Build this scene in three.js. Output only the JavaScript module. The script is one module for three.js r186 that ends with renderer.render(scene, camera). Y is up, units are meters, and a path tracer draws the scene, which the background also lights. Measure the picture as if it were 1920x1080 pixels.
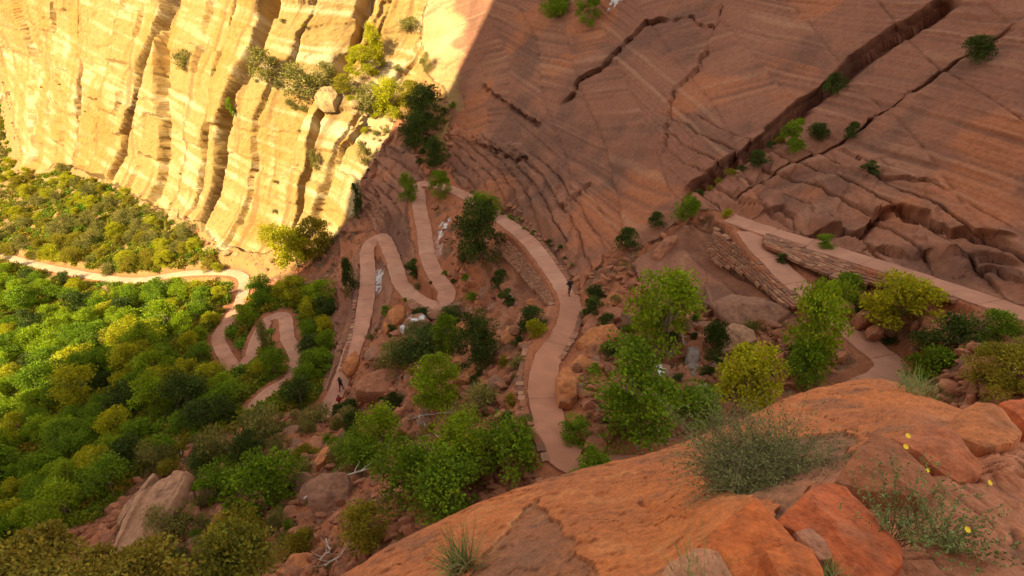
import * as THREE from 'three';
import { mergeGeometries, mergeVertices, toCreasedNormals } from 'three/addons/utils/BufferGeometryUtils.js';
import { ImprovedNoise } from 'three/addons/math/ImprovedNoise.js';
import { MarchingCubes } from 'three/addons/objects/MarchingCubes.js';

// ------------------------------------------------------------------ camera, sky, sun, exposure
const scene = new THREE.Scene();
const camera = new THREE.PerspectiveCamera(58, 16 / 9, 0.1, 2000);
camera.position.set(0, 0, 0);
camera.rotation.x = THREE.MathUtils.degToRad(-33);
const renderer = new THREE.WebGLRenderer({ antialias: true });
renderer.toneMapping = THREE.LinearToneMapping;
renderer.toneMappingExposure = 3.0;
renderer.shadowMap.enabled = true;
renderer.shadowMap.type = THREE.PCFSoftShadowMap;
{
  const W = 64, H = 32, d = new Float32Array(W * H * 4);     // hazy late-day air, paler and warmer towards the horizon
  for (let j = 0; j < H; j++) {
    const el = Math.abs((j + 0.5) / H - 0.5) * 2, k = Math.pow(1 - el, 3);
    for (let i = 0; i < W; i++) {
      const o = (j * W + i) * 4;
      d[o] = 0.36 + 0.16 * k; d[o + 1] = 0.337 + 0.12 * k; d[o + 2] = 0.318 + 0.045 * k; d[o + 3] = 1;
    }
  }
  const sky = new THREE.DataTexture(d, W, H, THREE.RGBAFormat, THREE.FloatType);
  sky.mapping = THREE.EquirectangularReflectionMapping; sky.magFilter = THREE.LinearFilter; sky.needsUpdate = true;
  scene.background = sky; scene.environment = sky;
}
const SUN = new THREE.Vector3(-0.58925, 0.57358, 0.56903);
const sun = new THREE.DirectionalLight(new THREE.Color(1, 0.82, 0.46), 5);
sun.position.copy(SUN).multiplyScalar(300).add(new THREE.Vector3(-20, -30, -60));
sun.target.position.set(-20, -30, -60);
sun.castShadow = true; sun.shadow.mapSize.set(4096, 4096);
Object.assign(sun.shadow.camera, { left: -170, right: 170, top: 150, bottom: -150, near: 1, far: 700 });
scene.add(sun, sun.target);

// ------------------------------------------------------------------ measured layout (metres, eye at the origin)
const NET = [
[-213.7,26.9,-197.4,-200.8,26.5,-193.9,-187.7,25.9,-189.8,-174.4,25.3,-185.2,-160.9,24.5,-179.8,-147.3,23.7,-173.9,-134.1,22.9,-167.6,-121.3,22,-161.1,-109.2,21.1,-154.7,-97.7,20.2,-148.3,-86.8,19.4,-141.9,-76.7,18.5,-135.7,-67.3,17.7,-129.9,-58.6,17,-124.5,-50.8,16.3,-119.8,-43.7,15.8,-116,-37.6,15.6,-114.1,-32.1,15.5,-113.6,-26.7,15.5,-113.5,-21.3,15.5,-113.4,-15.9,15.4,-112.9,-10.5,15.3,-111.8,-5.2,15,-109.9,0,14.6,-107.1,4.9,14.1,-103.7,9.4,13.6,-99.9,13.6,13.1,-96,17.4,12.6,-92.2,20.8,12.1,-88.6,24.1,11.6,-85.3,27.2,11.3,-82.6,30.1,10.9,-80,32.8,10.6,-77.5,35.3,10.2,-75,37.6,9.9,-72.5,39.6,9.6,-70.1,41.5,9.3,-67.9,43.4,9,-65.8,45,8.7,-63.7,46.5,8.4,-61.7,47.8,8.1,-59.7,48.9,7.9,-57.7,49.9,7.6,-55.8,50.7,7.4,-53.9,51.5,7.1,-52.1,52.1,6.9,-50.3,52.6,6.6,-48.6],
[-216.9,19.4,-195.2,-204.5,19.1,-192.4,-191.7,18.8,-189,-178.5,18.4,-184.7,-164.8,17.9,-179.5,-150.8,17.3,-173.4,-137,16.6,-166.7,-123.6,15.9,-159.9,-111.1,15.3,-153.3,-99.3,14.6,-146.8,-88.3,14,-140.6,-78,13.4,-134.6,-68.5,12.8,-128.9,-59.7,12.3,-123.6,-51.7,11.8,-118.9,-44.6,11.5,-115.4,-38.4,11.3,-113.5,-32.7,11.2,-112.9,-27.3,11.2,-112.8,-21.8,11.2,-112.7,-16.3,11.2,-112.1,-10.7,11,-110.8,-5.2,10.8,-108.6,0,10.5,-105.6,4.9,10.1,-101.9,9.5,9.8,-98,13.6,9.4,-94,17.4,9,-90,20.9,8.6,-86.4,24.1,8.3,-83.2,27.2,8,-80.4,30.1,7.7,-77.8,32.7,7.5,-75.2,35.1,7.2,-72.7,37.3,7,-70.2,39.3,6.7,-67.8,41.2,6.5,-65.5,42.9,6.3,-63.3,44.4,6.1,-61.2,45.8,5.9,-59.2,46.9,5.7,-57.2,48,5.5,-55.2,48.9,5.3,-53.2,49.6,5.1,-51.4,50.3,4.9,-49.6,50.8,4.8,-47.8,51.3,4.6,-46.1],
[-220.6,11.7,-193.3,-208.9,11.6,-191.3,-196.7,11.4,-188.7,-183.7,11.2,-185.1,-169.8,10.9,-180.1,-155.2,10.5,-173.8,-140.5,10.1,-166.5,-126.3,9.6,-159.1,-113.2,9.2,-152.1,-101.1,8.8,-145.5,-90,8.4,-139.4,-79.6,8.1,-133.7,-70,7.8,-128.2,-61.1,7.5,-123,-52.9,7.2,-118.5,-45.7,7,-115.1,-39.3,6.9,-113.2,-33.5,6.8,-112.5,-27.9,6.8,-112.4,-22.3,6.8,-112.2,-16.6,6.8,-111.5,-10.9,6.7,-109.8,-5.3,6.5,-107.2,0,6.3,-103.9,5,6.1,-100,9.5,5.8,-95.8,13.6,5.6,-91.6,17.4,5.3,-87.7,20.9,5.1,-84.1,24.1,4.9,-81,27.1,4.7,-78.2,30,4.6,-75.5,32.6,4.4,-73,34.9,4.3,-70.4,37.1,4.1,-67.9,39,4,-65.5,40.7,3.8,-63.1,42.3,3.7,-60.9,43.7,3.6,-58.7,45,3.4,-56.6,46,3.3,-54.6,47,3.2,-52.6,47.8,3.1,-50.7,48.4,3,-48.8,49,2.8,-47,49.5,2.7,-45.3,49.9,2.6,-43.7],
[-224.6,3.7,-191.5,-213.9,3.7,-190.6,-202.6,3.7,-189.2,-190.2,3.6,-186.4,-176.2,3.5,-181.9,-160.9,3.4,-175.3,-145,3.3,-167.2,-129.6,3.1,-158.8,-115.6,2.9,-151.2,-103.1,2.8,-144.4,-91.8,2.7,-138.4,-81.3,2.6,-132.9,-71.6,2.5,-127.6,-62.5,2.4,-122.5,-54.1,2.3,-117.8,-46.6,2.2,-114.3,-40.1,2.2,-112.4,-34.2,2.2,-111.8,-28.5,2.2,-111.8,-22.8,2.2,-111.6,-16.9,2.2,-110.7,-11.1,2.1,-108.6,-5.4,2.1,-105.5,0,2,-101.8,5,1.9,-97.5,9.5,1.8,-93.1,13.6,1.7,-88.8,17.3,1.7,-84.9,20.8,1.6,-81.4,24,1.5,-78.4,27,1.5,-75.6,29.8,1.4,-73,32.4,1.4,-70.5,34.7,1.3,-68,36.7,1.3,-65.4,38.5,1.2,-63,40.2,1.2,-60.6,41.6,1.1,-58.3,43,1.1,-56.1,44.1,1.1,-54,45,1,-52,45.9,1,-50,46.6,0.9,-48,47.2,0.9,-46.2,47.7,0.9,-44.5,48.1,0.8,-42.9,48.4,0.8,-41.3],
[-228.8,-4.5,-189.6,-219.4,-4.6,-190.1,-209.6,-4.6,-190.2,-198.1,-4.5,-188.9,-184.5,-4.4,-185.1,-168.5,-4.3,-178.5,-151,-4.1,-169.4,-133.8,-3.8,-159.4,-118.7,-3.6,-150.9,-105.5,-3.4,-143.6,-93.6,-3.3,-137.3,-83,-3.2,-131.8,-73.1,-3,-126.7,-63.7,-2.9,-121.3,-54.8,-2.8,-116.2,-47.2,-2.7,-112.4,-40.6,-2.6,-110.6,-34.7,-2.6,-110.3,-29,-2.6,-110.7,-23.2,-2.6,-110.7,-17.3,-2.6,-109.6,-11.2,-2.6,-107.1,-5.4,-2.5,-103.3,0,-2.4,-99.1,5,-2.3,-94.5,9.4,-2.2,-89.9,13.4,-2,-85.5,17.1,-2,-81.5,20.5,-1.9,-78.2,23.7,-1.8,-75.3,26.7,-1.7,-72.7,29.5,-1.7,-70.2,31.9,-1.6,-67.7,34.2,-1.6,-65.2,36.2,-1.5,-62.7,37.9,-1.4,-60.2,39.4,-1.4,-57.8,40.8,-1.3,-55.5,42,-1.3,-53.4,43,-1.2,-51.3,43.9,-1.2,-49.2,44.6,-1.1,-47.2,45.2,-1.1,-45.4,45.8,-1,-43.6,46.3,-1,-42,46.7,-1,-40.4,47,-0.9,-38.9],
[-233.1,-13.1,-187.7,-225.4,-13.3,-189.7,-217.3,-13.4,-191.6,-207.4,-13.4,-192,-194.7,-13.3,-189.8,-178.8,-12.9,-184,-159.9,-12.2,-174.2,-140,-11.3,-162,-123,-10.6,-151.8,-108.1,-10,-143,-95.3,-9.5,-135.7,-84.1,-9.1,-129.8,-74,-8.7,-124.6,-64.2,-8.3,-119,-55,-7.9,-113.3,-47.2,-7.6,-109.2,-40.7,-7.5,-107.6,-34.9,-7.5,-107.8,-29.3,-7.6,-108.6,-23.5,-7.6,-108.9,-17.5,-7.5,-107.9,-11.3,-7.3,-105,-5.4,-7,-100.4,0,-6.7,-95.6,4.9,-6.3,-90.7,9.3,-6,-85.8,13.2,-5.7,-81.4,16.8,-5.4,-77.6,20.1,-5.2,-74.3,23.2,-5,-71.6,26.2,-4.8,-69.2,28.9,-4.7,-66.8,31.3,-4.5,-64.4,33.5,-4.3,-62,35.4,-4.2,-59.6,37.1,-4,-57.2,38.5,-3.8,-54.8,39.7,-3.7,-52.5,40.8,-3.5,-50.4,41.8,-3.4,-48.3,42.5,-3.2,-46.3,43.2,-3.1,-44.4,43.8,-3,-42.7,44.3,-2.9,-41,44.8,-2.8,-39.5,45.1,-2.7,-38,45.4,-2.6,-36.6],
[-237.7,-22.1,-185.8,-231.5,-22.5,-189.2,-224.9,-22.9,-192.5,-216.7,-23.1,-194.7,-205.8,-23.1,-194.7,-191.4,-22.7,-191.2,-172.8,-21.7,-182.6,-150.6,-20.1,-169.1,-128.8,-18.3,-154.3,-110.6,-16.9,-142.1,-96.4,-15.8,-133.3,-84.5,-15,-126.6,-73.9,-14.3,-120.7,-63.8,-13.6,-114.7,-54.6,-12.9,-109,-46.8,-12.5,-105.1,-40.3,-12.3,-103.5,-34.7,-12.3,-103.9,-29.2,-12.5,-105,-23.6,-12.6,-105.8,-17.6,-12.5,-105.2,-11.4,-12.1,-102.1,-5.4,-11.5,-96.7,0,-10.8,-91,4.8,-10.2,-85.7,9,-9.6,-81,12.8,-9.1,-76.8,16.3,-8.7,-73.1,19.5,-8.3,-70,22.5,-8,-67.3,25.3,-7.7,-65,27.9,-7.5,-62.8,30.3,-7.2,-60.6,32.5,-6.9,-58.4,34.4,-6.7,-56.2,36,-6.4,-53.8,37.3,-6.1,-51.5,38.4,-5.9,-49.3,39.4,-5.6,-47.2,40.2,-5.4,-45.2,41,-5.1,-43.3,41.6,-4.9,-41.6,42.2,-4.7,-40,42.8,-4.6,-38.4,43.2,-4.4,-37,43.6,-4.2,-35.6,43.8,-4.1,-34.3],
[-240.6,-31.1,-182.3,-235.8,-31.9,-186.8,-230.4,-32.6,-191.2,-223.7,-33.2,-194.9,-215,-33.6,-197.2,-203.1,-33.5,-196.7,-186.5,-32.6,-191.2,-162,-30.1,-176.5,-133.2,-26.4,-154.8,-112,-23.8,-139.4,-97,-22.2,-130,-84.6,-21,-122.9,-73.5,-19.9,-116.4,-63.1,-18.7,-109.9,-53.7,-17.7,-104.1,-46,-17.1,-100.1,-39.7,-16.9,-98.8,-34.1,-16.9,-99.2,-28.8,-17.1,-100.2,-23.2,-17.3,-101.2,-17.4,-17.2,-101,-11.2,-16.7,-98,-5.3,-15.6,-91.8,0,-14.6,-85.3,4.6,-13.7,-80.1,8.7,-12.9,-75.7,12.4,-12.2,-71.8,15.7,-11.6,-68.3,18.7,-11.1,-65.3,21.6,-10.7,-62.7,24.3,-10.3,-60.4,26.8,-10,-58.4,29.2,-9.6,-56.5,31.3,-9.3,-54.6,33.2,-9,-52.6,34.7,-8.6,-50.4,36,-8.2,-48.2,37,-7.8,-46,37.8,-7.5,-43.9,38.5,-7.2,-42,39.3,-6.9,-40.3,40,-6.6,-38.8,40.7,-6.4,-37.3,41.2,-6.1,-35.9,41.6,-5.9,-34.6,42,-5.7,-33.3,42.23,-5.46,-32],
[-240,-39.8,-176.2,-236.1,-40.9,-181.2,-231.3,-42,-186,-225.4,-43,-190.3,-217.9,-43.7,-193.7,-207.9,-44,-195,-193.3,-43.3,-192,-169.1,-40.3,-178.5,-132.2,-33.6,-148.8,-111.9,-30.5,-135,-97.6,-28.6,-126.8,-85.2,-27.1,-119.9,-73.6,-25.5,-113,-62.9,-24,-106.1,-53.2,-22.5,-99.8,-45.2,-21.5,-95.4,-39.1,-21.3,-94.2,-33.5,-21.3,-94.3,-28,-21.4,-94.7,-22.6,-21.5,-95.2,-16.9,-21.5,-95.2,-11,-21,-92.8,-5.1,-19.3,-85.5,0,-17.9,-79.3,4.4,-16.8,-74.4,8.3,-15.9,-70.4,11.9,-15.1,-66.8,15,-14.3,-63.4,17.9,-13.6,-60.4,20.6,-13.1,-57.9,23.1,-12.6,-55.8,25.6,-12.2,-54.1,28,-11.8,-52.5,30.1,-11.5,-50.8,31.9,-11.1,-49,33.4,-10.6,-47,34.6,-10.2,-45,35.5,-9.7,-42.9,36.2,-9.2,-40.8,36.9,-8.8,-39,37.7,-8.5,-37.5,38.4,-8.1,-36.1,39.1,-7.8,-34.7,39.6,-7.5,-33.4,40,-7.3,-32.2,40.36,-6.99,-30.98,40.57,-6.72,-29.78],
[-234.9,-47.5,-166.8,-231.1,-48.8,-171.6,-226,-50,-175.9,-219.9,-51.1,-179.6,-212.2,-51.9,-182.5,-201.8,-52.1,-183.2,-186.3,-51,-179.1,-161.7,-47,-165.2,-132.9,-41.2,-144.8,-113.6,-37.7,-132.6,-99.3,-35.5,-124.8,-86.6,-33.6,-117.9,-74.6,-31.5,-110.9,-63.5,-29.5,-103.8,-53.6,-27.7,-97.4,-45.5,-26.4,-92.9,-39,-25.9,-91,-33.1,-25.6,-90.1,-27.3,-25.4,-89.2,-21.6,-25.2,-88.4,-16.2,-25.1,-88.2,-10.5,-24.5,-86,-4.9,-22.8,-80.1,0,-21.1,-74.3,4.2,-19.8,-69.4,8,-18.6,-65.5,11.4,-17.6,-61.8,14.3,-16.6,-58.4,17,-15.8,-55.5,19.5,-15.1,-53.1,22,-14.6,-51.3,24.4,-14.2,-49.9,26.8,-13.8,-48.6,28.9,-13.4,-47.2,30.7,-13,-45.6,32.2,-12.5,-43.8,33.4,-11.9,-42,34.3,-11.4,-40,34.9,-10.8,-38.1,35.6,-10.3,-36.3,36.3,-9.9,-34.9,37,-9.6,-33.6,37.5,-9.2,-32.3,38,-8.8,-31.1,38.37,-8.5,-29.86,38.66,-8.17,-28.71,38.84,-7.85,-27.59],
[-224.4,-53.6,-154.1,-220.2,-54.9,-158.1,-214.4,-56,-161.3,-207.4,-56.9,-163.8,-198.8,-57.4,-165.3,-187.5,-57.2,-164.6,-172.5,-55.7,-160.2,-153.7,-52.7,-151.8,-134.1,-49.1,-141.2,-114.9,-45.1,-129.7,-100.3,-42.3,-121.8,-87.7,-40.1,-115.5,-75.8,-37.8,-108.8,-64.5,-35.4,-101.9,-54.6,-33.3,-95.9,-46.4,-31.8,-91.6,-39.4,-30.9,-88.9,-32.9,-30.1,-86.7,-26.6,-29.2,-84.1,-20.7,-28.4,-81.8,-15.4,-28.1,-80.9,-10,-27.5,-79.2,-4.8,-26.1,-75.1,0,-24.2,-69.6,4.1,-22.4,-64.6,7.7,-21,-60.6,10.8,-19.8,-56.9,13.6,-18.6,-53.6,16.1,-17.6,-50.8,18.5,-16.9,-48.6,20.8,-16.3,-47,23.3,-16,-46,25.7,-15.7,-45.1,27.7,-15.2,-43.8,29.5,-14.7,-42.3,31,-14.2,-40.8,32.2,-13.6,-39.1,33.1,-13,-37.3,33.8,-12.4,-35.6,34.4,-11.8,-34,35,-11.3,-32.6,35.6,-10.9,-31.3,36.1,-10.4,-30,36.46,-10,-28.79,36.72,-9.6,-27.62,36.92,-9.21,-26.51,37.07,-8.85,-25.46],
[-208.7,-57.4,-138.4,-204,-58.7,-141.4,-197.8,-59.6,-143.7,-190.2,-60.2,-145,-180.9,-60.2,-145.2,-169.4,-59.5,-143.5,-155.6,-57.9,-139.6,-140.6,-55.6,-134,-125.3,-52.8,-127.4,-108.8,-49.2,-118.5,-96.9,-47.1,-113.6,-86.3,-45.5,-109.6,-75.5,-43.4,-104.7,-64.6,-40.9,-98.5,-55,-38.7,-93.3,-47,-37.1,-89.5,-39.8,-36,-86.7,-33.1,-34.9,-84.1,-26.1,-33,-79.7,-19.7,-31.2,-75.2,-14.4,-30.3,-73,-9.4,-29.7,-71.5,-4.5,-28.5,-68.6,0,-26.4,-63.6,3.9,-24.4,-58.9,7.2,-22.8,-55.1,10.2,-21.5,-51.8,12.8,-20.2,-48.8,15.2,-19.2,-46.3,17.5,-18.4,-44.4,19.7,-17.8,-43,22.2,-17.6,-42.3,24.6,-17.3,-41.7,26.6,-16.8,-40.5,28.3,-16.3,-39.2,29.8,-15.7,-37.9,31,-15.1,-36.4,31.9,-14.4,-34.7,32.6,-13.7,-33.1,33.2,-13.1,-31.7,33.8,-12.6,-30.3,34.3,-12.1,-29.1,34.71,-11.56,-27.86,34.96,-11.06,-26.66,35.11,-10.58,-25.5,35.22,-10.13,-24.41,35.34,-9.72,-23.44],
[-190.3,-59.3,-121.7,-185.1,-60.3,-123.8,-178.8,-61,-125.2,-171,-61.3,-125.7,-161.6,-60.9,-125.1,-150.4,-59.9,-122.9,-137.7,-58,-119.1,-124.1,-55.6,-114,-109.8,-52.5,-107.7,-97.7,-50,-102.6,-89.9,-49.6,-101.7,-81.5,-48.7,-99.9,-72.2,-47.1,-96.6,-62.7,-44.9,-92.2,-54.2,-43.1,-88.5,-46.8,-42,-86.1,-39.7,-40.7,-83.5,-33.2,-39.7,-81.4,-25.8,-36.9,-75.8,-18.9,-33.9,-69.6,-13.3,-31.8,-65.2,-8.5,-30.6,-62.8,-4.1,-29.4,-60.4,0,-27.5,-56.5,3.6,-25.6,-52.5,6.7,-24.1,-49.4,9.5,-22.8,-46.7,12.1,-21.6,-44.3,14.5,-20.7,-42.6,16.7,-19.9,-40.9,18.6,-19,-39.1,20.9,-18.7,-38.4,23.1,-18.4,-37.8,25.1,-18,-36.9,26.9,-17.5,-35.9,28.5,-17,-34.9,29.6,-16.3,-33.5,30.5,-15.6,-32,31.2,-14.9,-30.6,31.9,-14.3,-29.3,32.6,-13.7,-28.2,33.05,-13.16,-27,33.37,-12.58,-25.83,33.53,-12.01,-24.65,33.57,-11.45,-23.51,33.59,-10.94,-22.45,33.7,-10.5,-21.55],
[-171.5,-59.7,-105.6,-165.9,-60.4,-106.8,-159.6,-60.8,-107.6,-152.1,-60.9,-107.7,-143.2,-60.3,-106.7,-132.8,-59.1,-104.5,-121.5,-57.2,-101.2,-110,-55,-97.3,-99.7,-53.2,-94.1,-91.1,-52.1,-92.1,-83.5,-51.4,-91,-75.8,-50.6,-89.5,-67.6,-49.2,-87,-59.6,-47.7,-84.5,-52.2,-46.5,-82.2,-45.7,-45.7,-80.9,-38.7,-44.3,-78.3,-31.8,-42.4,-75.1,-23.8,-38.1,-67.5,-17.6,-35.1,-62.2,-12.4,-33,-58.4,-7.8,-31.4,-55.5,-3.8,-30.1,-53.2,0,-28.3,-50.1,3.3,-26.2,-46.4,6.2,-24.7,-43.7,8.9,-23.6,-41.8,11.4,-22.7,-40.2,13.9,-22.2,-39.2,16.2,-21.5,-38.1,17.8,-20.4,-36,19.2,-19.2,-34,21.3,-18.9,-33.5,23.3,-18.7,-33.1,25.2,-18.3,-32.5,26.7,-17.8,-31.5,27.8,-17.1,-30.3,28.8,-16.5,-29.1,29.7,-15.8,-28,30.5,-15.3,-27,31.23,-14.71,-26.02,31.73,-14.11,-24.97,32.04,-13.5,-23.88,32.16,-12.87,-22.77,32.14,-12.25,-21.68,32.09,-11.67,-20.66,32.2,-11.2,-19.82],
[-153.5,-59,-90.9,-147.8,-59.4,-91.5,-141.8,-59.7,-92,-134.9,-59.7,-91.9,-126.8,-59,-90.9,-117.7,-57.8,-89,-108,-56.2,-86.5,-98.7,-54.6,-84,-90.9,-53.6,-82.6,-84,-53,-81.7,-76.7,-52.2,-80.3,-69.4,-51.2,-78.8,-62,-49.8,-76.8,-55.2,-48.8,-75.2,-48.9,-48.1,-74,-42,-46.4,-71.4,-34.9,-44.1,-67.9,-28.6,-42.1,-64.9,-21.6,-38.2,-58.9,-15.9,-35.2,-54.2,-11.5,-33.8,-52,-7.3,-32.4,-50,-3.6,-31.4,-48.4,0,-29.3,-45.2,3,-26.5,-40.8,5.6,-24.8,-38.1,8.1,-24,-37,10.5,-23.2,-35.8,12.9,-22.8,-35.1,15.3,-22.5,-34.7,17.1,-21.6,-33.2,18.4,-20.3,-31.2,20,-19.6,-30.2,21.9,-19.3,-29.8,23.8,-19.1,-29.4,25,-18.4,-28.4,25.9,-17.7,-27.2,27,-17.1,-26.3,28,-16.5,-25.4,29.05,-16.05,-24.72,29.77,-15.49,-23.85,30.29,-14.88,-22.92,30.67,-14.27,-21.98,30.85,-13.64,-21,30.87,-13,-20.01,30.84,-12.4,-19.09,30.94,-11.9,-18.32],
[-137.4,-57.8,-78.1,-131.9,-58,-78.3,-126.3,-58.2,-78.6,-120,-58.1,-78.5,-112.9,-57.5,-77.7,-105,-56.5,-76.3,-96.7,-55.1,-74.4,-88.7,-53.7,-72.5,-82,-52.9,-71.4,-75.4,-52.2,-70.4,-68.6,-51.1,-69,-61.6,-49.7,-67.1,-54.8,-48.3,-65.2,-48.9,-47.3,-63.9,-43.1,-46.4,-62.7,-36.7,-44.4,-60,-30.5,-42.3,-57,-26,-42,-56.7,-19.9,-38.5,-52,-14.5,-35.1,-47.4,-10.4,-33.6,-45.3,-6.8,-32.8,-44.3,-3.3,-31.8,-43,0,-28.2,-38.1,2.6,-25.4,-34.3,5,-24.1,-32.6,7.4,-23.9,-32.3,9.5,-23,-31,11.7,-22.6,-30.5,13.8,-22.3,-30.1,15.7,-21.7,-29.4,17.3,-21,-28.3,19,-20.4,-27.5,20.7,-20,-27,22.5,-19.8,-26.8,23.8,-19.2,-25.9,24.3,-18.1,-24.5,25.07,-17.33,-23.4,25.95,-16.75,-22.62,27.08,-16.38,-22.12,27.85,-15.86,-21.42,28.58,-15.37,-20.75,29.19,-14.87,-20.08,29.52,-14.29,-19.29,29.66,-13.67,-18.46,29.74,-13.09,-17.67,29.86,-12.57,-16.97],
[-123.8,-56.6,-67.4,-118.4,-56.6,-67.4,-113.1,-56.6,-67.5,-107.4,-56.5,-67.3,-101.1,-56,-66.7,-94.4,-55.2,-65.7,-87.4,-54.1,-64.4,-80.5,-52.9,-63,-73.8,-51.8,-61.7,-67.2,-50.5,-60.1,-60.5,-49,-58.3,-54,-47.4,-56.4,-48,-46,-54.7,-43.1,-45.4,-54,-38.6,-45.1,-53.7,-33.4,-43.9,-52.3,-28,-42,-50.1,-23.6,-41.3,-49.2,-17.9,-37.6,-44.8,-12.8,-33.7,-40.2,-9,-31.5,-37.5,-5.8,-30.8,-36.6,-2.7,-28.7,-34.2,0,-25.3,-30.1,2.2,-23.4,-27.9,4.3,-22.8,-27.2,6.5,-22.9,-27.3,8.6,-22.7,-27.1,10.6,-22.3,-26.5,12.5,-21.9,-26.1,14.3,-21.5,-25.6,16.1,-21.1,-25.2,17.9,-20.9,-24.9,19.6,-20.6,-24.5,21.4,-20.4,-24.3,22.8,-20,-23.8,23.14,-18.73,-22.3,23.26,-17.48,-20.82,23.58,-16.54,-19.69,24.34,-16,-19.05,25.5,-15.78,-18.79,26.63,-15.57,-18.54,27.56,-15.26,-18.17,28.09,-14.77,-17.59,28.4,-14.23,-16.94,28.61,-13.68,-16.29,28.78,-13.16,-15.68],
[-112,-55.3,-58.3,-106.8,-55.1,-58.2,-101.7,-55,-58,-96.4,-54.8,-57.8,-91,-54.4,-57.4,-85.3,-53.8,-56.8,-79.3,-53,-55.9,-73.1,-51.9,-54.8,-66.6,-50.4,-53.2,-59.8,-48.5,-51.2,-53.3,-46.6,-49.2,-47.7,-45.2,-47.7,-42.9,-44.3,-46.7,-38.3,-43.5,-45.9,-34.5,-43.5,-45.9,-29.8,-42.4,-44.7,-25.2,-40.8,-43.1,-21.3,-40.3,-42.5,-16.3,-37.1,-39.1,-11.7,-33.3,-35.2,-8,-30.1,-31.8,-5.1,-28.9,-30.4,-2.4,-26.8,-28.3,0,-24.1,-25.4,2,-22.4,-23.6,3.9,-22,-23.2,5.9,-22.2,-23.4,7.9,-22.3,-23.6,9.7,-22,-23.2,11.4,-21.6,-22.8,13.1,-21.2,-22.4,14.8,-21,-22.1,16.47,-20.79,-21.93,18.15,-20.61,-21.75,19.93,-20.58,-21.71,21.36,-20.22,-21.33,21.76,-19.01,-20.06,21.75,-17.65,-18.62,21.78,-16.49,-17.4,22.31,-15.84,-16.71,23.55,-15.73,-16.6,24.8,-15.65,-16.51,25.83,-15.44,-16.29,26.56,-15.09,-15.92,27.06,-14.64,-15.44,27.42,-14.15,-14.93,27.65,-13.66,-14.41],
[-101.5,-53.8,-50.5,-96.5,-53.5,-50.2,-91.7,-53.2,-49.9,-86.8,-52.9,-49.6,-81.9,-52.6,-49.3,-76.9,-52.1,-48.8,-71.8,-51.5,-48.3,-66.3,-50.6,-47.4,-60,-48.8,-45.7,-53.4,-46.5,-43.6,-47.2,-44.3,-41.5,-42.4,-43.1,-40.4,-38.4,-42.5,-39.9,-34,-41.4,-38.8,-29.9,-40.5,-38,-25.6,-39.1,-36.7,-21.7,-37.8,-35.4,-18.8,-38.2,-35.8,-14.7,-35.8,-33.6,-10.7,-32.6,-30.6,-7.3,-29.7,-27.8,-4.5,-27.5,-25.8,-2.1,-25.4,-23.8,0,-23.3,-21.9,1.8,-21.92,-20.56,3.53,-21.5,-20.16,5.33,-21.67,-20.32,7.17,-21.88,-20.52,8.91,-21.74,-20.39,10.54,-21.43,-20.1,12.11,-21.11,-19.79,13.66,-20.82,-19.53,15.17,-20.56,-19.28,16.65,-20.31,-19.05,18.21,-20.19,-18.93,19.5,-19.82,-18.59,20.21,-18.96,-17.78,20.5,-17.86,-16.75,20.76,-16.88,-15.83,21.32,-16.26,-15.24,22.27,-15.98,-14.98,23.34,-15.82,-14.83,24.32,-15.62,-14.64,25.11,-15.31,-14.36,25.7,-14.93,-14,26.14,-14.49,-13.59,26.45,-14.03,-13.16],
[-92,-52.1,-43.6,-87.3,-51.7,-43.2,-82.7,-51.3,-42.9,-78.1,-50.9,-42.5,-73.5,-50.4,-42.2,-68.9,-49.9,-41.7,-64.2,-49.2,-41.2,-59.3,-48.3,-40.4,-53.8,-46.7,-39.1,-48.2,-44.8,-37.5,-42.7,-42.8,-35.8,-38.2,-41.5,-34.7,-34.3,-40.7,-34,-30.4,-39.6,-33.1,-26.4,-38.3,-32,-22.4,-36.5,-30.5,-18.8,-35.1,-29.3,-15.6,-33.9,-28.3,-12.1,-31.7,-26.4,-9.2,-29.9,-25,-6.4,-27.8,-23.2,-4,-25.9,-21.6,-1.9,-24.2,-20.2,0,-22.67,-18.95,1.66,-21.62,-18.06,3.25,-21.21,-17.73,4.9,-21.28,-17.79,6.59,-21.47,-17.94,8.24,-21.49,-17.96,9.84,-21.37,-17.86,11.34,-21.11,-17.64,12.75,-20.78,-17.37,14.11,-20.44,-17.08,15.43,-20.11,-16.81,16.74,-19.84,-16.58,17.97,-19.52,-16.31,18.85,-18.91,-15.8,19.45,-18.11,-15.13,19.97,-17.36,-14.51,20.6,-16.78,-14.02,21.35,-16.37,-13.68,22.21,-16.08,-13.44,23.06,-15.82,-13.22,23.8,-15.51,-12.96,24.4,-15.15,-12.66,24.88,-14.74,-12.32,25.24,-14.31,-11.96],
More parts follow.
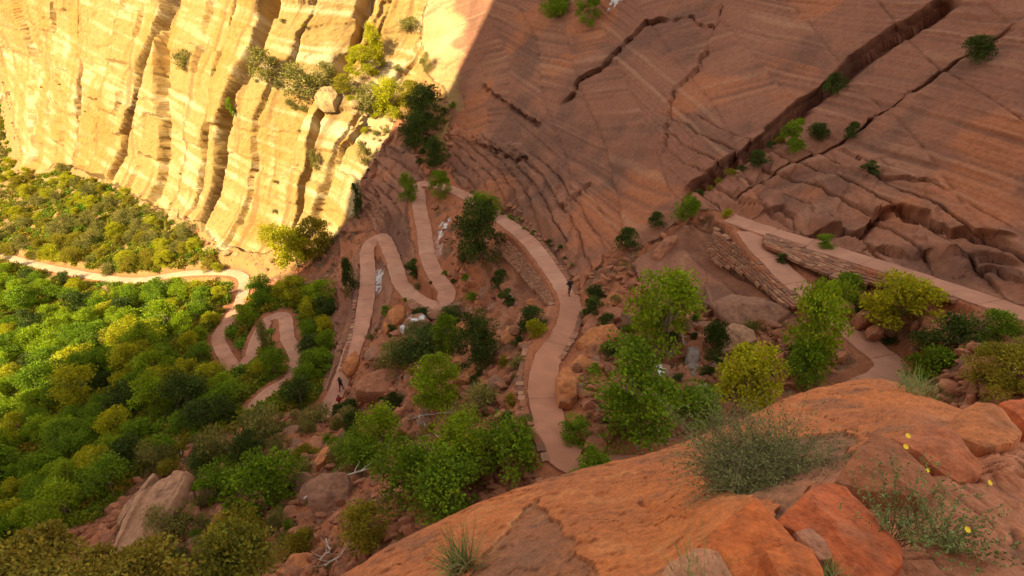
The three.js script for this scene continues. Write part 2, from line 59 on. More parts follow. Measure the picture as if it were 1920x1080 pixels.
[-83.5,-50.4,-37.6,-79,-49.8,-37.2,-74.6,-49.3,-36.8,-70.3,-48.8,-36.4,-65.9,-48.1,-35.9,-61.5,-47.4,-35.4,-57,-46.5,-34.7,-52.4,-45.4,-33.9,-47.9,-44.3,-33,-43.4,-43,-32.1,-38.8,-41.4,-30.9,-34.5,-39.8,-29.7,-30.8,-38.9,-29,-27.3,-37.8,-28.2,-23.8,-36.6,-27.3,-20.2,-35.1,-26.2,-16.8,-33.3,-24.8,-13.4,-31.1,-23.2,-10.4,-28.8,-21.5,-7.8,-27.1,-20.2,-5.53,-25.56,-19.06,-3.49,-24.21,-18.06,-1.66,-23.06,-17.2,0,-22.05,-16.45,1.54,-21.33,-15.91,3.03,-21,-15.66,4.54,-21,-15.66,6.09,-21.14,-15.77,7.66,-21.24,-15.84,9.18,-21.23,-15.84,10.63,-21.06,-15.71,11.98,-20.79,-15.5,13.28,-20.47,-15.27,14.51,-20.13,-15.02,15.71,-19.82,-14.78,16.83,-19.46,-14.52,17.76,-18.96,-14.14,18.51,-18.34,-13.68,19.17,-17.73,-13.23,19.83,-17.19,-12.83,20.51,-16.74,-12.49,21.24,-16.37,-12.21,21.96,-16.04,-11.96,22.63,-15.7,-11.71,23.21,-15.33,-11.44,23.68,-14.94,-11.14,24.07,-14.52,-10.83],
[-75.8,-48.5,-32.3,-71.6,-47.9,-31.9,-67.4,-47.2,-31.5,-63.3,-46.6,-31,-59.1,-45.8,-30.5,-54.9,-44.9,-29.9,-50.7,-43.8,-29.2,-46.4,-42.7,-28.4,-42.4,-41.6,-27.7,-38.5,-40.4,-26.9,-34.4,-38.9,-25.9,-30.5,-37.5,-25,-27.2,-36.4,-24.3,-24.3,-35.7,-23.8,-21.3,-34.9,-23.2,-18.2,-33.5,-22.3,-15,-31.6,-21,-12,-29.3,-19.6,-9.2,-27.08,-18.04,-6.85,-25.22,-16.8,-4.85,-23.77,-15.84,-3.09,-22.76,-15.16,-1.5,-22.05,-14.7,0,-21.48,-14.31,1.43,-21.05,-14.03,2.83,-20.82,-13.87,4.24,-20.8,-13.86,5.68,-20.9,-13.93,7.14,-21.02,-14.01,8.59,-21.06,-14.04,9.98,-20.98,-13.98,11.31,-20.8,-13.86,12.58,-20.56,-13.7,13.8,-20.3,-13.53,14.94,-19.98,-13.32,15.97,-19.58,-13.05,16.87,-19.1,-12.73,17.66,-18.56,-12.37,18.36,-18.01,-12,19.03,-17.5,-11.66,19.68,-17.03,-11.35,20.34,-16.62,-11.08,20.98,-16.25,-10.83,21.58,-15.87,-10.58,22.11,-15.49,-10.32,22.57,-15.09,-10.06,22.96,-14.69,-9.79],
[-69,-46.6,-27.8,-65,-45.9,-27.3,-61,-45.2,-26.9,-57.1,-44.4,-26.5,-53.2,-43.6,-25.9,-49.3,-42.6,-25.4,-45.4,-41.5,-24.7,-41.5,-40.4,-24,-37.8,-39.2,-23.3,-34,-37.8,-22.5,-30.3,-36.3,-21.6,-26.8,-34.8,-20.7,-23.8,-33.7,-20,-21.4,-33.3,-19.8,-19,-32.8,-19.6,-16.3,-31.6,-18.8,-13.5,-29.9,-17.8,-10.76,-27.89,-16.6,-8.31,-25.86,-15.4,-6.2,-24.09,-14.34,-4.38,-22.69,-13.51,-2.81,-21.85,-13.01,-1.37,-21.38,-12.73,0,-21.05,-12.53,1.34,-20.81,-12.39,2.66,-20.67,-12.3,3.98,-20.65,-12.29,5.33,-20.72,-12.34,6.7,-20.84,-12.41,8.07,-20.91,-12.45,9.41,-20.9,-12.45,10.7,-20.81,-12.39,11.95,-20.65,-12.29,13.14,-20.44,-12.17,14.25,-20.14,-11.99,15.22,-19.73,-11.74,16.09,-19.25,-11.46,16.87,-18.74,-11.16,17.58,-18.23,-10.85,18.24,-17.73,-10.56,18.87,-17.26,-10.28,19.48,-16.83,-10.02,20.06,-16.42,-9.78,20.61,-16.03,-9.54,21.1,-15.63,-9.31,21.54,-15.23,-9.07,21.92,-14.83,-8.83],
[-62.8,-44.8,-23.8,-59.1,-44,-23.4,-55.4,-43.2,-23,-51.7,-42.4,-22.6,-48.1,-41.5,-22.1,-44.5,-40.6,-21.6,-41,-39.5,-21,-37.4,-38.3,-20.4,-33.9,-37.1,-19.7,-30.5,-35.7,-19,-27.1,-34.2,-18.2,-24,-32.7,-17.4,-21.2,-31.7,-16.8,-19.1,-31.3,-16.6,-16.9,-30.8,-16.4,-14.56,-29.84,-15.86,-12.13,-28.41,-15.11,-9.79,-26.73,-14.21,-7.63,-25.02,-13.31,-5.73,-23.5,-12.49,-4.08,-22.3,-11.86,-2.63,-21.52,-11.44,-1.29,-21.08,-11.21,0,-20.81,-11.07,1.26,-20.65,-10.98,2.51,-20.56,-10.93,3.76,-20.55,-10.93,5.03,-20.62,-10.96,6.32,-20.72,-11.02,7.62,-20.81,-11.07,8.9,-20.84,-11.08,10.15,-20.8,-11.06,11.36,-20.69,-11,12.5,-20.5,-10.9,13.56,-20.21,-10.74,14.51,-19.82,-10.54,15.36,-19.37,-10.3,16.13,-18.88,-10.04,16.83,-18.39,-9.78,17.47,-17.9,-9.52,18.08,-17.43,-9.27,18.66,-16.99,-9.03,19.2,-16.56,-8.81,19.71,-16.15,-8.59,20.17,-15.74,-8.37,20.59,-15.34,-8.16,20.96,-14.94,-7.94],
[-57.4,-43,-20.4,-53.9,-42.2,-20,-50.4,-41.4,-19.6,-47.1,-40.5,-19.2,-43.7,-39.7,-18.8,-40.4,-38.7,-18.4,-37.2,-37.7,-17.9,-33.9,-36.6,-17.3,-30.8,-35.3,-16.8,-27.6,-34,-16.1,-24.7,-32.7,-15.5,-21.93,-31.49,-14.93,-19.5,-30.54,-14.48,-17.37,-29.93,-14.19,-15.32,-29.33,-13.91,-13.21,-28.45,-13.49,-11.08,-27.27,-12.93,-9.02,-25.89,-12.28,-7.11,-24.49,-11.61,-5.39,-23.22,-11.01,-3.87,-22.21,-10.53,-2.49,-21.49,-10.19,-1.22,-21.03,-9.97,0,-20.76,-9.84,1.2,-20.6,-9.77,2.38,-20.52,-9.73,3.57,-20.52,-9.73,4.78,-20.58,-9.76,6,-20.67,-9.8,7.23,-20.75,-9.84,8.45,-20.8,-9.86,9.65,-20.78,-9.85,10.8,-20.69,-9.81,11.9,-20.5,-9.72,12.91,-20.23,-9.59,13.83,-19.86,-9.42,14.66,-19.43,-9.21,15.41,-18.97,-9,16.1,-18.49,-8.77,16.73,-18.01,-8.54,17.32,-17.55,-8.32,17.87,-17.1,-8.11,18.38,-16.67,-7.9,18.85,-16.24,-7.7,19.29,-15.83,-7.51,19.69,-15.42,-7.31,20.05,-15.02,-7.12],
[-52.6,-41.3,-17.4,-49.3,-40.5,-17.1,-46.1,-39.7,-16.7,-43,-38.8,-16.4,-39.9,-38,-16,-36.9,-37.1,-15.6,-34,-36.1,-15.2,-31,-35,-14.8,-28.2,-33.9,-14.3,-25.41,-32.8,-13.84,-22.79,-31.68,-13.37,-20.36,-30.66,-12.94,-18.14,-29.79,-12.57,-16.09,-29.07,-12.27,-14.12,-28.35,-11.96,-12.17,-27.49,-11.6,-10.25,-26.45,-11.17,-8.41,-25.31,-10.68,-6.69,-24.17,-10.2,-5.12,-23.12,-9.76,-3.7,-22.26,-9.39,-2.39,-21.6,-9.11,-1.17,-21.13,-8.92,0,-20.83,-8.79,1.14,-20.65,-8.71,2.28,-20.56,-8.68,3.41,-20.54,-8.67,4.56,-20.58,-8.69,5.71,-20.65,-8.72,6.88,-20.72,-8.75,8.04,-20.76,-8.76,9.19,-20.75,-8.76,10.29,-20.66,-8.72,11.34,-20.48,-8.65,12.3,-20.21,-8.53,13.19,-19.86,-8.38,13.99,-19.45,-8.21,14.73,-19,-8.02,15.39,-18.54,-7.83,16.01,-18.08,-7.63,16.57,-17.62,-7.44,17.1,-17.17,-7.25,17.59,-16.73,-7.06,18.04,-16.3,-6.88,18.46,-15.88,-6.7,18.84,-15.47,-6.53,19.18,-15.07,-6.36],
[-48.3,-39.7,-14.9,-45.2,-38.9,-14.6,-42.3,-38.1,-14.3,-39.4,-37.3,-14,-36.6,-36.5,-13.7,-33.9,-35.6,-13.3,-31.21,-34.72,-13,-28.58,-33.78,-12.65,-26.03,-32.81,-12.29,-23.58,-31.84,-11.93,-21.25,-30.91,-11.58,-19.07,-30.04,-11.25,-17.01,-29.25,-10.95,-15.06,-28.47,-10.66,-13.18,-27.68,-10.37,-11.35,-26.83,-10.05,-9.59,-25.9,-9.7,-7.91,-24.93,-9.34,-6.34,-23.98,-8.98,-4.89,-23.12,-8.66,-3.55,-22.38,-8.38,-2.3,-21.77,-8.15,-1.13,-21.3,-7.98,0,-20.96,-7.85,1.1,-20.74,-7.77,2.18,-20.63,-7.72,3.27,-20.58,-7.71,4.36,-20.59,-7.71,5.46,-20.64,-7.73,6.57,-20.69,-7.75,7.67,-20.73,-7.76,8.76,-20.71,-7.76,9.82,-20.62,-7.72,10.81,-20.44,-7.65,11.73,-20.16,-7.55,12.58,-19.82,-7.42,13.35,-19.42,-7.27,14.06,-18.99,-7.11,14.71,-18.54,-6.94,15.31,-18.09,-6.77,15.86,-17.63,-6.6,16.36,-17.19,-6.44,16.83,-16.75,-6.27,17.27,-16.32,-6.11,17.67,-15.9,-5.96,18.03,-15.49,-5.8,18.36,-15.09,-5.65],
[-44.5,-38.2,-12.7,-41.7,-37.4,-12.4,-39,-36.7,-12.1,-36.36,-35.9,-11.88,-33.8,-35.13,-11.63,-31.3,-34.34,-11.37,-28.86,-33.52,-11.1,-26.49,-32.69,-10.82,-24.19,-31.85,-10.54,-22,-31.03,-10.27,-19.91,-30.24,-10.01,-17.94,-29.51,-9.77,-16.04,-28.79,-9.53,-14.18,-28,-9.27,-12.39,-27.18,-9,-10.67,-26.34,-8.72,-9.04,-25.49,-8.44,-7.49,-24.65,-8.16,-6.04,-23.85,-7.9,-4.69,-23.13,-7.66,-3.42,-22.5,-7.45,-2.22,-21.93,-7.26,-1.09,-21.46,-7.1,0,-21.1,-6.98,1.06,-20.85,-6.9,2.1,-20.7,-6.85,3.13,-20.62,-6.83,4.17,-20.6,-6.82,5.22,-20.62,-6.83,6.27,-20.65,-6.84,7.33,-20.66,-6.84,8.36,-20.64,-6.83,9.37,-20.55,-6.8,10.31,-20.35,-6.74,11.18,-20.07,-6.64,11.99,-19.73,-6.53,12.73,-19.34,-6.4,13.42,-18.93,-6.27,14.05,-18.49,-6.12,14.63,-18.05,-5.98,15.16,-17.61,-5.83,15.65,-17.17,-5.68,16.1,-16.73,-5.54,16.52,-16.31,-5.4,16.9,-15.89,-5.26,17.25,-15.48,-5.13,17.57,-15.09,-4.99],
[-41.22,-36.89,-10.74,-38.6,-36.11,-10.51,-36.09,-35.38,-10.3,-33.67,-34.65,-10.09,-31.32,-33.93,-9.88,-29.03,-33.2,-9.66,-26.81,-32.46,-9.45,-24.65,-31.72,-9.23,-22.58,-30.99,-9.02,-20.59,-30.28,-8.81,-18.69,-29.6,-8.62,-16.88,-28.95,-8.43,-15.12,-28.29,-8.23,-13.37,-27.53,-8.01,-11.69,-26.73,-7.78,-10.08,-25.94,-7.55,-8.56,-25.16,-7.32,-7.12,-24.42,-7.11,-5.76,-23.72,-6.91,-4.49,-23.1,-6.72,-3.28,-22.54,-6.56,-2.14,-22.02,-6.41,-1.05,-21.56,-6.28,0,-21.19,-6.17,1.02,-20.93,-6.09,2.02,-20.75,-6.04,3.01,-20.64,-6.01,4,-20.59,-5.99,5,-20.57,-5.99,6,-20.57,-5.99,6.99,-20.56,-5.99,7.97,-20.52,-5.97,8.92,-20.41,-5.94,9.82,-20.2,-5.88,10.65,-19.92,-5.8,11.42,-19.59,-5.7,12.14,-19.22,-5.59,12.8,-18.82,-5.48,13.41,-18.4,-5.35,13.97,-17.97,-5.23,14.48,-17.53,-5.1,14.96,-17.1,-4.98,15.39,-16.68,-4.85,15.8,-16.26,-4.73,16.17,-15.85,-4.61,16.51,-15.44,-4.5,16.81,-15.05,-4.38]];  // one row of x,y,z control points per line
const LEDGE = [
[-3.946,-7.124,-2.536,-3.565,-6.871,-2.679,-3.203,-6.652,-2.835,-2.927,-6.63,-3.084,-2.599,-6.581,-3.274,-2.269,-6.562,-3.489,-1.924,-6.556,-3.724,-1.558,-6.55,-3.974,-1.153,-6.484,-4.161,-0.739,-6.462,-4.387,-0.3,-6.413,-4.544,0.154,-6.445,-4.759,0.623,-6.386,-4.897,1.096,-6.317,-4.99,1.591,-6.324,-5.136,2.114,-6.356,-5.319,2.646,-6.35,-5.481,3.23,-6.368,-5.738,3.974,-6.55,-6.238,4.771,-6.715,-6.723,5.635,-6.918,-7.197,6.584,-7.17,-7.679,7.595,-7.441,-8.141,7.769,-7.117,-7.573,7.493,-6.568,-6.615,7.042,-5.924,-5.664,6.758,-5.407,-5.022,5.81,-4.448,-3.998,5.861,-4.313,-3.745,6.222,-4.414,-3.703,6.495,-4.45,-3.614,6.504,-4.304,-3.397,6.423,-4.114,-3.157,6.359,-3.951,-2.947,6.328,-3.82,-2.77,6.315,-3.71,-2.615,6.317,-3.616,-2.479],
[-3.873,-7.036,-2.46,-3.483,-6.766,-2.582,-3.106,-6.514,-2.708,-2.806,-6.434,-2.909,-2.486,-6.379,-3.076,-2.161,-6.345,-3.261,-1.823,-6.317,-3.459,-1.466,-6.281,-3.663,-1.076,-6.178,-3.802,-0.681,-6.094,-3.958,-0.274,-6,-4.059,0.141,-6.039,-4.249,0.565,-5.945,-4.336,0.983,-5.825,-4.369,1.419,-5.806,-4.472,1.866,-5.783,-4.583,2.284,-5.659,-4.618,2.742,-5.59,-4.752,3.386,-5.785,-5.182,4.064,-5.945,-5.582,4.76,-6.083,-5.922,5.512,-6.259,-6.262,6.23,-6.371,-6.504,6.153,-5.875,-5.843,5.822,-5.305,-5.009,5.188,-4.525,-4.069,4.405,-3.649,-3.192,4.289,-3.395,-2.879,4.801,-3.648,-2.994,5.296,-3.874,-3.077,5.608,-3.956,-3.047,5.68,-3.865,-2.898,5.671,-3.731,-2.723,5.684,-3.624,-2.574,5.72,-3.539,-2.447,5.761,-3.466,-2.333,5.808,-3.402,-2.229],
[-3.773,-6.914,-2.358,-3.375,-6.628,-2.455,-2.983,-6.341,-2.546,-2.652,-6.179,-2.685,-2.34,-6.116,-2.824,-2.024,-6.068,-2.975,-1.696,-6.016,-3.131,-1.354,-5.948,-3.284,-0.984,-5.809,-3.374,-0.613,-5.655,-3.454,-0.242,-5.479,-3.477,0.124,-5.507,-3.625,0.494,-5.397,-3.674,0.85,-5.228,-3.653,1.223,-5.201,-3.725,1.594,-5.141,-3.781,1.901,-4.911,-3.712,2.209,-4.709,-3.696,2.724,-4.88,-4.021,3.214,-4.944,-4.255,3.725,-5.02,-4.467,4.302,-5.16,-4.708,4.725,-5.112,-4.751,4.422,-4.459,-4.046,4.067,-3.9,-3.373,3.657,-3.346,-2.766,3.401,-2.951,-2.378,3.543,-2.931,-2.296,3.971,-3.148,-2.391,4.416,-3.363,-2.479,4.686,-3.436,-2.461,4.784,-3.38,-2.36,4.839,-3.301,-2.248,4.93,-3.253,-2.161,5.03,-3.218,-2.084,5.125,-3.183,-2.01,5.218,-3.151,-1.941],
[-3.662,-6.776,-2.246,-3.258,-6.477,-2.318,-2.857,-6.165,-2.378,-2.502,-5.934,-2.464,-2.191,-5.843,-2.567,-1.885,-5.782,-2.686,-1.569,-5.708,-2.803,-1.242,-5.615,-2.912,-0.896,-5.455,-2.965,-0.552,-5.258,-2.994,-0.214,-5.015,-2.958,0.107,-4.947,-3.019,0.426,-4.837,-3.044,0.725,-4.65,-2.998,1.049,-4.656,-3.071,1.363,-4.593,-3.104,1.593,-4.308,-2.985,1.824,-4.08,-2.927,2.183,-4.119,-3.089,2.496,-4.057,-3.165,2.784,-3.973,-3.195,3.212,-4.087,-3.363,3.47,-3.988,-3.337,3.288,-3.516,-2.878,3.038,-3.078,-2.412,3.08,-2.968,-2.233,3.189,-2.908,-2.137,3.342,-2.901,-2.077,3.538,-2.937,-2.045,3.798,-3.024,-2.047,3.966,-3.034,-2.001,4.041,-2.973,-1.916,4.135,-2.934,-1.847,4.277,-2.932,-1.804,4.417,-2.93,-1.762,4.546,-2.924,-1.718,4.667,-2.916,-1.673],
[-3.544,-6.627,-2.128,-3.136,-6.319,-2.177,-2.732,-5.992,-2.212,-2.369,-5.729,-2.263,-2.049,-5.585,-2.323,-1.752,-5.506,-2.41,-1.449,-5.415,-2.494,-1.138,-5.299,-2.566,-0.816,-5.127,-2.592,-0.499,-4.925,-2.598,-0.193,-4.699,-2.56,0.095,-4.573,-2.569,0.371,-4.395,-2.539,0.623,-4.166,-2.461,0.895,-4.149,-2.502,1.161,-4.099,-2.527,1.337,-3.791,-2.39,1.513,-3.557,-2.314,1.748,-3.478,-2.356,2,-3.437,-2.413,2.206,-3.337,-2.408,2.461,-3.328,-2.45,2.673,-3.268,-2.443,2.662,-3.023,-2.216,2.658,-2.849,-2.008,2.802,-2.848,-1.935,2.997,-2.879,-1.914,3.142,-2.867,-1.862,3.246,-2.827,-1.79,3.369,-2.808,-1.734,3.446,-2.756,-1.662,3.5,-2.688,-1.587,3.607,-2.667,-1.542,3.756,-2.679,-1.516,3.908,-2.694,-1.493,4.05,-2.703,-1.467,4.181,-2.707,-1.438],
[-3.422,-6.471,-2.009,-3.013,-6.157,-2.037,-2.61,-5.823,-2.05,-2.247,-5.544,-2.075,-1.921,-5.357,-2.101,-1.63,-5.252,-2.157,-1.338,-5.144,-2.211,-1.043,-5.01,-2.254,-0.743,-4.83,-2.258,-0.453,-4.635,-2.252,-0.176,-4.435,-2.218,0.086,-4.3,-2.211,0.33,-4.075,-2.149,0.542,-3.789,-2.038,0.749,-3.635,-1.992,0.958,-3.542,-1.979,1.114,-3.317,-1.891,1.272,-3.146,-1.845,1.46,-3.066,-1.864,1.669,-3.036,-1.905,1.854,-2.976,-1.913,2.04,-2.93,-1.919,2.228,-2.899,-1.923,2.331,-2.812,-1.833,2.446,-2.777,-1.749,2.574,-2.762,-1.683,2.711,-2.744,-1.641,2.845,-2.731,-1.599,2.974,-2.718,-1.556,3.036,-2.651,-1.484,3.07,-2.568,-1.407,3.122,-2.504,-1.346,3.219,-2.482,-1.309,3.352,-2.49,-1.289,3.495,-2.506,-1.273,3.634,-2.519,-1.255,3.762,-2.525,-1.235],
[-3.299,-6.311,-1.89,-2.89,-5.99,-1.897,-2.492,-5.656,-1.893,-2.133,-5.371,-1.897,-1.808,-5.159,-1.899,-1.52,-5.026,-1.928,-1.239,-4.9,-1.957,-0.958,-4.751,-1.975,-0.679,-4.563,-1.963,-0.412,-4.369,-1.945,-0.159,-4.171,-1.904,0.077,-3.995,-1.869,0.293,-3.771,-1.804,0.479,-3.494,-1.701,0.646,-3.279,-1.623,0.809,-3.133,-1.578,0.948,-2.961,-1.518,1.097,-2.854,-1.5,1.278,-2.831,-1.535,1.469,-2.828,-1.577,1.642,-2.794,-1.592,1.816,-2.77,-1.603,1.985,-2.745,-1.607,2.116,-2.709,-1.562,2.235,-2.684,-1.502,2.334,-2.643,-1.436,2.437,-2.599,-1.389,2.569,-2.593,-1.361,2.689,-2.581,-1.327,2.742,-2.51,-1.266,2.775,-2.428,-1.202,2.829,-2.371,-1.154,2.915,-2.345,-1.123,3.031,-2.346,-1.104,3.16,-2.357,-1.091,3.286,-2.367,-1.077,3.4,-2.369,-1.06],
[-3.176,-6.147,-1.772,-2.767,-5.821,-1.761,-2.375,-5.488,-1.741,-2.023,-5.203,-1.729,-1.703,-4.978,-1.714,-1.421,-4.824,-1.721,-1.15,-4.685,-1.731,-0.883,-4.52,-1.729,-0.621,-4.324,-1.703,-0.375,-4.123,-1.672,-0.144,-3.917,-1.624,0.069,-3.719,-1.575,0.261,-3.503,-1.512,0.428,-3.266,-1.431,0.577,-3.062,-1.361,0.715,-2.904,-1.31,0.847,-2.775,-1.271,0.985,-2.696,-1.261,1.146,-2.677,-1.287,1.318,-2.681,-1.32,1.486,-2.679,-1.343,1.652,-2.673,-1.359,1.809,-2.657,-1.364,1.933,-2.625,-1.33,2.037,-2.587,-1.277,2.129,-2.542,-1.224,2.23,-2.504,-1.189,2.336,-2.479,-1.159,2.426,-2.444,-1.123,2.483,-2.381,-1.075,2.526,-2.313,-1.028,2.584,-2.262,-0.991,2.664,-2.236,-0.965,2.766,-2.23,-0.949,2.88,-2.235,-0.938,2.989,-2.238,-0.925,3.084,-2.23,-0.909],
[-3.053,-5.982,-1.657,-2.644,-5.648,-1.628,-2.26,-5.319,-1.594,-1.916,-5.036,-1.568,-1.605,-4.804,-1.541,-1.33,-4.637,-1.532,-1.071,-4.489,-1.527,-0.816,-4.313,-1.51,-0.57,-4.106,-1.473,-0.341,-3.899,-1.433,-0.13,-3.687,-1.38,0.062,-3.484,-1.327,0.234,-3.284,-1.271,0.387,-3.087,-1.21,0.525,-2.914,-1.156,0.654,-2.778,-1.116,0.779,-2.679,-1.09,0.911,-2.619,-1.084,1.055,-2.596,-1.099,1.207,-2.593,-1.12,1.36,-2.594,-1.137,1.51,-2.589,-1.148,1.654,-2.577,-1.152,1.772,-2.548,-1.127,1.87,-2.508,-1.086,1.958,-2.463,-1.044,2.049,-2.422,-1.015,2.133,-2.379,-0.984,2.204,-2.329,-0.949,2.259,-2.269,-0.912,2.309,-2.21,-0.877,2.368,-2.165,-0.848,2.442,-2.138,-0.828,2.533,-2.128,-0.814,2.634,-2.127,-0.804,2.727,-2.121,-0.792,2.801,-2.101,-0.776],
[-2.932,-5.816,-1.545,-2.524,-5.475,-1.499,-2.147,-5.147,-1.453,-1.812,-4.865,-1.415,-1.51,-4.631,-1.379,-1.243,-4.453,-1.356,-0.996,-4.299,-1.34,-0.754,-4.115,-1.311,-0.524,-3.902,-1.268,-0.312,-3.692,-1.223,-0.118,-3.483,-1.17,0.056,-3.286,-1.119,0.213,-3.107,-1.071,0.354,-2.944,-1.025,0.484,-2.806,-0.986,0.607,-2.7,-0.958,0.729,-2.627,-0.942,0.856,-2.584,-0.939,0.989,-2.561,-0.947,1.125,-2.549,-0.958,1.26,-2.538,-0.965,1.393,-2.526,-0.969,1.521,-2.509,-0.969,1.631,-2.48,-0.949,1.723,-2.439,-0.918,1.806,-2.392,-0.886,1.885,-2.341,-0.859,1.953,-2.286,-0.83,2.011,-2.227,-0.8,2.062,-2.168,-0.77,2.112,-2.113,-0.743,2.169,-2.07,-0.721,2.236,-2.041,-0.704,2.316,-2.025,-0.692,2.402,-2.017,-0.683,2.479,-2.003,-0.672,2.536,-1.974,-0.656],
[-2.813,-5.65,-1.436,-2.405,-5.3,-1.376,-2.036,-4.973,-1.318,-1.709,-4.691,-1.269,-1.418,-4.453,-1.225,-1.159,-4.264,-1.192,-0.921,-4.096,-1.163,-0.695,-3.91,-1.128,-0.48,-3.703,-1.082,-0.285,-3.498,-1.036,-0.108,-3.301,-0.988,0.051,-3.119,-0.943,0.195,-2.96,-0.902,0.325,-2.824,-0.867,0.448,-2.714,-0.839,0.566,-2.635,-0.819,0.685,-2.584,-0.81,0.808,-2.558,-0.809,0.934,-2.542,-0.814,1.055,-2.519,-0.816,1.173,-2.493,-0.814,1.288,-2.468,-0.811,1.4,-2.442,-0.806,1.5,-2.409,-0.79,1.587,-2.367,-0.767,1.663,-2.316,-0.742,1.729,-2.256,-0.718,1.785,-2.192,-0.693,1.834,-2.127,-0.667,1.88,-2.067,-0.643,1.927,-2.013,-0.622,1.979,-1.97,-0.605,2.038,-1.938,-0.591,2.105,-1.916,-0.58,2.174,-1.898,-0.571,2.235,-1.875,-0.56,2.285,-1.845,-0.548],
[-2.696,-5.485,-1.331,-2.29,-5.125,-1.257,-1.927,-4.795,-1.189,-1.608,-4.511,-1.131,-1.327,-4.271,-1.08,-1.077,-4.07,-1.038,-0.849,-3.887,-0.999,-0.637,-3.699,-0.959,-0.439,-3.502,-0.915,-0.26,-3.31,-0.87,-0.098,-3.129,-0.827,0.047,-2.966,-0.788,0.178,-2.826,-0.755,0.3,-2.711,-0.727,0.415,-2.622,-0.705,0.527,-2.56,-0.691,0.64,-2.524,-0.684,0.756,-2.508,-0.683,0.874,-2.498,-0.685,0.981,-2.464,-0.68,1.083,-2.426,-0.672,1.182,-2.389,-0.664,1.279,-2.354,-0.656,1.368,-2.316,-0.643,1.448,-2.273,-0.627,1.517,-2.219,-0.609,1.573,-2.153,-0.588,1.621,-2.085,-0.568,1.664,-2.02,-0.548,1.706,-1.959,-0.529,1.748,-1.906,-0.513,1.794,-1.862,-0.499,1.845,-1.827,-0.488,1.899,-1.798,-0.479,1.954,-1.773,-0.47,2.005,-1.746,-0.461,2.048,-1.715,-0.452],
[-2.581,-5.32,-1.23,-2.176,-4.949,-1.145,-1.82,-4.616,-1.068,-1.509,-4.327,-1.001,-1.238,-4.083,-0.944,-0.998,-3.872,-0.896,-0.781,-3.679,-0.851,-0.582,-3.49,-0.807,-0.401,-3.303,-0.764,-0.237,-3.124,-0.723,-0.09,-2.96,-0.685,0.043,-2.815,-0.651,0.163,-2.692,-0.623,0.275,-2.593,-0.6,0.382,-2.517,-0.582,0.486,-2.464,-0.57,0.59,-2.43,-0.562,0.694,-2.408,-0.557,0.796,-2.386,-0.552,0.892,-2.352,-0.544,0.981,-2.312,-0.535,1.067,-2.269,-0.525,1.148,-2.228,-0.515,1.226,-2.185,-0.505,1.298,-2.14,-0.495,1.36,-2.086,-0.483,1.412,-2.025,-0.468,1.457,-1.961,-0.454,1.497,-1.899,-0.439,1.536,-1.842,-0.426,1.575,-1.791,-0.414,1.615,-1.746,-0.404,1.659,-1.709,-0.395,1.703,-1.677,-0.388,1.748,-1.647,-0.381,1.791,-1.618,-0.374,1.83,-1.588,-0.367]];
const TRAILS = [
[[-110.38,-55.03,-97.82],[-89.83,-52.97,-88.36],[-69.95,-51.04,-81.3],[-58.84,-48.92,-80.28],[-47.61,-47.57,-77.54],[-43.43,-46.97,-68.42],[-42.34,-46.27,-62.74],[-41.5,-45.73,-57.95],[-38.13,-45.03,-53.07],[-34.86,-44.72,-49.9],[-33.94,-44.3,-51.69],[-34.25,-43.85,-54.42],[-34,-43.28,-58.69],[-31.82,-42.49,-58.37],[-28.91,-42,-52.67],[-26.54,-41.9,-49.09],[-25.36,-41.13,-44.27],[-26.64,-40.64,-41.61],[-27.14,-40.07,-38.31]],
[[-18.74,-37.21,-33.89],[-18.57,-38.72,-37.38],[-18.14,-38.27,-39.98],[-18.01,-37.77,-44.07],[-17.96,-37.26,-50.31],[-19.05,-36.26,-58.42],[-20.68,-35.77,-66.41],[-19.38,-35.11,-67.98],[-16.27,-34.73,-61.45],[-13.33,-34.22,-53.29],[-10.46,-33.94,-49.43],[-8.04,-33.19,-47.61],[-7.39,-32.66,-49.17],[-8.84,-32.45,-52.29],[-10.62,-32.29,-57.13],[-11.86,-31.51,-63.05],[-13.65,-30.6,-70.76],[-13.95,-29.76,-74.86],[-10.34,-29.53,-73.22],[-6.45,-29.33,-69.15],[-2.05,-28.32,-60.9],[2.3,-26.65,-49.48],[4.23,-25.59,-41.23],[4.89,-24.7,-35.59],[3.87,-23.79,-30.46],[2.32,-22.94,-26.49],[1.88,-22.31,-23.07],[2.06,-21.73,-19.99],[2.56,-21.26,-17.43],[4.91,-21.1,-16.34],[10.49,-21.26,-17.43],[17.12,-20.41,-19.9],[22.15,-20.33,-22.78],[21.75,-20.25,-25.13],[20.94,-19.84,-27.66],[19.96,-19.56,-30.46],[19.41,-19.3,-33.03],[19.07,-19.08,-35.25],[19.1,-19,-37.63]],
[[18.39,-18.93,-40.07],[20.61,-18.84,-37.32],[23.65,-18.57,-33.73],[25.99,-17.84,-29.21],[26.75,-17.18,-26.28],[27.58,-16.4,-22.72],[27.85,-15.21,-18.49],[27.51,-13.99,-14.76]]];
const CLIFF_AREA = [[-213.7,-197.4],[-101.5,-150.4],[-41.6,-115.1],[-12.3,-112.2],[-15.4,-107.2],[-16.5,-102.3],[-19.5,-93],[-22.6,-82.4],[-25.3,-76.5],[-28.2,-76.8],[-32.2,-76.6],[-37.3,-81.3],[-43.5,-80.6],[-50.4,-83],[-53.7,-83.4],[-57.9,-89],[-74.4,-101.3],[-94.9,-115.6],[-114.6,-128.5],[-136,-138.5],[-146.4,-153.4],[-156.1,-169.1],[-190.2,-190.8],[-240.6,-182.3]];
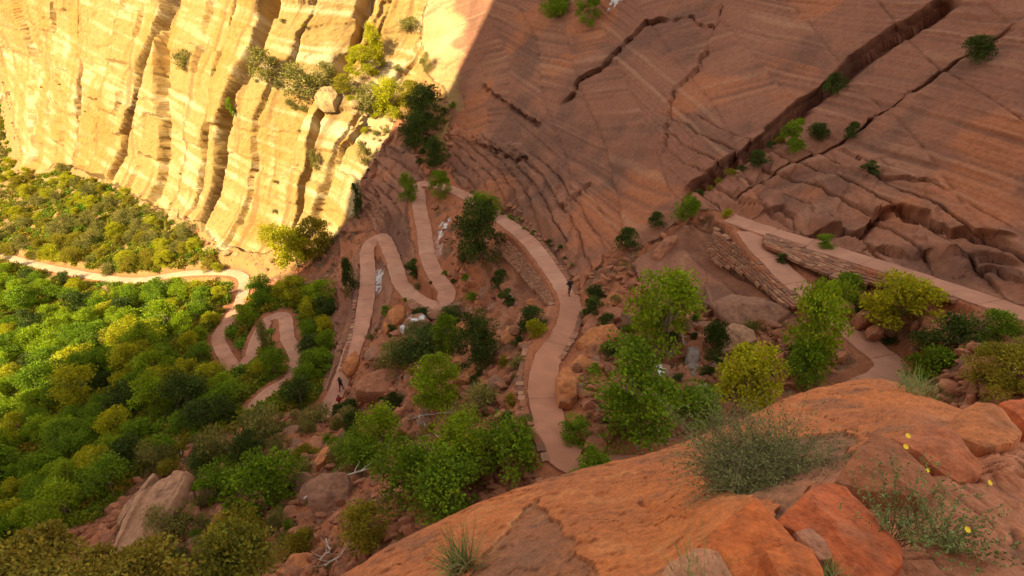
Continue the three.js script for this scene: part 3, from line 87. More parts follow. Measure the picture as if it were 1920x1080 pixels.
const FACE_AREAS = [[[-12.3,-112.2],[28.2,-81.7],[52.6,-48.6],[42.8,-32.8],[30.9,-18.3],[29.2,-20.1],[28.5,-23.9],[27.5,-27.4],[24.3,-35.1],[20.9,-38.5],[18.6,-40.6],[15.8,-42.8],[11.5,-40.9],[9.3,-41.5],[5.9,-38.9],[5.1,-42.5],[2.4,-53.7],[-2.1,-64.3],[-7.9,-72.9],[-10,-79.2],[-10.4,-90.3],[-16.5,-102.3],[-15.4,-107.2]],
[[-19.24,-92.46],[-13.6,-76.75],[-15.37,-75.59],[-14.86,-68.42],[-11.89,-56.05],[-14.03,-56.15],[-17.66,-65.92],[-20.27,-69.61],[-22.86,-71.31],[-27.77,-75.87],[-24.88,-76.12],[-22.61,-82.42]],
[[-27.78,-75.08],[-21.98,-68.26],[-18.72,-50.98],[-18.8,-45.59],[-19.29,-39.45],[-20.18,-40.36],[-23.81,-55.26]],
[[-19.25,-64.29],[-16.8,-59.21],[-14.05,-52.36],[-14.62,-48.51],[-15.28,-41.01],[-17.7,-53.65]],
[[10.28,-39.21],[13.31,-41.02],[15.7,-41.72],[17.02,-39.44],[16.8,-37.58],[17.66,-33.01],[18.74,-28.66],[18.96,-27.54],[16.89,-27.18],[13.92,-32.9],[10.82,-35.24]]];
const ROCKY = [[[-2,-58.6],[4,-41.5],[3.9,-34.2],[1.2,-30.9],[-3.5,-46.9],[-5.6,-52.5],[-0.6,-50.7]],
[[19.7,-35.2],[23.6,-30.6],[23.9,-28.3],[20.8,-28.9],[20,-31.3]],
[[5.8,-36.1],[9.4,-34.6],[8.2,-28.6],[4.5,-25.7],[3.8,-29]]];
const GREEN_AREAS = [[[-165.3,-100.5],[-107.6,-94.5],[-87.9,-85.6],[-68.2,-78.5],[-47.5,-75],[-41.5,-68.2],[-28.6,-64.9],[-20.3,-41.9],[-21.4,-37],[-25.1,-34.6],[-29.4,-35.1],[-31.8,-32.7],[-33.8,-29.6],[-33.1,-25.6],[-36,-23.5],[-65.8,-25.7]],[[-240,-176.2],[-168.3,-176.7],[-140,-140.2],[-113.5,-126.2],[-94.2,-114.1],[-73.7,-99.8],[-54.7,-83.2],[-49.2,-79.1],[-59.1,-80.9],[-70.7,-82.6],[-90.6,-89.5],[-112.1,-99.8],[-187.2,-118.9]]];
const APRON = [[17.41,-41.4],[18.63,-39.9],[20.37,-36.83],[19.32,-37.01],[19.04,-34.39],[19.78,-29.73],[19.32,-30.47],[18.42,-34.59],[17.28,-39.94]];
const CRACKS = [[0.38,1.3,0.3,3,[[19.8,-7,-71.8],[17,-7.8,-73.8],[13.7,-10.8,-72.7],[11.7,-12.8,-71.6],[8.8,-14.6,-72.3],[8,-16,-70.7],[6.3,-17.4,-70.5]]],
[1,2.6,0.7,6,[[15.8,-19.2,-45.2],[18.1,-17.9,-45.3],[21.7,-16.2,-46.7],[24,-14.9,-48.4],[26.9,-13.1,-50.4],[30.5,-10.8,-52.1],[33,-8.8,-53.2],[35.8,-6.7,-53.4],[38.5,-4.5,-53.1],[39.9,-3.3,-53]]],
[0.5,1.3,-0.4,4,[[17.7,-19.1,-41.6],[21.5,-17.4,-43.1],[24.7,-16.1,-44.8],[28.6,-14.2,-45.3],[32,-12,-46.1],[34.5,-10,-46.2],[37,-7.6,-46.8],[38.8,-6.2,-46.6],[41.3,-4.2,-46.7]]],
[0.25,0.5,0.2,1.5,[[28.5,-14.4,-44.9],[29.5,-14.8,-41.9],[29.4,-15.6,-39.7],[30.8,-14.9,-38.6],[31.6,-14.5,-36.5]]],
[0.5,1.5,0.5,4,[[22.5,-18.6,-36.3],[24.6,-18.2,-35.8],[26,-17.9,-34.9],[28.1,-17,-36.2],[29.3,-16.5,-35.6],[29.4,-16.5,-32.8],[29.8,-15.9,-29.9],[30.8,-15,-27.1]]],
[0.45,0.8,0.4,4,[[-5.1,-18.1,-87.7],[-1.2,-18.8,-79.7],[2.9,-19.8,-71.5],[4.2,-19.8,-69.4]]],
[0.3,0.5,0.3,3,[[22.2,-9.6,-64.4],[21,-11.2,-62.2],[17.9,-13.7,-60.1],[15.3,-18.1,-50.6]]],
[0.3,0.5,-0.3,3,[[25.2,-4.9,-70],[22.9,-8.8,-65.2],[22.2,-9.6,-64.4]]],
[0.35,0.8,0.3,2,[[2.8,-23,-66.1],[0.4,-24.2,-68.7],[-2.7,-24.3,-74.5],[-6.6,-24.8,-80]]],
[0.3,0.6,0.3,2,[[4.8,-24.7,-53.4],[6.8,-23.3,-53.9],[8.9,-21.6,-55.2]]],
[0.35,0.8,0.4,2,[[23.6,-18.6,-33.7],[26.8,-17.8,-33],[27.5,-17.4,-30.7],[28.9,-16.5,-29.2],[30.2,-15.5,-26.1]]],
[0.3,0.6,0.25,1.5,[[19.6,-18.6,-39.7],[22.7,-18.2,-39.9],[23.2,-18.5,-36.1],[24.6,-18.2,-35.8]]],
[0.25,0.5,0.2,1.5,[[19.4,-7.3,-71.7],[21.9,-6.6,-70.4],[22.2,-7.3,-68.9],[23.5,-7.8,-66.7]]],
[0.3,0.5,0.3,2,[[25.2,-18.4,-31.1],[26.9,-17.3,-27.8],[29,-16.2,-27.3],[29.4,-15.9,-25]]],
[0.4,0.8,0.3,2,[[-27.9,-39.6,-75.4],[-22.2,-30.2,-79.4],[-19.7,-25.7,-87.1]]],
[0.4,0.8,0.4,2,[[-23.2,-30.4,-79.9],[-19.1,-32.9,-71.2],[-13.7,-33.9,-57.3]]]];
const JOINTS = [[1.2,0.9,[[-31.8,-195.9],[-45,-191.9]]],
[1.6,1.6,[[-10.8,-164.3],[-20.7,-164.3],[-23.8,-161.1],[-43.9,-163.1]]],
[1.5,2.2,[[-8.6,-130.4],[-16.2,-131.5],[-21.3,-133.5],[-26.4,-134.5],[-34.5,-138.9],[-43.6,-141.1]]],
[0.9,0.9,[[-17.9,-128.5],[-29.2,-124],[-42.7,-124.8]]],
[1.2,1.6,[[-7.8,-109.6],[-16.3,-108.3],[-22.7,-107.2],[-32.7,-108.8],[-42.3,-109.1]]],
[2.6,4,[[-7.6,-100.9],[-15.6,-98.6],[-20.9,-99.7],[-30.3,-103.1],[-42.9,-103.3]]],
[1,1.6,[[-22.4,-81.9],[-30,-80.7],[-41.2,-80.2]]],
[0.8,0.8,[[-26.5,-76.2],[-32.2,-76.2],[-38.3,-77.2]]],
[0.8,0.7,[[-9.1,-145.2],[-21.4,-147.1],[-36.3,-151.9],[-44.3,-151.7]]],
[0.9,1,[[-12.5,-178.7],[-24.9,-184.9],[-45.2,-177.3]]],
[2,2.4,[[-6,-86.9],[-12.5,-85.6],[-17.4,-84]]]];
const WALL_EDGE = [[-73.2,104],[-72.6,94.1],[-73.8,86.4],[-74.7,79.5],[-75.4,71.6],[-77.2,66.4],[-77.1,60.4],[-75.4,55.2],[-73.6,49.3],[-73.6,43.5],[-74.8,36.3],[-74.1,30.1],[-65.9,26.8],[-60,25.2],[-67.2,19.8],[-65.3,15],[-62.9,12],[-62.5,9.6],[-61.1,6.7],[-63.3,2.4],[-61.9,-0.9],[-60.2,-3.9]];  // edge of the unseen wall, carried back along the sun from the shadow line
const STONE_WALLS = [[[[17.24,-19.83,-39.98],[17.89,-19.87,-37.53],[18.42,-19.64,-34.59],[18.8,-19.74,-32.4],[19.18,-19.82,-30.72],[19.47,-19.88,-29.6]],[[16.54,-21.06,-38.53],[16.88,-21.42,-37.01],[17.7,-20.83,-34.5],[18.15,-20.41,-32.08],[18.48,-20.31,-30.17],[18.87,-20.24,-28.85]]],
[[[19.87,-18.89,-36.95],[21.13,-18.85,-35.6],[22.39,-18.77,-33.93],[23.99,-18.72,-31.81],[25.13,-18.47,-30.31],[25.55,-18.07,-28.86],[25.8,-17.81,-27.93],[26.34,-17.29,-25.86]],[[19.38,-19,-35.45],[20.46,-19.02,-33.81],[21.47,-19.05,-32.15],[22.77,-19.09,-30.61],[24.24,-18.9,-29.76],[25.05,-18.36,-28.21],[25.38,-18,-27.35],[25.99,-17.37,-25.41]]],
[[[-0.49,-28.18,-53.36],[1.42,-27.5,-48.08],[2.56,-26.91,-44.37],[3.83,-25.69,-38.86]],[[-0.84,-28.72,-51.06],[1.11,-28.12,-45.94],[2.16,-27.32,-42.07],[3.4,-25.61,-36.74]]],
[[[-12.2,-34.24,-50.43],[-9.93,-33.79,-47.94],[-7.59,-33.11,-46.27],[-6.37,-32.8,-47.25]],[[-11.61,-34.16,-48.79],[-9.49,-33.55,-46.28],[-7.28,-32.94,-44.67],[-6.02,-32.83,-45.88]]]];
const KERBS = [[[1.1,-24.52,-29.69],[0.72,-23.78,-26.64],[0.47,-23.37,-23.93],[0.68,-22.7,-21.29],[1.23,-21.94,-18.87],[1.7,-21.44,-16.99]],
[[5.74,-24.36,-34.72],[4.89,-23.8,-31.12],[3.29,-22.79,-26.7]],
[[2.44,-26.18,-53.72],[4.08,-25.69,-46.56],[5.08,-25.15,-41.47],[5.64,-24.71,-37.62]],
[[-18.45,-38.33,-42.09],[-18.74,-38.13,-47.32],[-19.68,-38.03,-53.6]]];
const TREES = [  // x, y, z, crown radius, height, foliage, label
[10,-22.52,-27.6,2.8,5.89,'B',"bright green bushy tree standing over the rubble left of the angular block"],
[17.16,-20.87,-23.36,1.9,6.52,'B',"tallest slender green tree growing beside the lower path leg below the stone wall"],
[5.94,-21.51,-18.59,2.8,6.51,'M',"large leafy green tree right of the near paved bend, above the smooth ledge"],
[12.95,-21.09,-21.12,2.31,3.72,'Y',"yellow green tree between the pale speckled boulder and the tall slender tree"],
[16.36,-20.81,-22,1.66,2.64,'M',"low darker tree at the foot of the tall slender tree"],
[23.69,-19.22,-25.63,2.34,3.72,'Y',"bright young tree growing between the two path legs on the right"],
[-5.56,-28.57,-27.58,1.99,5.15,'B',"bright green tree beside the long flat boulder, middle of the rubble slope"],
[-9.15,-29.58,-24.35,1.88,4.05,'B',"slim bright tree just below the long flat boulder"],
[-17.2,-33.07,-22.53,2.92,4.91,'M',"round green tree left of the leaning brown boulder"],
[-10.15,-29.12,-22.61,1.83,3.09,'M',"spreading green tree behind the leaning brown boulder"],
[-5.29,-24.59,-17.22,2.28,4.17,'M',"leafy tree at the left end of the thicket above the ledge"],
[-2.66,-23.85,-18.07,2.14,4.06,'B',"leafy tree in the middle of the thicket, below the bleached dead branches"],
[-0.13,-22.22,-16.84,1.92,3.34,'M',"leafy tree at the right end of the thicket beside the near paved bend"],
[-2.85,-22.73,-15.3,2.66,3.45,'M',"low wide tree of the thicket leaning against the smooth ledge edge"],
[-7.12,-24.88,-14.94,1.45,2.46,'O',"olive green small tree at the left edge of the smooth ledge"],
[-5.75,-30.52,-35.89,1.5,4.92,'M',"narrow green tree below the paved loop, beside the dark shrubs"],
[9.74,-21.5,-19.31,1.8,2.78,'M',"green tree behind the smooth ledge, under the pale speckled boulder"],
[-31.68,-42.46,-74.65,3.11,8.08,'O',"thin brownish green tree at the foot of the sunlit cliff, on the shadow line"],
[-35.09,-44.11,-73.27,4.25,7.58,'Y',"sunlit yellow green tree at the foot of the pale cliff"],
[3.82,-21,-15.91,1.3,1.7,'M',"small tree between the near paved bend and the smooth ledge"],
[-22.73,-35.93,-25.56,1.92,3.18,'M',"dark green tree on the rubble slope right of the tilted slab"],
[-17.35,-32,-18.74,2.13,2.94,'O',"yellow green tree below the tilted slab near the bottom edge"]];
const SHRUBS = [
[-3.4,-30.03,-52.33,3.53,7.68,'D',"big dark evergreen shrub filling the hollow below the upper path leg"],
[-3.77,-29.25,-60.61,2.93,3.33,'G',"lighter green bush on top of the big dark evergreen shrub"],
[-2.96,-27.91,-30.98,2.53,5.02,'D',"dark spreading evergreen shrub right of the narrow green tree"],
[-8.11,-31.16,-36.88,3.36,2.69,'D',"low dark shrub below the red boulder with white stains"],
[-10.54,-31.78,-36.29,2.51,2.01,'S',"grey green shrub behind the long flat boulder"],
[-13.91,-24.83,-88.14,4.35,6.79,'D',"uppermost dark shrub in the shaded gully"],
[-15.33,-26.76,-84.38,3.5,5.68,'D',"second dark shrub down the shaded gully"],
[-12.14,-28.28,-78.91,2.39,4.52,'D',"small dark shrub in the narrow of the gully"],
[-10.38,-30.05,-70.44,2.03,4.18,'G',"green bush at the topmost hairpin of the paved path"],
[-15.19,-31.07,-70.74,1.78,4.4,'G',"green bush left of the topmost hairpin"],
[-12.14,-33.54,-54.84,1.28,2.71,'D',"round dark bush between the two paved legs above the loop"],
[-20.97,-38.24,-56.92,1.2,5.32,'D',"dark shrub left of the straight path leg"],
[-23.96,-35.11,-74.87,1.05,6.36,'D',"narrow dark shrub on the shaded rock beside the shadow line"],
[-1.12,-30.29,-45.31,1.21,2.17,'D',"small dark bush on the bare rock below the upper path leg"],
[-0.52,-29.46,-41.28,1.01,1.69,'D',"lower dark bush on the bare rock below the upper path leg"],
[1.7,-25.39,-32.85,1.69,1.93,'D',"dark shrub left of the path above the rubble step"],
[1.73,-24.6,-30.71,0.92,1.48,'Y',"bright green bush left of the path above the rubble step"],
[6.76,-24.3,-35.88,1.12,1.44,'D',"dark bush at the right edge of the path by the lone hiker"],
[6.24,-24.02,-32.72,1.09,1.98,'D',"dark shrub below the lone hiker, right of the path"],
[3.35,-21.31,-18.57,0.95,1.51,'G',"green bush at the right edge of the near paved bend"],
[15.35,-20.55,-41.69,1.4,2.35,'G',"green bush at the lower end of the great dark cleft"],
[18.2,-19,-40.26,0.62,0.78,'Y',"tiny bright bush at the outer tip of the upper hairpin"],
[23.42,-18.56,-34.45,0.78,1.21,'G',"green bush at the foot of the rock face above the stone wall"],
[10.5,-22.87,-41.63,1.44,1.79,'D',"dark shrub at the foot of the rock face, left of the cleft"],
[13.19,-21.32,-42.88,1,1.16,'D',"small dark shrub just below the cleft bush"],
[28.95,-15.59,-40.44,0.84,1.22,'D',"lone dark bush on the broad shaded rock face"],
[25.24,-15.27,-46.47,1.33,3.25,'G',"tallest green bush inside the great dark cleft"],
[27.68,-13.96,-47.34,1.22,1.47,'D',"dark bush in the cleft, right of the tallest one"],
[29.73,-13.57,-45.4,0.74,1.41,'D',"small dark bush on the ledge beside the second cleft"],
[37.37,-7.57,-45.56,1.54,1.97,'D',"dark bush high in the second cleft near the right edge"],
[30.65,-10.77,-51.85,1.16,1.64,'D',"dark scrub in the upper part of the great cleft"],
[22.33,-16.33,-45.77,1.11,1.26,'D',"dark scrub in the middle of the great cleft"],
[6.71,-7.88,-86.58,3.24,3.41,'G',"left green bush at the top edge of the shaded rock face"],
[10.38,-8.89,-80.34,2.11,4.96,'G',"right green bush at the top edge beside the white water stain"],
[22.28,-19.47,-28.76,1.52,2,'G',"green shrub between the two path legs, left of the young tree"],
[23.34,-17.94,-21.61,2.04,2.78,'D',"dark shrub in the hollow below the upper path leg"],
[25.01,-16.61,-21.21,1.18,1.19,'G',"green shrub at the lower edge of the upper path near the right side"],
[21.51,-16.35,-16.69,2.01,2.92,'O',"big dark olive shrub at the right edge of the picture"],
[21.88,-19.01,-20.24,1.44,2.12,'G',"green plant between the smooth ledge and the big olive shrub"],
[19.88,-19.15,-33.3,0.45,0.85,'D',"small round bush on the rock at the inner hairpin wall"],
[12.76,-21.82,-25.9,1.08,2.24,'D',"dark shrub left of the angular block"],
[-43.29,-19.45,-96.69,3.33,5.29,'S',"left grey green shrub on the sunlit cliff bench"],
[-36.81,-20.51,-94.93,5.05,5.54,'S',"wide grey green shrub on the sunlit cliff bench"],
[-32.42,-19.47,-96.51,2.68,4.06,'S',"grey green shrub beside the boulder on the cliff bench"],
[-25.21,-16.26,-102.07,2.32,6.49,'Y',"upper bright bush in the sunlit cleft"],
[-26.73,-18.62,-98.78,3.37,5.15,'Y',"lower bright bush in the sunlit cleft"],
[-20.89,-22.75,-93.06,3.97,6.02,'Y',"bright bush on the sunlit talus beside the gully"],
[-17.09,-23.14,-92.29,2.9,4.99,'O',"olive bush on the talus at the shadow line"],
[-25.01,-22.83,-92.76,3.17,4.5,'S',"grey shrub on the talus below the sunlit boulder"],
[-29.47,-21.06,-94.98,2.35,3.03,'O',"olive bush on the talus just right of the sunlit boulder"],
[-64.67,-19.69,-110.37,2.54,3.44,'S',"small grey shrub high on the sunlit cliff"],
[-51.06,-24.87,-96.82,0.89,3.57,'G',"small green shrub in the joint of the sunlit cliff"],
[-33.82,-31.2,-86.48,1.26,3.37,'S',"grey shrub in the joint below the cliff bench"],
[-24.54,-28.17,-84.24,1.51,4.19,'S',"grey shrub on the pale rock above the shadow line"],
[-18.79,-11.97,-105.9,2.45,2.11,'S',"scrub on the small ledge of the bright cliff"],
[-15.28,-18.3,-99.07,1.31,3.09,'S',"scrub tuft on the bright cliff left of the shadow line"],
[-42.96,-43.41,-82.71,2.83,3.3,'Y',"bright bush on the foot of the pale cliff"],
[-27.33,-41.63,-45.45,1.78,3.91,'G',"round green bush between the hairpins in the wood"],
[-30.74,-42.86,-50.64,1.16,4.82,'S',"grey shrub between the hairpin legs in the wood"],
[-25.29,-36.93,-26.67,1.24,1.6,'S',"grey shrub above the tilted slab"],
[-32.09,-39.58,-30.78,1.94,2.63,'S',"grey shrub beside the lone boulder on the slope"],
[-24.82,-37.31,-29.17,2.36,3.48,'S',"large grey shrub on the rubble slope"],
[-21.8,-36.34,-31.46,2.97,3.07,'S',"wide grey shrub below the woodland hairpins"],
[-14.2,-34.84,-31.47,1.33,2.01,'S',"pale shrub where the straight path leg begins"],
[-18.04,-36.92,-33.44,2.11,2.35,'S',"wide grey shrub hiding the foot of the straight path leg"],
[-2.07,-25.36,-23.7,1.77,2.24,'S',"dry greyish shrub left of the near paved bend"],
[-23.06,-33.86,-20.54,1.88,2.77,'S',"dark grey shrub at the right side of the tilted slab"],
[-12.15,-28.8,-16.58,1.38,1.64,'O',"olive shrub under the leaning brown boulder"],
[-25.31,-37.31,-28.28,1.8,2.93,'D',"dark shrub above the rock pile on the slope"],
[-20.83,-35.48,-27.36,1.73,4.22,'D',"dark shrub beside the rock pile, left of the round green tree"],
[-9.75,-31.81,-30.84,1.01,1.44,'D',"dark shrub under the long flat boulder"],
[-6.01,-32.38,-42.4,1.87,2.36,'D',"dark shrub below the outer edge of the paved loop"],
[-9.78,-33.43,-45.13,1.31,1.74,'D',"dark shrub below the middle of the paved loop"]];
const SCATTER = {
wood: [[-81.9,-53,-77,2.31,3.45,'M','a'],
[-69,-50.5,-44.5,2.67,4.25,'B','i'],
[-80.9,-53.2,-55.9,2.56,3.91,'M','e'],
[-32.8,-40.7,-35.8,1.49,2.74,'M','j'],
[-41.5,-41.7,-28.5,1.65,3.04,'M','i'],
[-49.7,-45.2,-41.4,1.49,2.21,'M','e'],
[-42,-43,-40.1,2.49,4.38,'D','f'],
[-70.6,-51.3,-66.2,1.65,3.26,'B','b'],
[-38.1,-42.5,-39.9,2.63,5.1,'B','f'],
[-63.3,-50.2,-71.7,1.88,3.91,'M','b'],
[-66.2,-49,-39.4,2.47,4.53,'Y','i'],
[-64.8,-49.9,-57.1,2.1,4.16,'B','e'],
[-38.1,-41.3,-33.3,1.48,2.85,'B','j'],
[-67.3,-50.5,-55.5,2.34,3.41,'D','e'],
[-48.1,-44.8,-38.3,2.09,3.33,'B','i'],
[-91.6,-54.4,-70.3,1.95,3.97,'B','b'],
[-76.4,-52.5,-56.6,1.79,2.75,'M','e'],
[-95.9,-54.7,-77,1.72,2.77,'D','a'],
[-36.9,-41.4,-35.4,1.85,2.83,'M','j'],
[-30.8,-40.3,-36.4,1.96,3.35,'D','g'],
[-102,-56,-75.8,1.63,2.73,'M','a'],
[-38.6,-43.1,-42.8,1.56,2.77,'D','f'],
[-55.4,-47.7,-57.1,1.6,3.13,'B','f'],
[-40.6,-40.1,-23.7,1.91,3.65,'M','i'],
[-62.7,-49.6,-45.7,2.1,3.95,'B','e'],
[-76.9,-52.3,-66.5,2.37,4.97,'D','b'],
[-112.6,-57,-88,2.06,3.45,'D','a'],
[-56.4,-47.6,-51.3,2.73,5.28,'Y','f'],
[-28.2,-42.3,-61.2,2.17,3.16,'B','d'],
[-58.4,-48.3,-42.4,1.76,3.05,'Y','i'],
[-59.9,-47.1,-35,2.66,5.04,'M','i'],
[-85.1,-53.7,-55.4,1.66,2.4,'Y','e'],
[-71.1,-51.6,-51.3,2.42,4.4,'Y','e'],
[-105.1,-56.4,-77.9,1.46,2.21,'D','a'],
[-35.1,-40.4,-31.6,2.03,3.68,'D','j'],
[-57.6,-48.6,-62.8,2.13,4.35,'B','b'],
[-62.7,-49.5,-58.9,2.34,4.06,'M','f'],
[-31.1,-42.9,-62.1,2.4,4.55,'Y','d'],
[-89.3,-53.6,-79.2,2.05,4.01,'B','a'],
[-50.9,-45.6,-44.7,2.79,5.6,'Y','f'],
[-85.3,-53.9,-60.6,1.87,3.29,'M','e'],
[-42.7,-41.3,-26.5,1.52,2.47,'Y','i'],
[-117.2,-57.2,-93.8,2.36,4.1,'B','a'],
[-94.7,-55,-70,2.25,3.59,'B','b'],
[-26.1,-42.1,-53,1.58,2.85,'M','d'],
[-84.8,-53.2,-74.5,2.71,5.07,'M','a'],
[-28.4,-39.7,-36.3,1.67,2.94,'D','g'],
[-52.4,-44.5,-30.4,2.01,3.57,'M','i'],
[-22.2,-40.6,-48.8,1.7,2.72,'M','h'],
[-39.6,-43.9,-47.2,1.89,2.8,'Y','g'],
[-84.4,-53.3,-67.1,1.41,2.38,'Y','b'],
[-66.8,-50.7,-48.7,1.41,2.29,'B','e'],
[-65.5,-50,-43.9,1.95,3.22,'M','i'],
[-46.4,-41.8,-24.6,2.59,4.02,'B','i'],
[-55.7,-46.4,-35.1,2.3,3.39,'M','i'],
[-38.8,-45.3,-66.8,2.13,3.81,'M','d'],
[-44.3,-46.4,-61.3,1.44,2.22,'Y','c'],
[-21.5,-40.3,-44.7,2.03,3.01,'M','h'],
[-51.3,-45.1,-33.6,2.77,4.93,'M','i'],
[-49.1,-42.9,-26.5,1.8,2.66,'M','i'],
[-107.6,-56.5,-82.5,1.76,3.42,'B','a'],
[-55.6,-48.9,-72.6,2.08,3.68,'B','c'],
[-58.4,-48.2,-45.7,2.05,3.61,'B','e'],
[-75.8,-52.2,-50,2.79,5.92,'M','e'],
[-46.3,-44.6,-45.5,1.82,2.81,'Y','f'],
[-79.5,-52.6,-79.4,1.86,3.1,'Y','b'],
[-44.3,-44.9,-50.8,2,3.26,'M','f'],
[-58.9,-48.6,-57.9,2.48,4.91,'M','f'],
[-68.4,-50.8,-61.8,2.43,5.13,'B','e'],
[-67.4,-50.8,-66.3,2.08,3.94,'B','b'],
[-21.5,-39.2,-38,1.71,3.52,'D','h'],
[-45.4,-43.6,-40,1.74,2.72,'M','f'],
[-96.4,-55.2,-72,1.76,3.23,'M','a'],
[-53.2,-46.5,-47.7,2.74,5.53,'M','f'],
[-43.2,-43.9,-44,2.03,4.01,'M','f'],
[-69.2,-51.1,-48.2,2.35,4.91,'D','e'],
[-56.2,-45.9,-32.8,1.4,2.15,'B','i'],
[-85.6,-53.3,-79.7,1.75,3.29,'B','a'],
[-90.1,-54.5,-66.1,2.72,4.29,'B','e'],
[-60.9,-48.9,-49.3,2.74,5.17,'M','e'],
[-61.5,-49.6,-65,1.75,3.66,'B','b'],
[-69.7,-51.2,-53.8,1.92,3.41,'Y','e'],
[-62.2,-49.9,-68.2,2.47,3.9,'D','b'],
[-87.9,-53.6,-71.3,1.98,3.76,'B','a'],
[-78.7,-52.9,-57.6,1.7,3.58,'Y','e'],
[-40,-41.9,-32.2,1.66,2.9,'Y','j'],
[-24.4,-41.6,-48.7,1.66,3.45,'D','h'],
[-101.2,-56.1,-69.7,1.89,3.96,'B','b'],
[-39.7,-41.6,-30,1.83,3.65,'B','j'],
[-80.2,-52.9,-52.6,1.92,3.98,'M','e'],
[-44.5,-43.3,-32.3,2.06,3.87,'M','i'],
[-127.2,-58.6,-99,1.49,3.08,'B','a'],
[-102.4,-54.7,-89,2.25,3.8,'Y','a'],
[-103.9,-56.4,-74,2.07,4.33,'M','a'],
[-34.4,-39.5,-28,2.23,4.01,'M','j'],
[-48.7,-46,-54.1,2.77,5.67,'B','f'],
[-92.8,-53.6,-84.9,1.53,2.74,'D','a'],
[-97.8,-54.6,-81.2,2.05,4.2,'M','a'],
[-62.9,-49.4,-53.6,2.79,4.99,'M','e'],
[-54.5,-44.4,-28.3,1.72,3.02,'Y','i'],
[-96.3,-55.4,-67.7,1.57,2.47,'B','e'],
[-62.1,-49.2,-42.4,2.48,4.71,'M','i'],
[-74.3,-52,-58.2,1.6,2.53,'B','e'],
[-122.4,-57.8,-98,2.09,3.71,'M','a'],
[-72.9,-51.6,-62.1,2.73,4.53,'B','e'],
[-71.3,-51.6,-74.5,1.56,2.35,'B','b'],
[-65.4,-50.6,-74,1.8,3.23,'B','b'],
[-24.9,-41.4,-56.8,1.58,3.29,'D','d'],
[-51.4,-46,-39.4,2.29,3.44,'B','i'],
[-43.3,-45.5,-54.6,1.75,2.99,'Y','g'],
[-50,-45.6,-47.2,1.43,2.67,'D','f'],
[-29.7,-42.5,-45.9,1.49,2.52,'Y','h'],
[-68.4,-49.8,-41.4,1.52,2.95,'M','i'],
[-124.6,-58.5,-94.8,2.26,4.33,'B','a'],
[-42,-42.4,-31,1.62,3.33,'B','i'],
[-40.3,-42.1,-36.8,2.26,3.63,'Y','j'],
[-108.3,-56.9,-79.5,1.63,3.38,'Y','a'],
[-36.2,-39.3,-25.3,2.18,4,'B','i'],
[-83.3,-53.5,-62.6,1.51,2.42,'B','e'],
[-32.4,-40,-32.2,1.84,2.66,'M','j'],
[-79.5,-52.6,-64.6,2.28,3.94,'Y','e'],
[-32,-43.3,-64.4,1.72,3.25,'M','d'],
[-72.7,-51.2,-45.9,1.83,3.29,'M','i'],
[-104.5,-55.4,-86.4,2.29,4.67,'B','a'],
[-65.8,-50.4,-63.7,1.42,2.67,'M','b'],
[-73,-51.9,-55.2,2.13,4,'M','e'],
[-36.9,-44.5,-62.8,1.83,3.02,'M','d'],
[-108.8,-55.4,-93.7,1.56,2.91,'Y','a'],
[-96.3,-54.3,-82.8,1.45,2.93,'B','a'],
[-89.4,-53.5,-82.9,1.54,3.01,'M','a'],
[-69.8,-51,-59.3,1.77,2.97,'B','e'],
[-57.7,-49.1,-70.7,2.54,5.29,'M','b'],
[-59.9,-48.6,-52.4,1.95,4,'B','e'],
[-75.5,-52.1,-60.8,2.3,4.41,'M','e'],
[-68.2,-51.1,-70.2,2.29,3.48,'M','b'],
[-48.3,-44.4,-33.1,1.41,2.27,'M','i'],
[-52.5,-47.7,-63,1.65,2.53,'M','b'],
[-47.7,-46.7,-60.1,1.99,3.5,'B','c'],
[-65.5,-50.5,-68.7,2.07,3.01,'Y','b'],
[-87.4,-54.1,-57.2,1.99,3.82,'Y','e'],
[-99.8,-54.4,-87.4,1.81,3.36,'B','a'],
[-80.2,-52.7,-69.1,1.6,2.84,'M','a'],
[-48.4,-47.6,-66.6,1.9,3.59,'M','c'],
[-63,-47.9,-36.4,2.28,3.81,'Y','i'],
[-52.9,-47,-54.8,2.78,5.66,'Y','f'],
[-55.4,-47,-37.8,2.04,4.01,'B','i'],
[-31.9,-42,-42,1.63,3.43,'B','g'],
[-46,-44.1,-36.3,2.28,3.95,'M','i'],
[-49.1,-43.5,-29.3,2.22,4.68,'M','i'],
[-91.1,-53.9,-75.5,2.38,4.03,'B','a'],
[-54.1,-46.9,-40.2,1.53,2.43,'B','i'],
[-24,-41.3,-53,1.45,2.3,'Y','d'],
[-89.9,-54.5,-61,2.39,4.24,'B','e'],
[-46.4,-42.6,-28.2,1.92,3.08,'M','i'],
[-93.1,-53.9,-81.9,1.91,3.2,'M','a'],
[-63.3,-49.9,-63.3,1.73,2.79,'M','b'],
[-38.7,-39.9,-25.1,1.48,2.87,'B','i'],
[-68.9,-50.9,-57.5,1.46,2.51,'B','e'],
[-59.7,-49.5,-73.1,1.65,3.25,'Y','b'],
[-77,-52.4,-75,1.92,3.55,'M','b'],
[-84,-53,-82.8,1.65,2.69,'D','a'],
[-46.9,-45.2,-49.1,2.72,5.36,'Y','f'],
[-58.8,-47.6,-37.8,1.89,3.86,'M','i'],
[-47.2,-44.4,-42.6,1.43,2.2,'M','f'],
[-55.6,-48,-60.5,2.05,3.71,'Y','b'],
[-93.4,-55.1,-64.2,1.66,3.02,'B','e'],
[-42.7,-40.7,-24.1,1.85,3.09,'B','i'],
[-42.8,-44.3,-46.9,2.5,5.09,'B','f'],
[-64.9,-50.1,-60.7,2.15,4.28,'M','f'],
[-129.3,-59.1,-98,2.19,3.91,'M','a'],
[-59.9,-48.7,-55.2,2.23,3.76,'M','f'],
[-32.2,-41,-38.5,1.54,2.61,'M','g'],
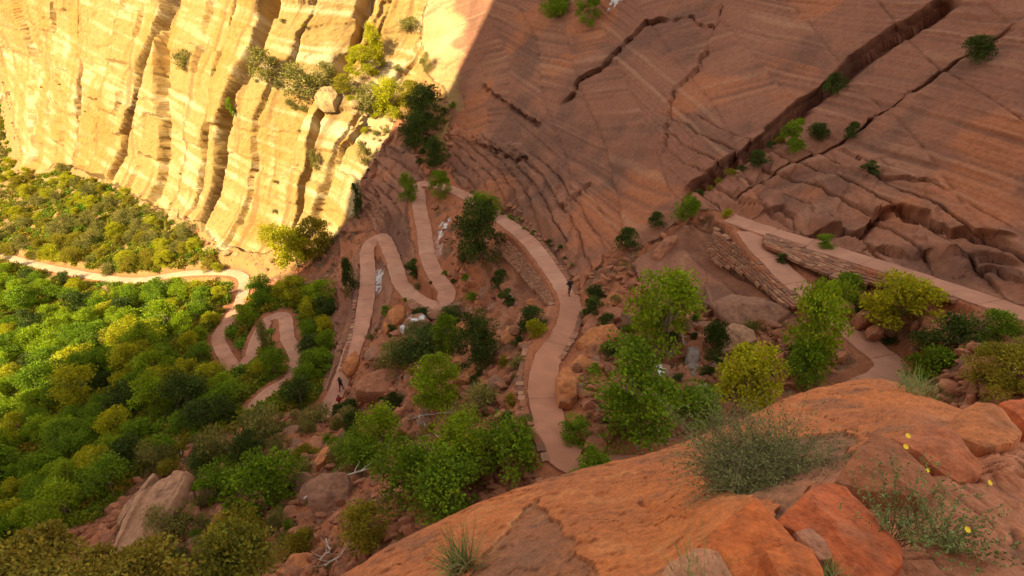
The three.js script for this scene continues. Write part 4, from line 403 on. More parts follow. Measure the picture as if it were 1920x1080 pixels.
[-94.6,-54.6,-74.8,2.24,3.46,'M','a'],
[-102.3,-55.8,-79.1,2.13,4.27,'B','a'],
[-59.7,-48.5,-40.8,1.43,2.28,'M','i'],
[-55.8,-47.5,-42.8,1.56,2.82,'M','i'],
[-57.9,-45.9,-31.8,1.74,2.67,'M','i'],
[-80.5,-53.1,-60.5,2.41,4.1,'B','e'],
[-67.9,-50.8,-51.7,1.58,3.05,'B','e'],
[-47.1,-47.7,-69.8,1.42,2.74,'Y','c'],
[-37.7,-44.9,-59.1,1.66,3.41,'B','c'],
[-34.7,-43.9,-65.3,1.79,2.62,'Y','d'],
[-26,-41.5,-59.6,2.02,3.71,'B','d'],
[-104.8,-55.2,-88.8,1.42,3,'D','a'],
[-65.2,-50.3,-46.3,1.41,2.92,'B','e'],
[-114.1,-56.3,-95.9,2.48,5.01,'B','a'],
[-72.5,-51.7,-68.1,1.59,3.29,'B','b'],
[-46.7,-45.4,-52,1.67,2.52,'Y','f'],
[-53.9,-48.5,-70.2,1.96,3.65,'B','c'],
[-72.7,-51.6,-48.1,1.75,3.11,'M','e'],
[-125.2,-58.4,-97.7,2.38,4.99,'D','a'],
[-50.8,-46.8,-57.4,2.36,4.02,'Y','f'],
[-50.7,-47.1,-60.7,2.8,5.49,'B','b'],
[-111.6,-57.2,-83.6,2.34,3.81,'B','a'],
[-46.2,-43.2,-30.2,1.6,2.39,'Y','i'],
[-29.6,-40.8,-39,2.29,3.85,'M','g'],
[-39.9,-44.8,-51.2,1.72,2.92,'M','g'],
[-82.2,-52.9,-68,1.77,3.07,'M','b'],
[-86.6,-53.9,-65.3,1.52,2.21,'M','e'],
[-78.5,-52.5,-50.4,1.72,3,'B','e'],
[-52.9,-46.6,-50.8,1.98,4.12,'M','f'],
[-85,-53.9,-58.3,1.59,3.11,'M','e'],
[-48.9,-42.2,-24,1.78,2.9,'Y','i'],
[-43.8,-43.3,-34.9,1.82,3.12,'M','j'],
[-98.8,-54.4,-85.3,1.47,2.35,'B','a'],
[-34.2,-42.9,-44.1,1.99,4.06,'Y','g'],
[-39.4,-40.7,-27.2,1.61,3.21,'M','i'],
[-67.5,-51,-74.2,1.53,3.13,'B','b'],
[-87.3,-53.8,-67.6,2.16,3.59,'M','b'],
[-74.2,-52,-71.3,1.97,3.11,'Y','b'],
[-47.1,-47,-62.9,1.74,3.43,'M','c'],
[-49.9,-48,-69.8,1.88,2.9,'M','c'],
[-75.2,-52,-63.4,1.83,3.52,'M','e'],
[-76.7,-52.6,-53.7,1.42,2.56,'B','e'],
[-43.6,-42.6,-30.1,1.43,2.79,'B','i'],
[-52.2,-43.6,-27.1,2.39,5,'M','i'],
[-50.5,-46,-49.7,2.34,4.52,'M','f'],
[-84.2,-53.4,-53.5,1.96,4.09,'M','e'],
[-55.8,-48.5,-65.6,1.66,2.98,'D','b'],
[-77.5,-52.5,-72.5,1.51,2.23,'B','a'],
[-105.8,-56.3,-80.8,1.45,2.93,'M','a'],
[-99.2,-55.5,-74.8,1.8,3.72,'M','a'],
[-34.4,-41.7,-39.8,2.63,5.44,'D','g'],
[-43.4,-45.9,-57.1,1.41,2.23,'B','c'],
[-109,-56.5,-85.6,2.07,3.24,'M','a'],
[-23.5,-41.2,-45.7,1.48,2.58,'M','h'],
[-87.6,-53.5,-75.8,2.61,4.15,'B','a'],
[-51.7,-48.3,-71.2,1.91,3.26,'Y','c'],
[-73,-50.7,-43.5,1.76,3.09,'M','i'],
[-108.5,-55.9,-89.7,1.93,3.18,'M','a'],
[-41,-43.8,-44.9,2.1,3.79,'Y','f'],
[-69.6,-51.3,-72.4,2.07,3.02,'Y','b'],
[-114.1,-57.1,-89.8,1.68,2.96,'B','a'],
[-55.4,-47.2,-46,1.66,3.46,'M','e'],
[-71.5,-51.6,-70.4,2.5,4.89,'D','b'],
[-87.7,-54.2,-63.7,1.44,2.85,'M','e'],
[-82.8,-53.2,-65.2,2.12,4.14,'B','e'],
[-27.6,-42.4,-57.9,1.82,3.04,'Y','d'],
[-92.1,-54.3,-73,1.61,2.81,'M','a'],
[-43.4,-43,-37.1,1.76,2.88,'M','j'],
[-57.6,-47.9,-40.2,1.48,2.91,'Y','i'],
[-59.3,-49.1,-64.5,1.89,3.23,'B','b'],
[-36.3,-42.5,-42.1,1.87,3.19,'B','g'],
[-77.4,-52.4,-70,2.01,3.07,'B','a'],
[-22.5,-40.8,-42.4,1.67,3.26,'M','h'],
[-74.9,-51.3,-45.3,1.86,3.49,'M','i'],
[-37.7,-41,-30.9,1.76,3.42,'Y','j'],
[-73.1,-51.9,-73.8,1.59,2.81,'D','b'],
[-60.5,-49.6,-71.1,1.61,2.45,'B','b'],
[-54,-48.3,-67.7,1.5,2.25,'Y','b']],
slope: [[-142.5,-59.3,-117.1,1.3,1.74,'Y','a'],
[-165.6,-46.7,-168.9,1.63,1.83,'S','a'],
[-190.2,-45.4,-188.9,1.37,1.88,'Y','a'],
[-71.1,-48.7,-91.2,2.31,2.56,'S','b'],
[-73.9,-47.5,-97,1.91,2.02,'Y','b'],
[-168.9,-51.7,-165.3,1.84,2,'Y','a'],
[-204.1,-53.8,-179.1,1.76,1.88,'S','a'],
[-183.1,-58.4,-157.7,2.38,2.4,'S','a'],
[-165.8,-59.4,-141.7,2.59,3.62,'S','a'],
[-108.2,-51.6,-108.6,1.55,1.59,'Y','a'],
[-161.7,-59.7,-136.4,2.45,2.54,'S','a'],
[-79.7,-48.2,-100,2.01,2.87,'S','b'],
[-67.7,-47.6,-91.2,1.3,1.76,'S','b'],
[-112.1,-52.7,-109.6,1.71,2.24,'O','a'],
[-163.4,-56.8,-150.2,1.45,1.51,'S','a'],
[-109.1,-51.6,-109.6,1.21,1.2,'O','a'],
[-187.5,-55.8,-169.2,2.03,2.77,'Y','a'],
[-66.3,-48.6,-87.5,2.02,2.88,'Y','b'],
[-123.1,-52.9,-124.4,2.59,3.26,'Y','a'],
[-104.3,-47.6,-118,1.79,2.29,'S','b'],
[-194,-55.8,-171.6,1.37,1.73,'Y','a'],
[-144.7,-52.8,-144.7,2.19,2.97,'Y','a'],
[-117.2,-53.7,-112.9,2.22,3.05,'Y','a'],
[-72.3,-47.5,-95.6,1.49,1.62,'O','b'],
[-98.6,-50.4,-101.3,1.56,1.79,'S','a'],
[-72.5,-51,-84.7,2.33,2.52,'O','b'],
[-96,-50,-101.7,2.23,2.37,'S','a'],
[-61.2,-47.7,-85.8,1.81,2.13,'O','c'],
[-144.3,-58.1,-126.8,2.2,2.5,'S','a'],
[-104,-53.5,-97.4,2.45,2.87,'S','a'],
[-130.6,-57.7,-111.2,1.91,1.97,'O','a'],
[-187.9,-58,-161.1,1.73,1.7,'O','a'],
[-181.8,-55.7,-166.3,1.38,1.37,'Y','a'],
[-83.2,-46.9,-105.2,1.61,1.72,'O','b'],
[-93.9,-50.5,-98.3,2.43,2.52,'S','a'],
[-119.7,-53.7,-116.7,2.04,2.48,'S','a'],
[-150.8,-55,-144.9,2.59,3.62,'S','a'],
[-82.3,-49.9,-96.6,2.38,2.93,'Y','b'],
[-67.3,-49.8,-84.6,2.43,2.72,'O','b'],
[-200.6,-48.4,-189.5,1.72,2.02,'S','a'],
[-90.2,-52.5,-90.5,1.69,1.93,'Y','a'],
[-155.3,-57.4,-141.3,1.89,2.17,'O','a'],
[-98.4,-52.4,-95.7,2.04,2.52,'O','a'],
[-148.1,-58.9,-126.7,1.94,2.19,'O','a'],
[-191.6,-44.4,-190.4,2.46,2.65,'S','a'],
[-141.1,-57.9,-124,2.13,2.52,'Y','a'],
[-160.7,-46.6,-164.7,2.19,2.3,'O','a'],
[-97.8,-52.9,-93.6,1.65,1.92,'S','a'],
[-106.2,-47.2,-120.5,1.48,1.56,'Y','b'],
[-181.4,-50.7,-176.3,2.34,2.82,'Y','a'],
[-100.7,-49.3,-109.8,1.39,1.55,'Y','b'],
[-64.3,-49.3,-83.6,2.37,3.05,'Y','b'],
[-153.8,-59,-132.2,1.25,1.75,'S','a'],
[-94.3,-51.5,-95.4,2.16,2.65,'O','a'],
[-170.5,-54,-162.5,2.09,2.62,'S','a'],
[-156.9,-59.6,-132,1.37,1.44,'O','a'],
[-77.3,-51.6,-85.5,1.97,1.93,'S','b'],
[-94.5,-48.5,-108.5,2.41,2.51,'Y','b'],
[-165.7,-51.6,-162.9,2.54,3.07,'S','a'],
[-125.1,-52.3,-128.8,1.9,1.88,'O','a'],
[-87.3,-52.1,-90.3,2.51,2.63,'O','b'],
[-108.2,-48.4,-119.7,2.3,2.46,'Y','a'],
[-137.8,-55.9,-129.9,2.46,2.7,'O','a'],
[-117.7,-52.1,-120.2,1.5,1.77,'S','a'],
[-96.4,-47.8,-111.8,2.46,3.19,'S','b'],
[-107.6,-54.3,-98,2.3,2.97,'O','a'],
[-92.1,-51.3,-94.8,2.2,2.59,'O','a'],
[-175.2,-57.6,-156.3,1.91,2,'S','a'],
[-172.7,-57.9,-153.5,2.39,3.42,'Y','a'],
[-91.2,-48.7,-105.6,1.72,2.06,'S','b'],
[-65.6,-47.4,-90,1.28,1.59,'S','b'],
[-175,-50.6,-171.8,1.56,2.12,'O','a'],
[-139.6,-53.8,-138.9,1.72,2.31,'Y','a'],
[-138.6,-58.7,-116.4,1.83,2.21,'S','a'],
[-96.8,-50.7,-99,2.36,2.83,'S','a'],
[-180.3,-44.4,-183.7,1.5,2.13,'S','a'],
[-144.6,-58.8,-123.3,2.46,2.89,'S','a'],
[-163.7,-60.3,-133.3,2.08,2.85,'Y','a'],
[-63.5,-48.3,-86.3,1.81,2.3,'S','c'],
[-170.6,-56.6,-156.5,1.2,1.34,'Y','a'],
[-87.3,-50.7,-95.7,1.36,1.79,'S','b'],
[-87.9,-48.2,-105.5,2.24,3.11,'S','b'],
[-78.8,-50.3,-93,1.75,2.32,'O','b'],
[-112.9,-51.5,-115.6,1.71,2.14,'S','a'],
[-180.8,-58.8,-154.5,2.48,2.77,'S','a'],
[-89.8,-50.9,-95.4,2.33,2.67,'O','b'],
[-183.5,-52.4,-174.7,1.31,1.34,'S','a'],
[-107.5,-49.9,-114.5,1.64,2.33,'S','a'],
[-81.5,-51,-92,1.34,1.35,'Y','b'],
[-118.2,-56.1,-103.2,2.41,3.1,'O','a'],
[-159.5,-56.2,-148.7,1.59,1.99,'O','a'],
[-165.5,-58.8,-144,1.68,1.92,'O','a'],
[-115,-55.1,-103.6,2.06,2.2,'S','a'],
[-176,-52.8,-168.9,2.06,2.2,'Y','a'],
[-93.8,-52.5,-92.3,2.54,2.94,'Y','a'],
[-77.5,-48.6,-97.2,2.11,2.45,'S','b'],
[-149.5,-59.5,-124.9,1.31,1.61,'S','a'],
[-151.5,-58,-135.2,1.5,1.69,'S','a'],
[-111.8,-47.3,-124.8,2.08,2.79,'S','a'],
[-74.1,-49.1,-92.7,2.17,2.67,'O','b'],
[-173.2,-59.3,-147.4,1.91,1.9,'O','a'],
[-74.1,-50.9,-86.6,2.29,2.71,'Y','b'],
[-134.2,-56.8,-121.1,1.46,1.65,'Y','a'],
[-187.5,-46.6,-186,1.83,1.81,'Y','a'],
[-193.3,-53.7,-177.1,1.39,1.39,'Y','a'],
[-159.9,-52,-157.8,1.89,2.19,'Y','a'],
[-178.7,-57.1,-160.3,1.64,2.33,'Y','a'],
[-131.3,-55.6,-123.5,1.29,1.58,'Y','a'],
[-68.2,-48.7,-88.9,1.63,2.04,'Y','b'],
[-114.2,-54.3,-106.6,2.06,2.33,'S','a'],
[-123,-54.7,-116.7,1.41,1.83,'Y','a'],
[-159.3,-60.2,-130.4,2.32,2.52,'Y','a'],
[-204.6,-49.9,-187.8,2.37,2.32,'O','a'],
[-82.9,-51.8,-88.8,1.29,1.46,'S','b'],
[-59.2,-47,-85.6,1.84,2.44,'Y','c'],
[-64.5,-47.5,-88.8,1.5,2.12,'O','c'],
[-133.7,-57.3,-118,1.75,1.83,'Y','a'],
[-140,-55.7,-133,1.39,1.91,'S','a'],
[-126.9,-55.9,-116.1,2.14,2.21,'O','a'],
[-77,-49.6,-93.8,1.96,2.31,'S','b'],
[-100.7,-53.2,-94.8,1.43,1.44,'O','a'],
[-132.9,-52.4,-136.4,1.71,2.34,'Y','a'],
[-179.2,-58.1,-156.7,1.61,1.66,'Y','a'],
[-54.5,-47.6,-80.8,1.83,2.27,'O','c'],
[-115.6,-49.7,-124.3,1.75,1.9,'Y','a'],
[-148.9,-58.7,-128.7,2.24,3.14,'Y','a'],
[-166.9,-56.6,-153.7,1.38,1.55,'O','a'],
[-62.2,-47,-88,1.72,2.34,'S','c'],
[-113.9,-47.6,-126.3,1.74,1.89,'O','a'],
[-98.9,-48.5,-111.4,1.83,2.61,'Y','b'],
[-85.5,-46.3,-107.8,2.09,2.27,'Y','b'],
[-93.3,-46.9,-111.9,1.8,1.96,'O','b'],
[-149.4,-56.2,-140.1,1.62,2.25,'Y','a'],
[-153,-59.7,-127.2,2.16,2.49,'S','a'],
[-177,-43.6,-181.9,1.88,1.87,'Y','a'],
[-102.3,-51,-103.1,1.72,2.46,'O','a'],
[-170.6,-59.8,-142.5,1.74,2.32,'O','a'],
[-71.2,-46.6,-96.8,1.61,2.08,'S','b'],
[-76.2,-47,-100.1,1.49,1.82,'S','b'],
[-196.3,-56,-171.5,2.48,2.65,'S','a'],
[-132.9,-57.5,-115.8,1.36,1.8,'S','a'],
[-110.3,-52.9,-106.8,2.11,2.33,'S','a'],
[-176.7,-47,-178,1.71,1.77,'S','a'],
[-160.5,-49.7,-161.2,1.48,1.8,'S','a'],
[-96.7,-49.4,-105.5,1.47,1.86,'Y','b'],
[-130.3,-52.8,-133.2,1.92,2.66,'O','a'],
[-171.2,-56.2,-158.1,1.62,2.02,'O','a'],
[-63,-46.3,-90,2.25,2.82,'S','c'],
[-147.5,-57.2,-134.5,2.1,2.4,'S','a'],
[-100.2,-51,-101,1.26,1.77,'Y','a'],
[-151.3,-51.8,-151.2,2.34,3.18,'S','a'],
[-52.6,-47.6,-79.8,1.32,1.71,'Y','c'],
[-113.4,-50.9,-118.8,1.94,2.14,'Y','a'],
[-175.6,-48.1,-175.6,2.46,3.15,'S','a'],
[-142.2,-54.8,-138.1,1.71,2.37,'Y','a'],
[-156.2,-48.6,-158.8,1.84,2.35,'S','a'],
[-202,-52.3,-182.9,1.33,1.59,'O','a'],
[-73.9,-48.3,-95,1.62,2.13,'S','b'],
[-140.8,-58.2,-122.2,1.27,1.39,'S','a'],
[-169.7,-57.3,-153.4,1.79,2.11,'S','a'],
[-101.8,-47.5,-116.2,1.41,1.54,'O','b'],
[-153.1,-60.3,-122.5,1.75,2.08,'S','a'],
[-198.3,-45.6,-192,1.99,2.09,'S','a'],
[-119.2,-55.8,-106.2,2.41,3.31,'S','a'],
[-85.5,-50.3,-96.6,2.51,3.34,'S','b'],
[-157.1,-59.1,-135.2,1.79,1.95,'Y','a'],
[-159.4,-53.3,-155.3,2,2.26,'Y','a'],
[-90.2,-47.5,-108.7,1.82,2.52,'Y','b'],
[-193.5,-54.7,-174.7,1.5,2.03,'S','a'],
[-83.8,-51.2,-92.2,1.31,1.66,'O','b'],
[-193.6,-52.5,-180,2.33,3.32,'Y','a'],
[-81.9,-51.4,-90.3,1.97,1.96,'O','b'],
[-70.3,-49.7,-87.6,1.86,1.85,'O','b'],
[-209.8,-47.1,-192,1.46,1.63,'O','a'],
[-190.6,-50.9,-181.6,1.76,1.83,'Y','a'],
[-178,-55.4,-164.8,1.54,1.76,'O','a'],
[-184.9,-56.3,-166.4,2.51,3.45,'S','a'],
[-186.8,-54,-173.4,1.34,1.84,'O','a'],
[-195.3,-51.9,-181.9,2.51,2.94,'O','a'],
[-132.4,-53.8,-132.2,2.24,3.1,'O','a'],
[-194.5,-47,-189.1,2.42,3.06,'Y','a'],
[-202.4,-54.2,-177.8,2.29,2.4,'S','a'],
[-82.3,-48.8,-100.1,2.56,3.33,'S','b'],
[-196.7,-47.5,-189.5,2,2.25,'O','a'],
[-86.5,-51.1,-93.6,2.5,3.12,'S','b'],
[-201.7,-49.9,-187.4,1.68,1.74,'Y','a'],
[-170.4,-51.1,-167.3,1.54,1.74,'Y','a'],
[-110.2,-47.7,-122.9,1.6,1.59,'Y','a'],
[-116,-52.3,-117.1,2.04,2.31,'S','a'],
[-90.3,-49.9,-100.4,2.58,3.63,'S','b']],
middle: [[-28.1,-39,-33.4,0.77,0.9,'S','j'],
[-11.9,-32,-27.3,0.95,1.04,'O','j'],
[-17.6,-32.9,-21.1,0.81,0.96,'S','j'],
[-19.8,-34.7,-24.9,0.87,1.04,'D','j'],
[-24.1,-32.8,-17.5,1.14,1.3,'S','j'],
[-23.6,-37.2,-31.4,0.91,1.25,'M','j'],
[-13.5,-29.9,-17.6,0.83,0.98,'S','j'],
[-27.6,-38.3,-29.7,1.18,1.25,'S','j'],
[-20.7,-37.7,-35,0.7,0.91,'S','h'],
[-22.6,-35.9,-25.7,1.04,1.02,'O','j'],
[-14.9,-36,-34.1,1.1,1.35,'D','h'],
[-9.9,-29.3,-23.2,0.61,0.8,'M','j'],
[-15.7,-31,-17.6,1.3,1.53,'D','j'],
[-30.2,-38.9,-29.4,1.15,1.51,'O','j'],
[-15.1,-35,-31,0.78,1.06,'S','j'],
[-23.9,-36.9,-28.7,0.96,1.12,'S','j'],
[-21.3,-36.3,-32.2,1.18,1.32,'S','j'],
[-23.8,-35.8,-24.3,0.93,0.98,'S','j'],
[-16.3,-33.7,-27,1.17,1.1,'O','j'],
[-21,-32.2,-18,0.93,0.87,'D','j'],
[-19.5,-33.3,-20.3,0.92,1.21,'M','j'],
[-19,-38.1,-35.7,0.51,0.5,'O','h'],
[-18.8,-31.3,-16.8,0.55,0.62,'S','j'],
[-17.6,-32.3,-19.2,0.66,0.7,'S','j'],
[-20.6,-35.4,-27.5,0.95,0.92,'S','j'],
[-15,-31.2,-19.7,0.93,1.17,'S','j'],
[-21.9,-37.4,-34.8,0.52,0.59,'S','h'],
[-22,-36.2,-28.9,1.16,1.33,'D','j'],
[-15.5,-31.9,-21.2,0.56,0.64,'S','j'],
[-20,-34.1,-22,0.76,0.93,'S','j'],
[-25.4,-33.6,-18.7,0.51,0.63,'O','j'],
[-18.6,-33.9,-23.2,0.56,0.72,'S','j'],
[-21.7,-34.4,-21.7,0.95,1.13,'S','j'],
[-18,-36,-31.6,0.95,1.08,'S','j'],
[-31,-39.6,-32.2,1,1.13,'O','j'],
[-12.4,-30.9,-24.6,1.18,1.58,'S','j'],
[-15.3,-32.6,-25.1,1.24,1.28,'S','j'],
[-21.8,-32.8,-19,0.59,0.76,'S','j'],
[-20.9,-34.8,-23.4,0.73,0.77,'O','j'],
[-13.7,-32.6,-27.1,1.02,1.17,'M','j'],
[-16.4,-37.1,-35,0.96,0.98,'D','h'],
[-25.5,-38.7,-35.3,0.74,0.81,'M','g'],
[-15.9,-32.5,-23.3,0.9,0.94,'S','j'],
[-23.1,-37.2,-32.8,0.75,0.88,'O','j'],
[-25.4,-37.5,-29.2,0.92,0.97,'O','j'],
[-26.3,-38.2,-31.4,0.93,0.98,'M','j'],
[-18,-34.1,-26.1,0.57,0.56,'S','j'],
[-18.6,-34.6,-27.4,0.91,0.93,'S','j'],
[-19.6,-37.1,-33.8,0.95,0.9,'S','h'],
[-25.4,-37.1,-27.1,0.97,1.14,'S','j'],
[-12.3,-33.2,-29.4,0.55,0.57,'S','j'],
[-15.9,-34.4,-29.3,0.56,0.7,'S','j'],
[-24.2,-38.1,-35.2,0.74,0.94,'S','h'],
[-24.7,-38.1,-33.9,0.82,1.1,'D','j'],
[-22.7,-33.4,-19.9,0.53,0.68,'M','j'],
[-19.5,-35.2,-29.3,1.16,1.12,'S','j'],
[-23.5,-33.1,-19.1,0.61,0.67,'O','j'],
[-13.3,-34.1,-30.6,1.29,1.54,'D','j'],
[-26.3,-38.6,-33.9,0.6,0.62,'O','j'],
[-29.9,-39.5,-33.5,0.77,0.91,'S','j'],
[-23.7,-35,-22.4,0.67,0.63,'D','j'],
[-14.8,-33.7,-28.6,0.73,0.81,'M','j'],
[-20.4,-32.9,-19.3,0.68,0.84,'S','j'],
[-23.7,-36.6,-27,0.61,0.64,'M','j'],
[-28.3,-38.8,-31.7,1.15,1.56,'D','j'],
[-21.4,-33.6,-20.3,0.62,0.74,'M','j'],
[-13.8,-30.4,-19,0.59,0.79,'M','j'],
[-16.5,-32.1,-20.1,0.58,0.61,'D','j'],
[-17.2,-33.4,-24.5,0.82,1.07,'D','j'],
[-10.8,-30.8,-25.7,0.53,0.65,'S','j']],
centre: [[-3.4,-30.1,-37.2,0.44,0.49,'S','h'],
[0,-23.5,-22.5,0.57,0.62,'O','h'],
[0.4,-24,-26.7,0.84,0.96,'S','h'],
[-0.2,-23.2,-21,0.65,0.56,'D','h'],
[-13.3,-35,-36.7,0.43,0.54,'D','h'],
[-5.6,-27.7,-24.1,0.81,0.93,'O','j'],
[-6,-31.2,-38.2,0.73,0.9,'S','h'],
[-3.5,-26.3,-23.6,0.75,0.86,'S','j'],
[-8.6,-30.4,-27.4,0.73,0.67,'S','j'],
[-2.4,-27,-29.2,0.44,0.46,'D','h'],
[-4.1,-27.7,-27.5,0.53,0.46,'O','h'],
[0.4,-25.4,-31.1,0.7,0.77,'D','h'],
[-1.5,-25.4,-25.5,0.56,0.65,'O','h'],
[0.8,-22.1,-18.4,0.69,0.8,'S','j'],
[-6.3,-29.3,-29.8,0.58,0.7,'O','h'],
[-1.8,-27.4,-32.1,0.52,0.46,'S','h'],
[-5.4,-30.4,-35.7,0.53,0.6,'S','h'],
[-1.7,-26.8,-30.2,0.45,0.48,'S','h'],
[-11.6,-32.8,-36,0.55,0.63,'S','h'],
[-2.8,-28.7,-33.9,0.6,0.73,'D','h'],
[-5.8,-28.8,-28.2,0.61,0.72,'D','h'],
[-6.9,-28.3,-23.8,0.52,0.64,'S','j'],
[-9.1,-31.1,-31.2,0.43,0.39,'S','h'],
[-12.8,-33.7,-40.5,0.54,0.56,'S','h'],
[0.8,-22.4,-20.1,0.5,0.49,'S','j'],
[-6.8,-29.7,-31.5,0.74,0.76,'S','h'],
[-12.5,-33.7,-42.2,0.39,0.46,'D','d'],
[-8.4,-30.3,-32.9,0.63,0.59,'O','h'],
[-10.1,-32,-29.5,0.44,0.42,'D','h'],
[-11.3,-33.3,-32.9,0.65,0.66,'D','h'],
[-7.9,-29.2,-24.9,0.68,0.78,'O','j'],
[-9.3,-30.8,-34.3,0.57,0.64,'O','h'],
[-1.9,-26,-26.7,0.39,0.41,'O','h'],
[0.1,-23.9,-25.3,0.39,0.45,'S','h'],
[-2.7,-27,-28.2,0.59,0.71,'D','h'],
[-4.5,-29.1,-32.4,0.66,0.68,'S','h'],
[-9.1,-31.5,-37.4,0.72,0.79,'S','h'],
[-8.6,-31.9,-39.2,0.4,0.47,'S','h'],
[-12.3,-33.3,-37.8,0.47,0.44,'S','h'],
[-0.5,-25.3,-28.7,0.64,0.63,'O','h']],
right: [[10.6,-22.4,-27.2,0.86,0.97,'D','h'],
[9.5,-22.4,-25.5,0.55,0.66,'S','h'],
[12.6,-21.3,-21.9,0.59,0.6,'S','h'],
[13.2,-22.3,-30,0.56,0.52,'D','d'],
[14.8,-21.1,-22.8,0.69,0.63,'D','h'],
[8.1,-22,-21.5,0.64,0.63,'D','h'],
[10.5,-22,-24.7,0.38,0.45,'S','h'],
[12.6,-21.7,-24.7,0.79,0.68,'D','h'],
[17.3,-20.9,-24.3,0.69,0.67,'D','h'],
[12,-22.6,-31.2,0.36,0.42,'D','d'],
[14,-21.8,-27.3,0.86,0.98,'D','d'],
[7.4,-22.3,-23.1,0.7,0.87,'D','h'],
[11.8,-22.4,-28.9,0.81,0.9,'S','d'],
[9.2,-21.8,-21.3,0.42,0.44,'D','h'],
[15.7,-21.7,-29.1,0.68,0.72,'D','d'],
[7,-23.6,-30.6,0.8,0.94,'D','d'],
[10.1,-21.7,-21.7,0.43,0.52,'S','h'],
[15,-21.3,-24.6,0.45,0.41,'D','h'],
[8.3,-23.9,-34.2,0.67,0.59,'S','d'],
[12.4,-22.1,-27.7,0.38,0.43,'D','d'],
[16.1,-21.3,-27.3,0.88,0.83,'S','d'],
[9.9,-21.9,-23,0.52,0.63,'D','h'],
[9.7,-22.9,-30.9,0.63,0.66,'G','d'],
[11.3,-21.4,-21.7,0.56,0.51,'S','h'],
[11.7,-21.6,-23.4,0.64,0.74,'D','h'],
[16.1,-21.1,-24.8,0.54,0.55,'G','h'],
[8.8,-22.4,-24.4,0.76,0.7,'D','h'],
[6.3,-21.8,-20.5,0.54,0.48,'S','h'],
[14.7,-21.5,-25.8,0.67,0.61,'G','h'],
[8.4,-23.2,-29.8,0.62,0.56,'G','d'],
[5.1,-22.3,-24.5,0.6,0.52,'G','h'],
[6.2,-22.1,-22.3,0.55,0.6,'S','h'],
[10.3,-23,-32.8,0.7,0.78,'D','d'],
[6.5,-22.8,-26.7,0.79,0.75,'D','h'],
[6.7,-24,-32.4,0.68,0.76,'G','d'],
[17.9,-20.8,-27.3,0.38,0.4,'S','d'],
[11.3,-21.9,-24.9,0.37,0.38,'D','h'],
[5.1,-21.5,-19.6,0.38,0.42,'D','h'],
[7.4,-21.8,-20.2,0.49,0.6,'D','h'],
[14.1,-21,-21.4,0.51,0.45,'G','h'],
[10.6,-21.5,-20.6,0.69,0.83,'G','h'],
[8.1,-22.7,-26.1,0.65,0.81,'S','h']],
hollow: [[22.6,-16.7,-18.9,0.69,0.64,'G','h'],
[21.8,-16,-16.4,0.58,0.57,'S','h'],
[23.3,-19.6,-25.1,0.51,0.48,'D','d'],
[23.2,-18.5,-22.1,0.5,0.53,'S','h'],
[24,-17,-21,0.61,0.63,'G','h'],
[22.1,-19,-20.5,0.3,0.29,'G','h'],
[23.8,-18.5,-23.7,0.8,0.95,'S','d'],
[22.9,-19.6,-27.5,0.7,0.75,'D','d'],
[23,-18.1,-21.1,0.32,0.28,'S','h'],
[23.9,-19.2,-26.5,0.51,0.56,'D','d'],
[22.4,-16,-17.5,0.4,0.42,'D','h'],
[24.3,-17.4,-22.4,0.34,0.37,'D','d'],
[24.3,-16,-19.2,0.57,0.69,'S','h'],
[22.8,-17.5,-20.1,0.31,0.34,'G','h'],
[21.6,-17.2,-17.9,0.4,0.44,'D','h'],
[23.6,-16.7,-20,0.31,0.35,'D','h']],
talus: [[-45.2,-19.8,-97,0.61,0.57,'S','d'],
[-19.9,-24,-90.6,1.24,1.32,'Y','d'],
[-45,-17.9,-98.9,0.61,0.52,'Y','d'],
[-19.1,-19.2,-98.9,0.92,0.89,'O','d'],
[-24.8,-18.9,-98.9,1.05,1.01,'O','d'],
[-18.9,-22.6,-93.4,0.93,1.02,'O','d'],
[-43.1,-18.2,-97.9,0.62,0.48,'O','d'],
[-36.7,-22,-93.5,1.24,0.97,'S','d'],
[-40.1,-17.2,-98.4,0.77,0.79,'Y','d'],
[-24.5,-20.8,-96.1,1.25,1.35,'S','d'],
[-26.8,-21.2,-95.1,1.03,0.86,'O','d'],
[-28.6,-17.5,-99.7,0.97,1,'O','d'],
[-26.2,-17.5,-100.4,0.88,0.82,'S','d'],
[-25.3,-24.6,-89.9,0.88,0.95,'Y','d'],
[-34.8,-18.8,-96.9,0.79,0.67,'S','d'],
[-19.7,-21.7,-95,0.84,0.73,'Y','d'],
[-23.4,-24.8,-89.3,0.97,0.77,'S','d'],
[-21.5,-22.1,-94.2,0.98,0.98,'O','d'],
[-36.1,-17.8,-97.8,0.97,0.86,'O','d'],
[-23.4,-17.6,-100.8,1.03,0.79,'O','d'],
[-42.5,-16.7,-99.4,0.84,0.8,'S','d'],
[-29.2,-21,-95.1,1.03,0.81,'S','d'],
[-32.9,-21.1,-94.6,0.98,1.07,'S','d'],
[-32.5,-17,-99.4,1.02,0.88,'S','d'],
[-41.5,-19.5,-96.2,1.11,0.96,'S','d'],
[-46.6,-17.6,-99.9,0.79,0.8,'S','c'],
[-28,-22.3,-93.5,0.91,0.73,'Y','d'],
[-21.6,-24.6,-89.5,0.92,0.84,'S','d'],
[-20.6,-18.3,-100.2,1.08,1.08,'S','d'],
[-37.9,-19.7,-95.8,1.09,1.19,'S','d'],
[-23.7,-23.3,-92,1.07,0.82,'Y','d'],
[-31.2,-20.6,-95.3,0.91,0.71,'Y','d'],
[-39.1,-21.3,-94.2,1.05,0.93,'S','d'],
[-24.4,-15.7,-102.9,0.74,0.62,'S','d']],
verge: [[-2.2,-28,-63.9,0.44,0.39,'G','d'],
[-5.7,-28.7,-70.5,0.46,0.36,'D','d'],
[-0.2,-27.3,-59.3,0.48,0.51,'G','d'],
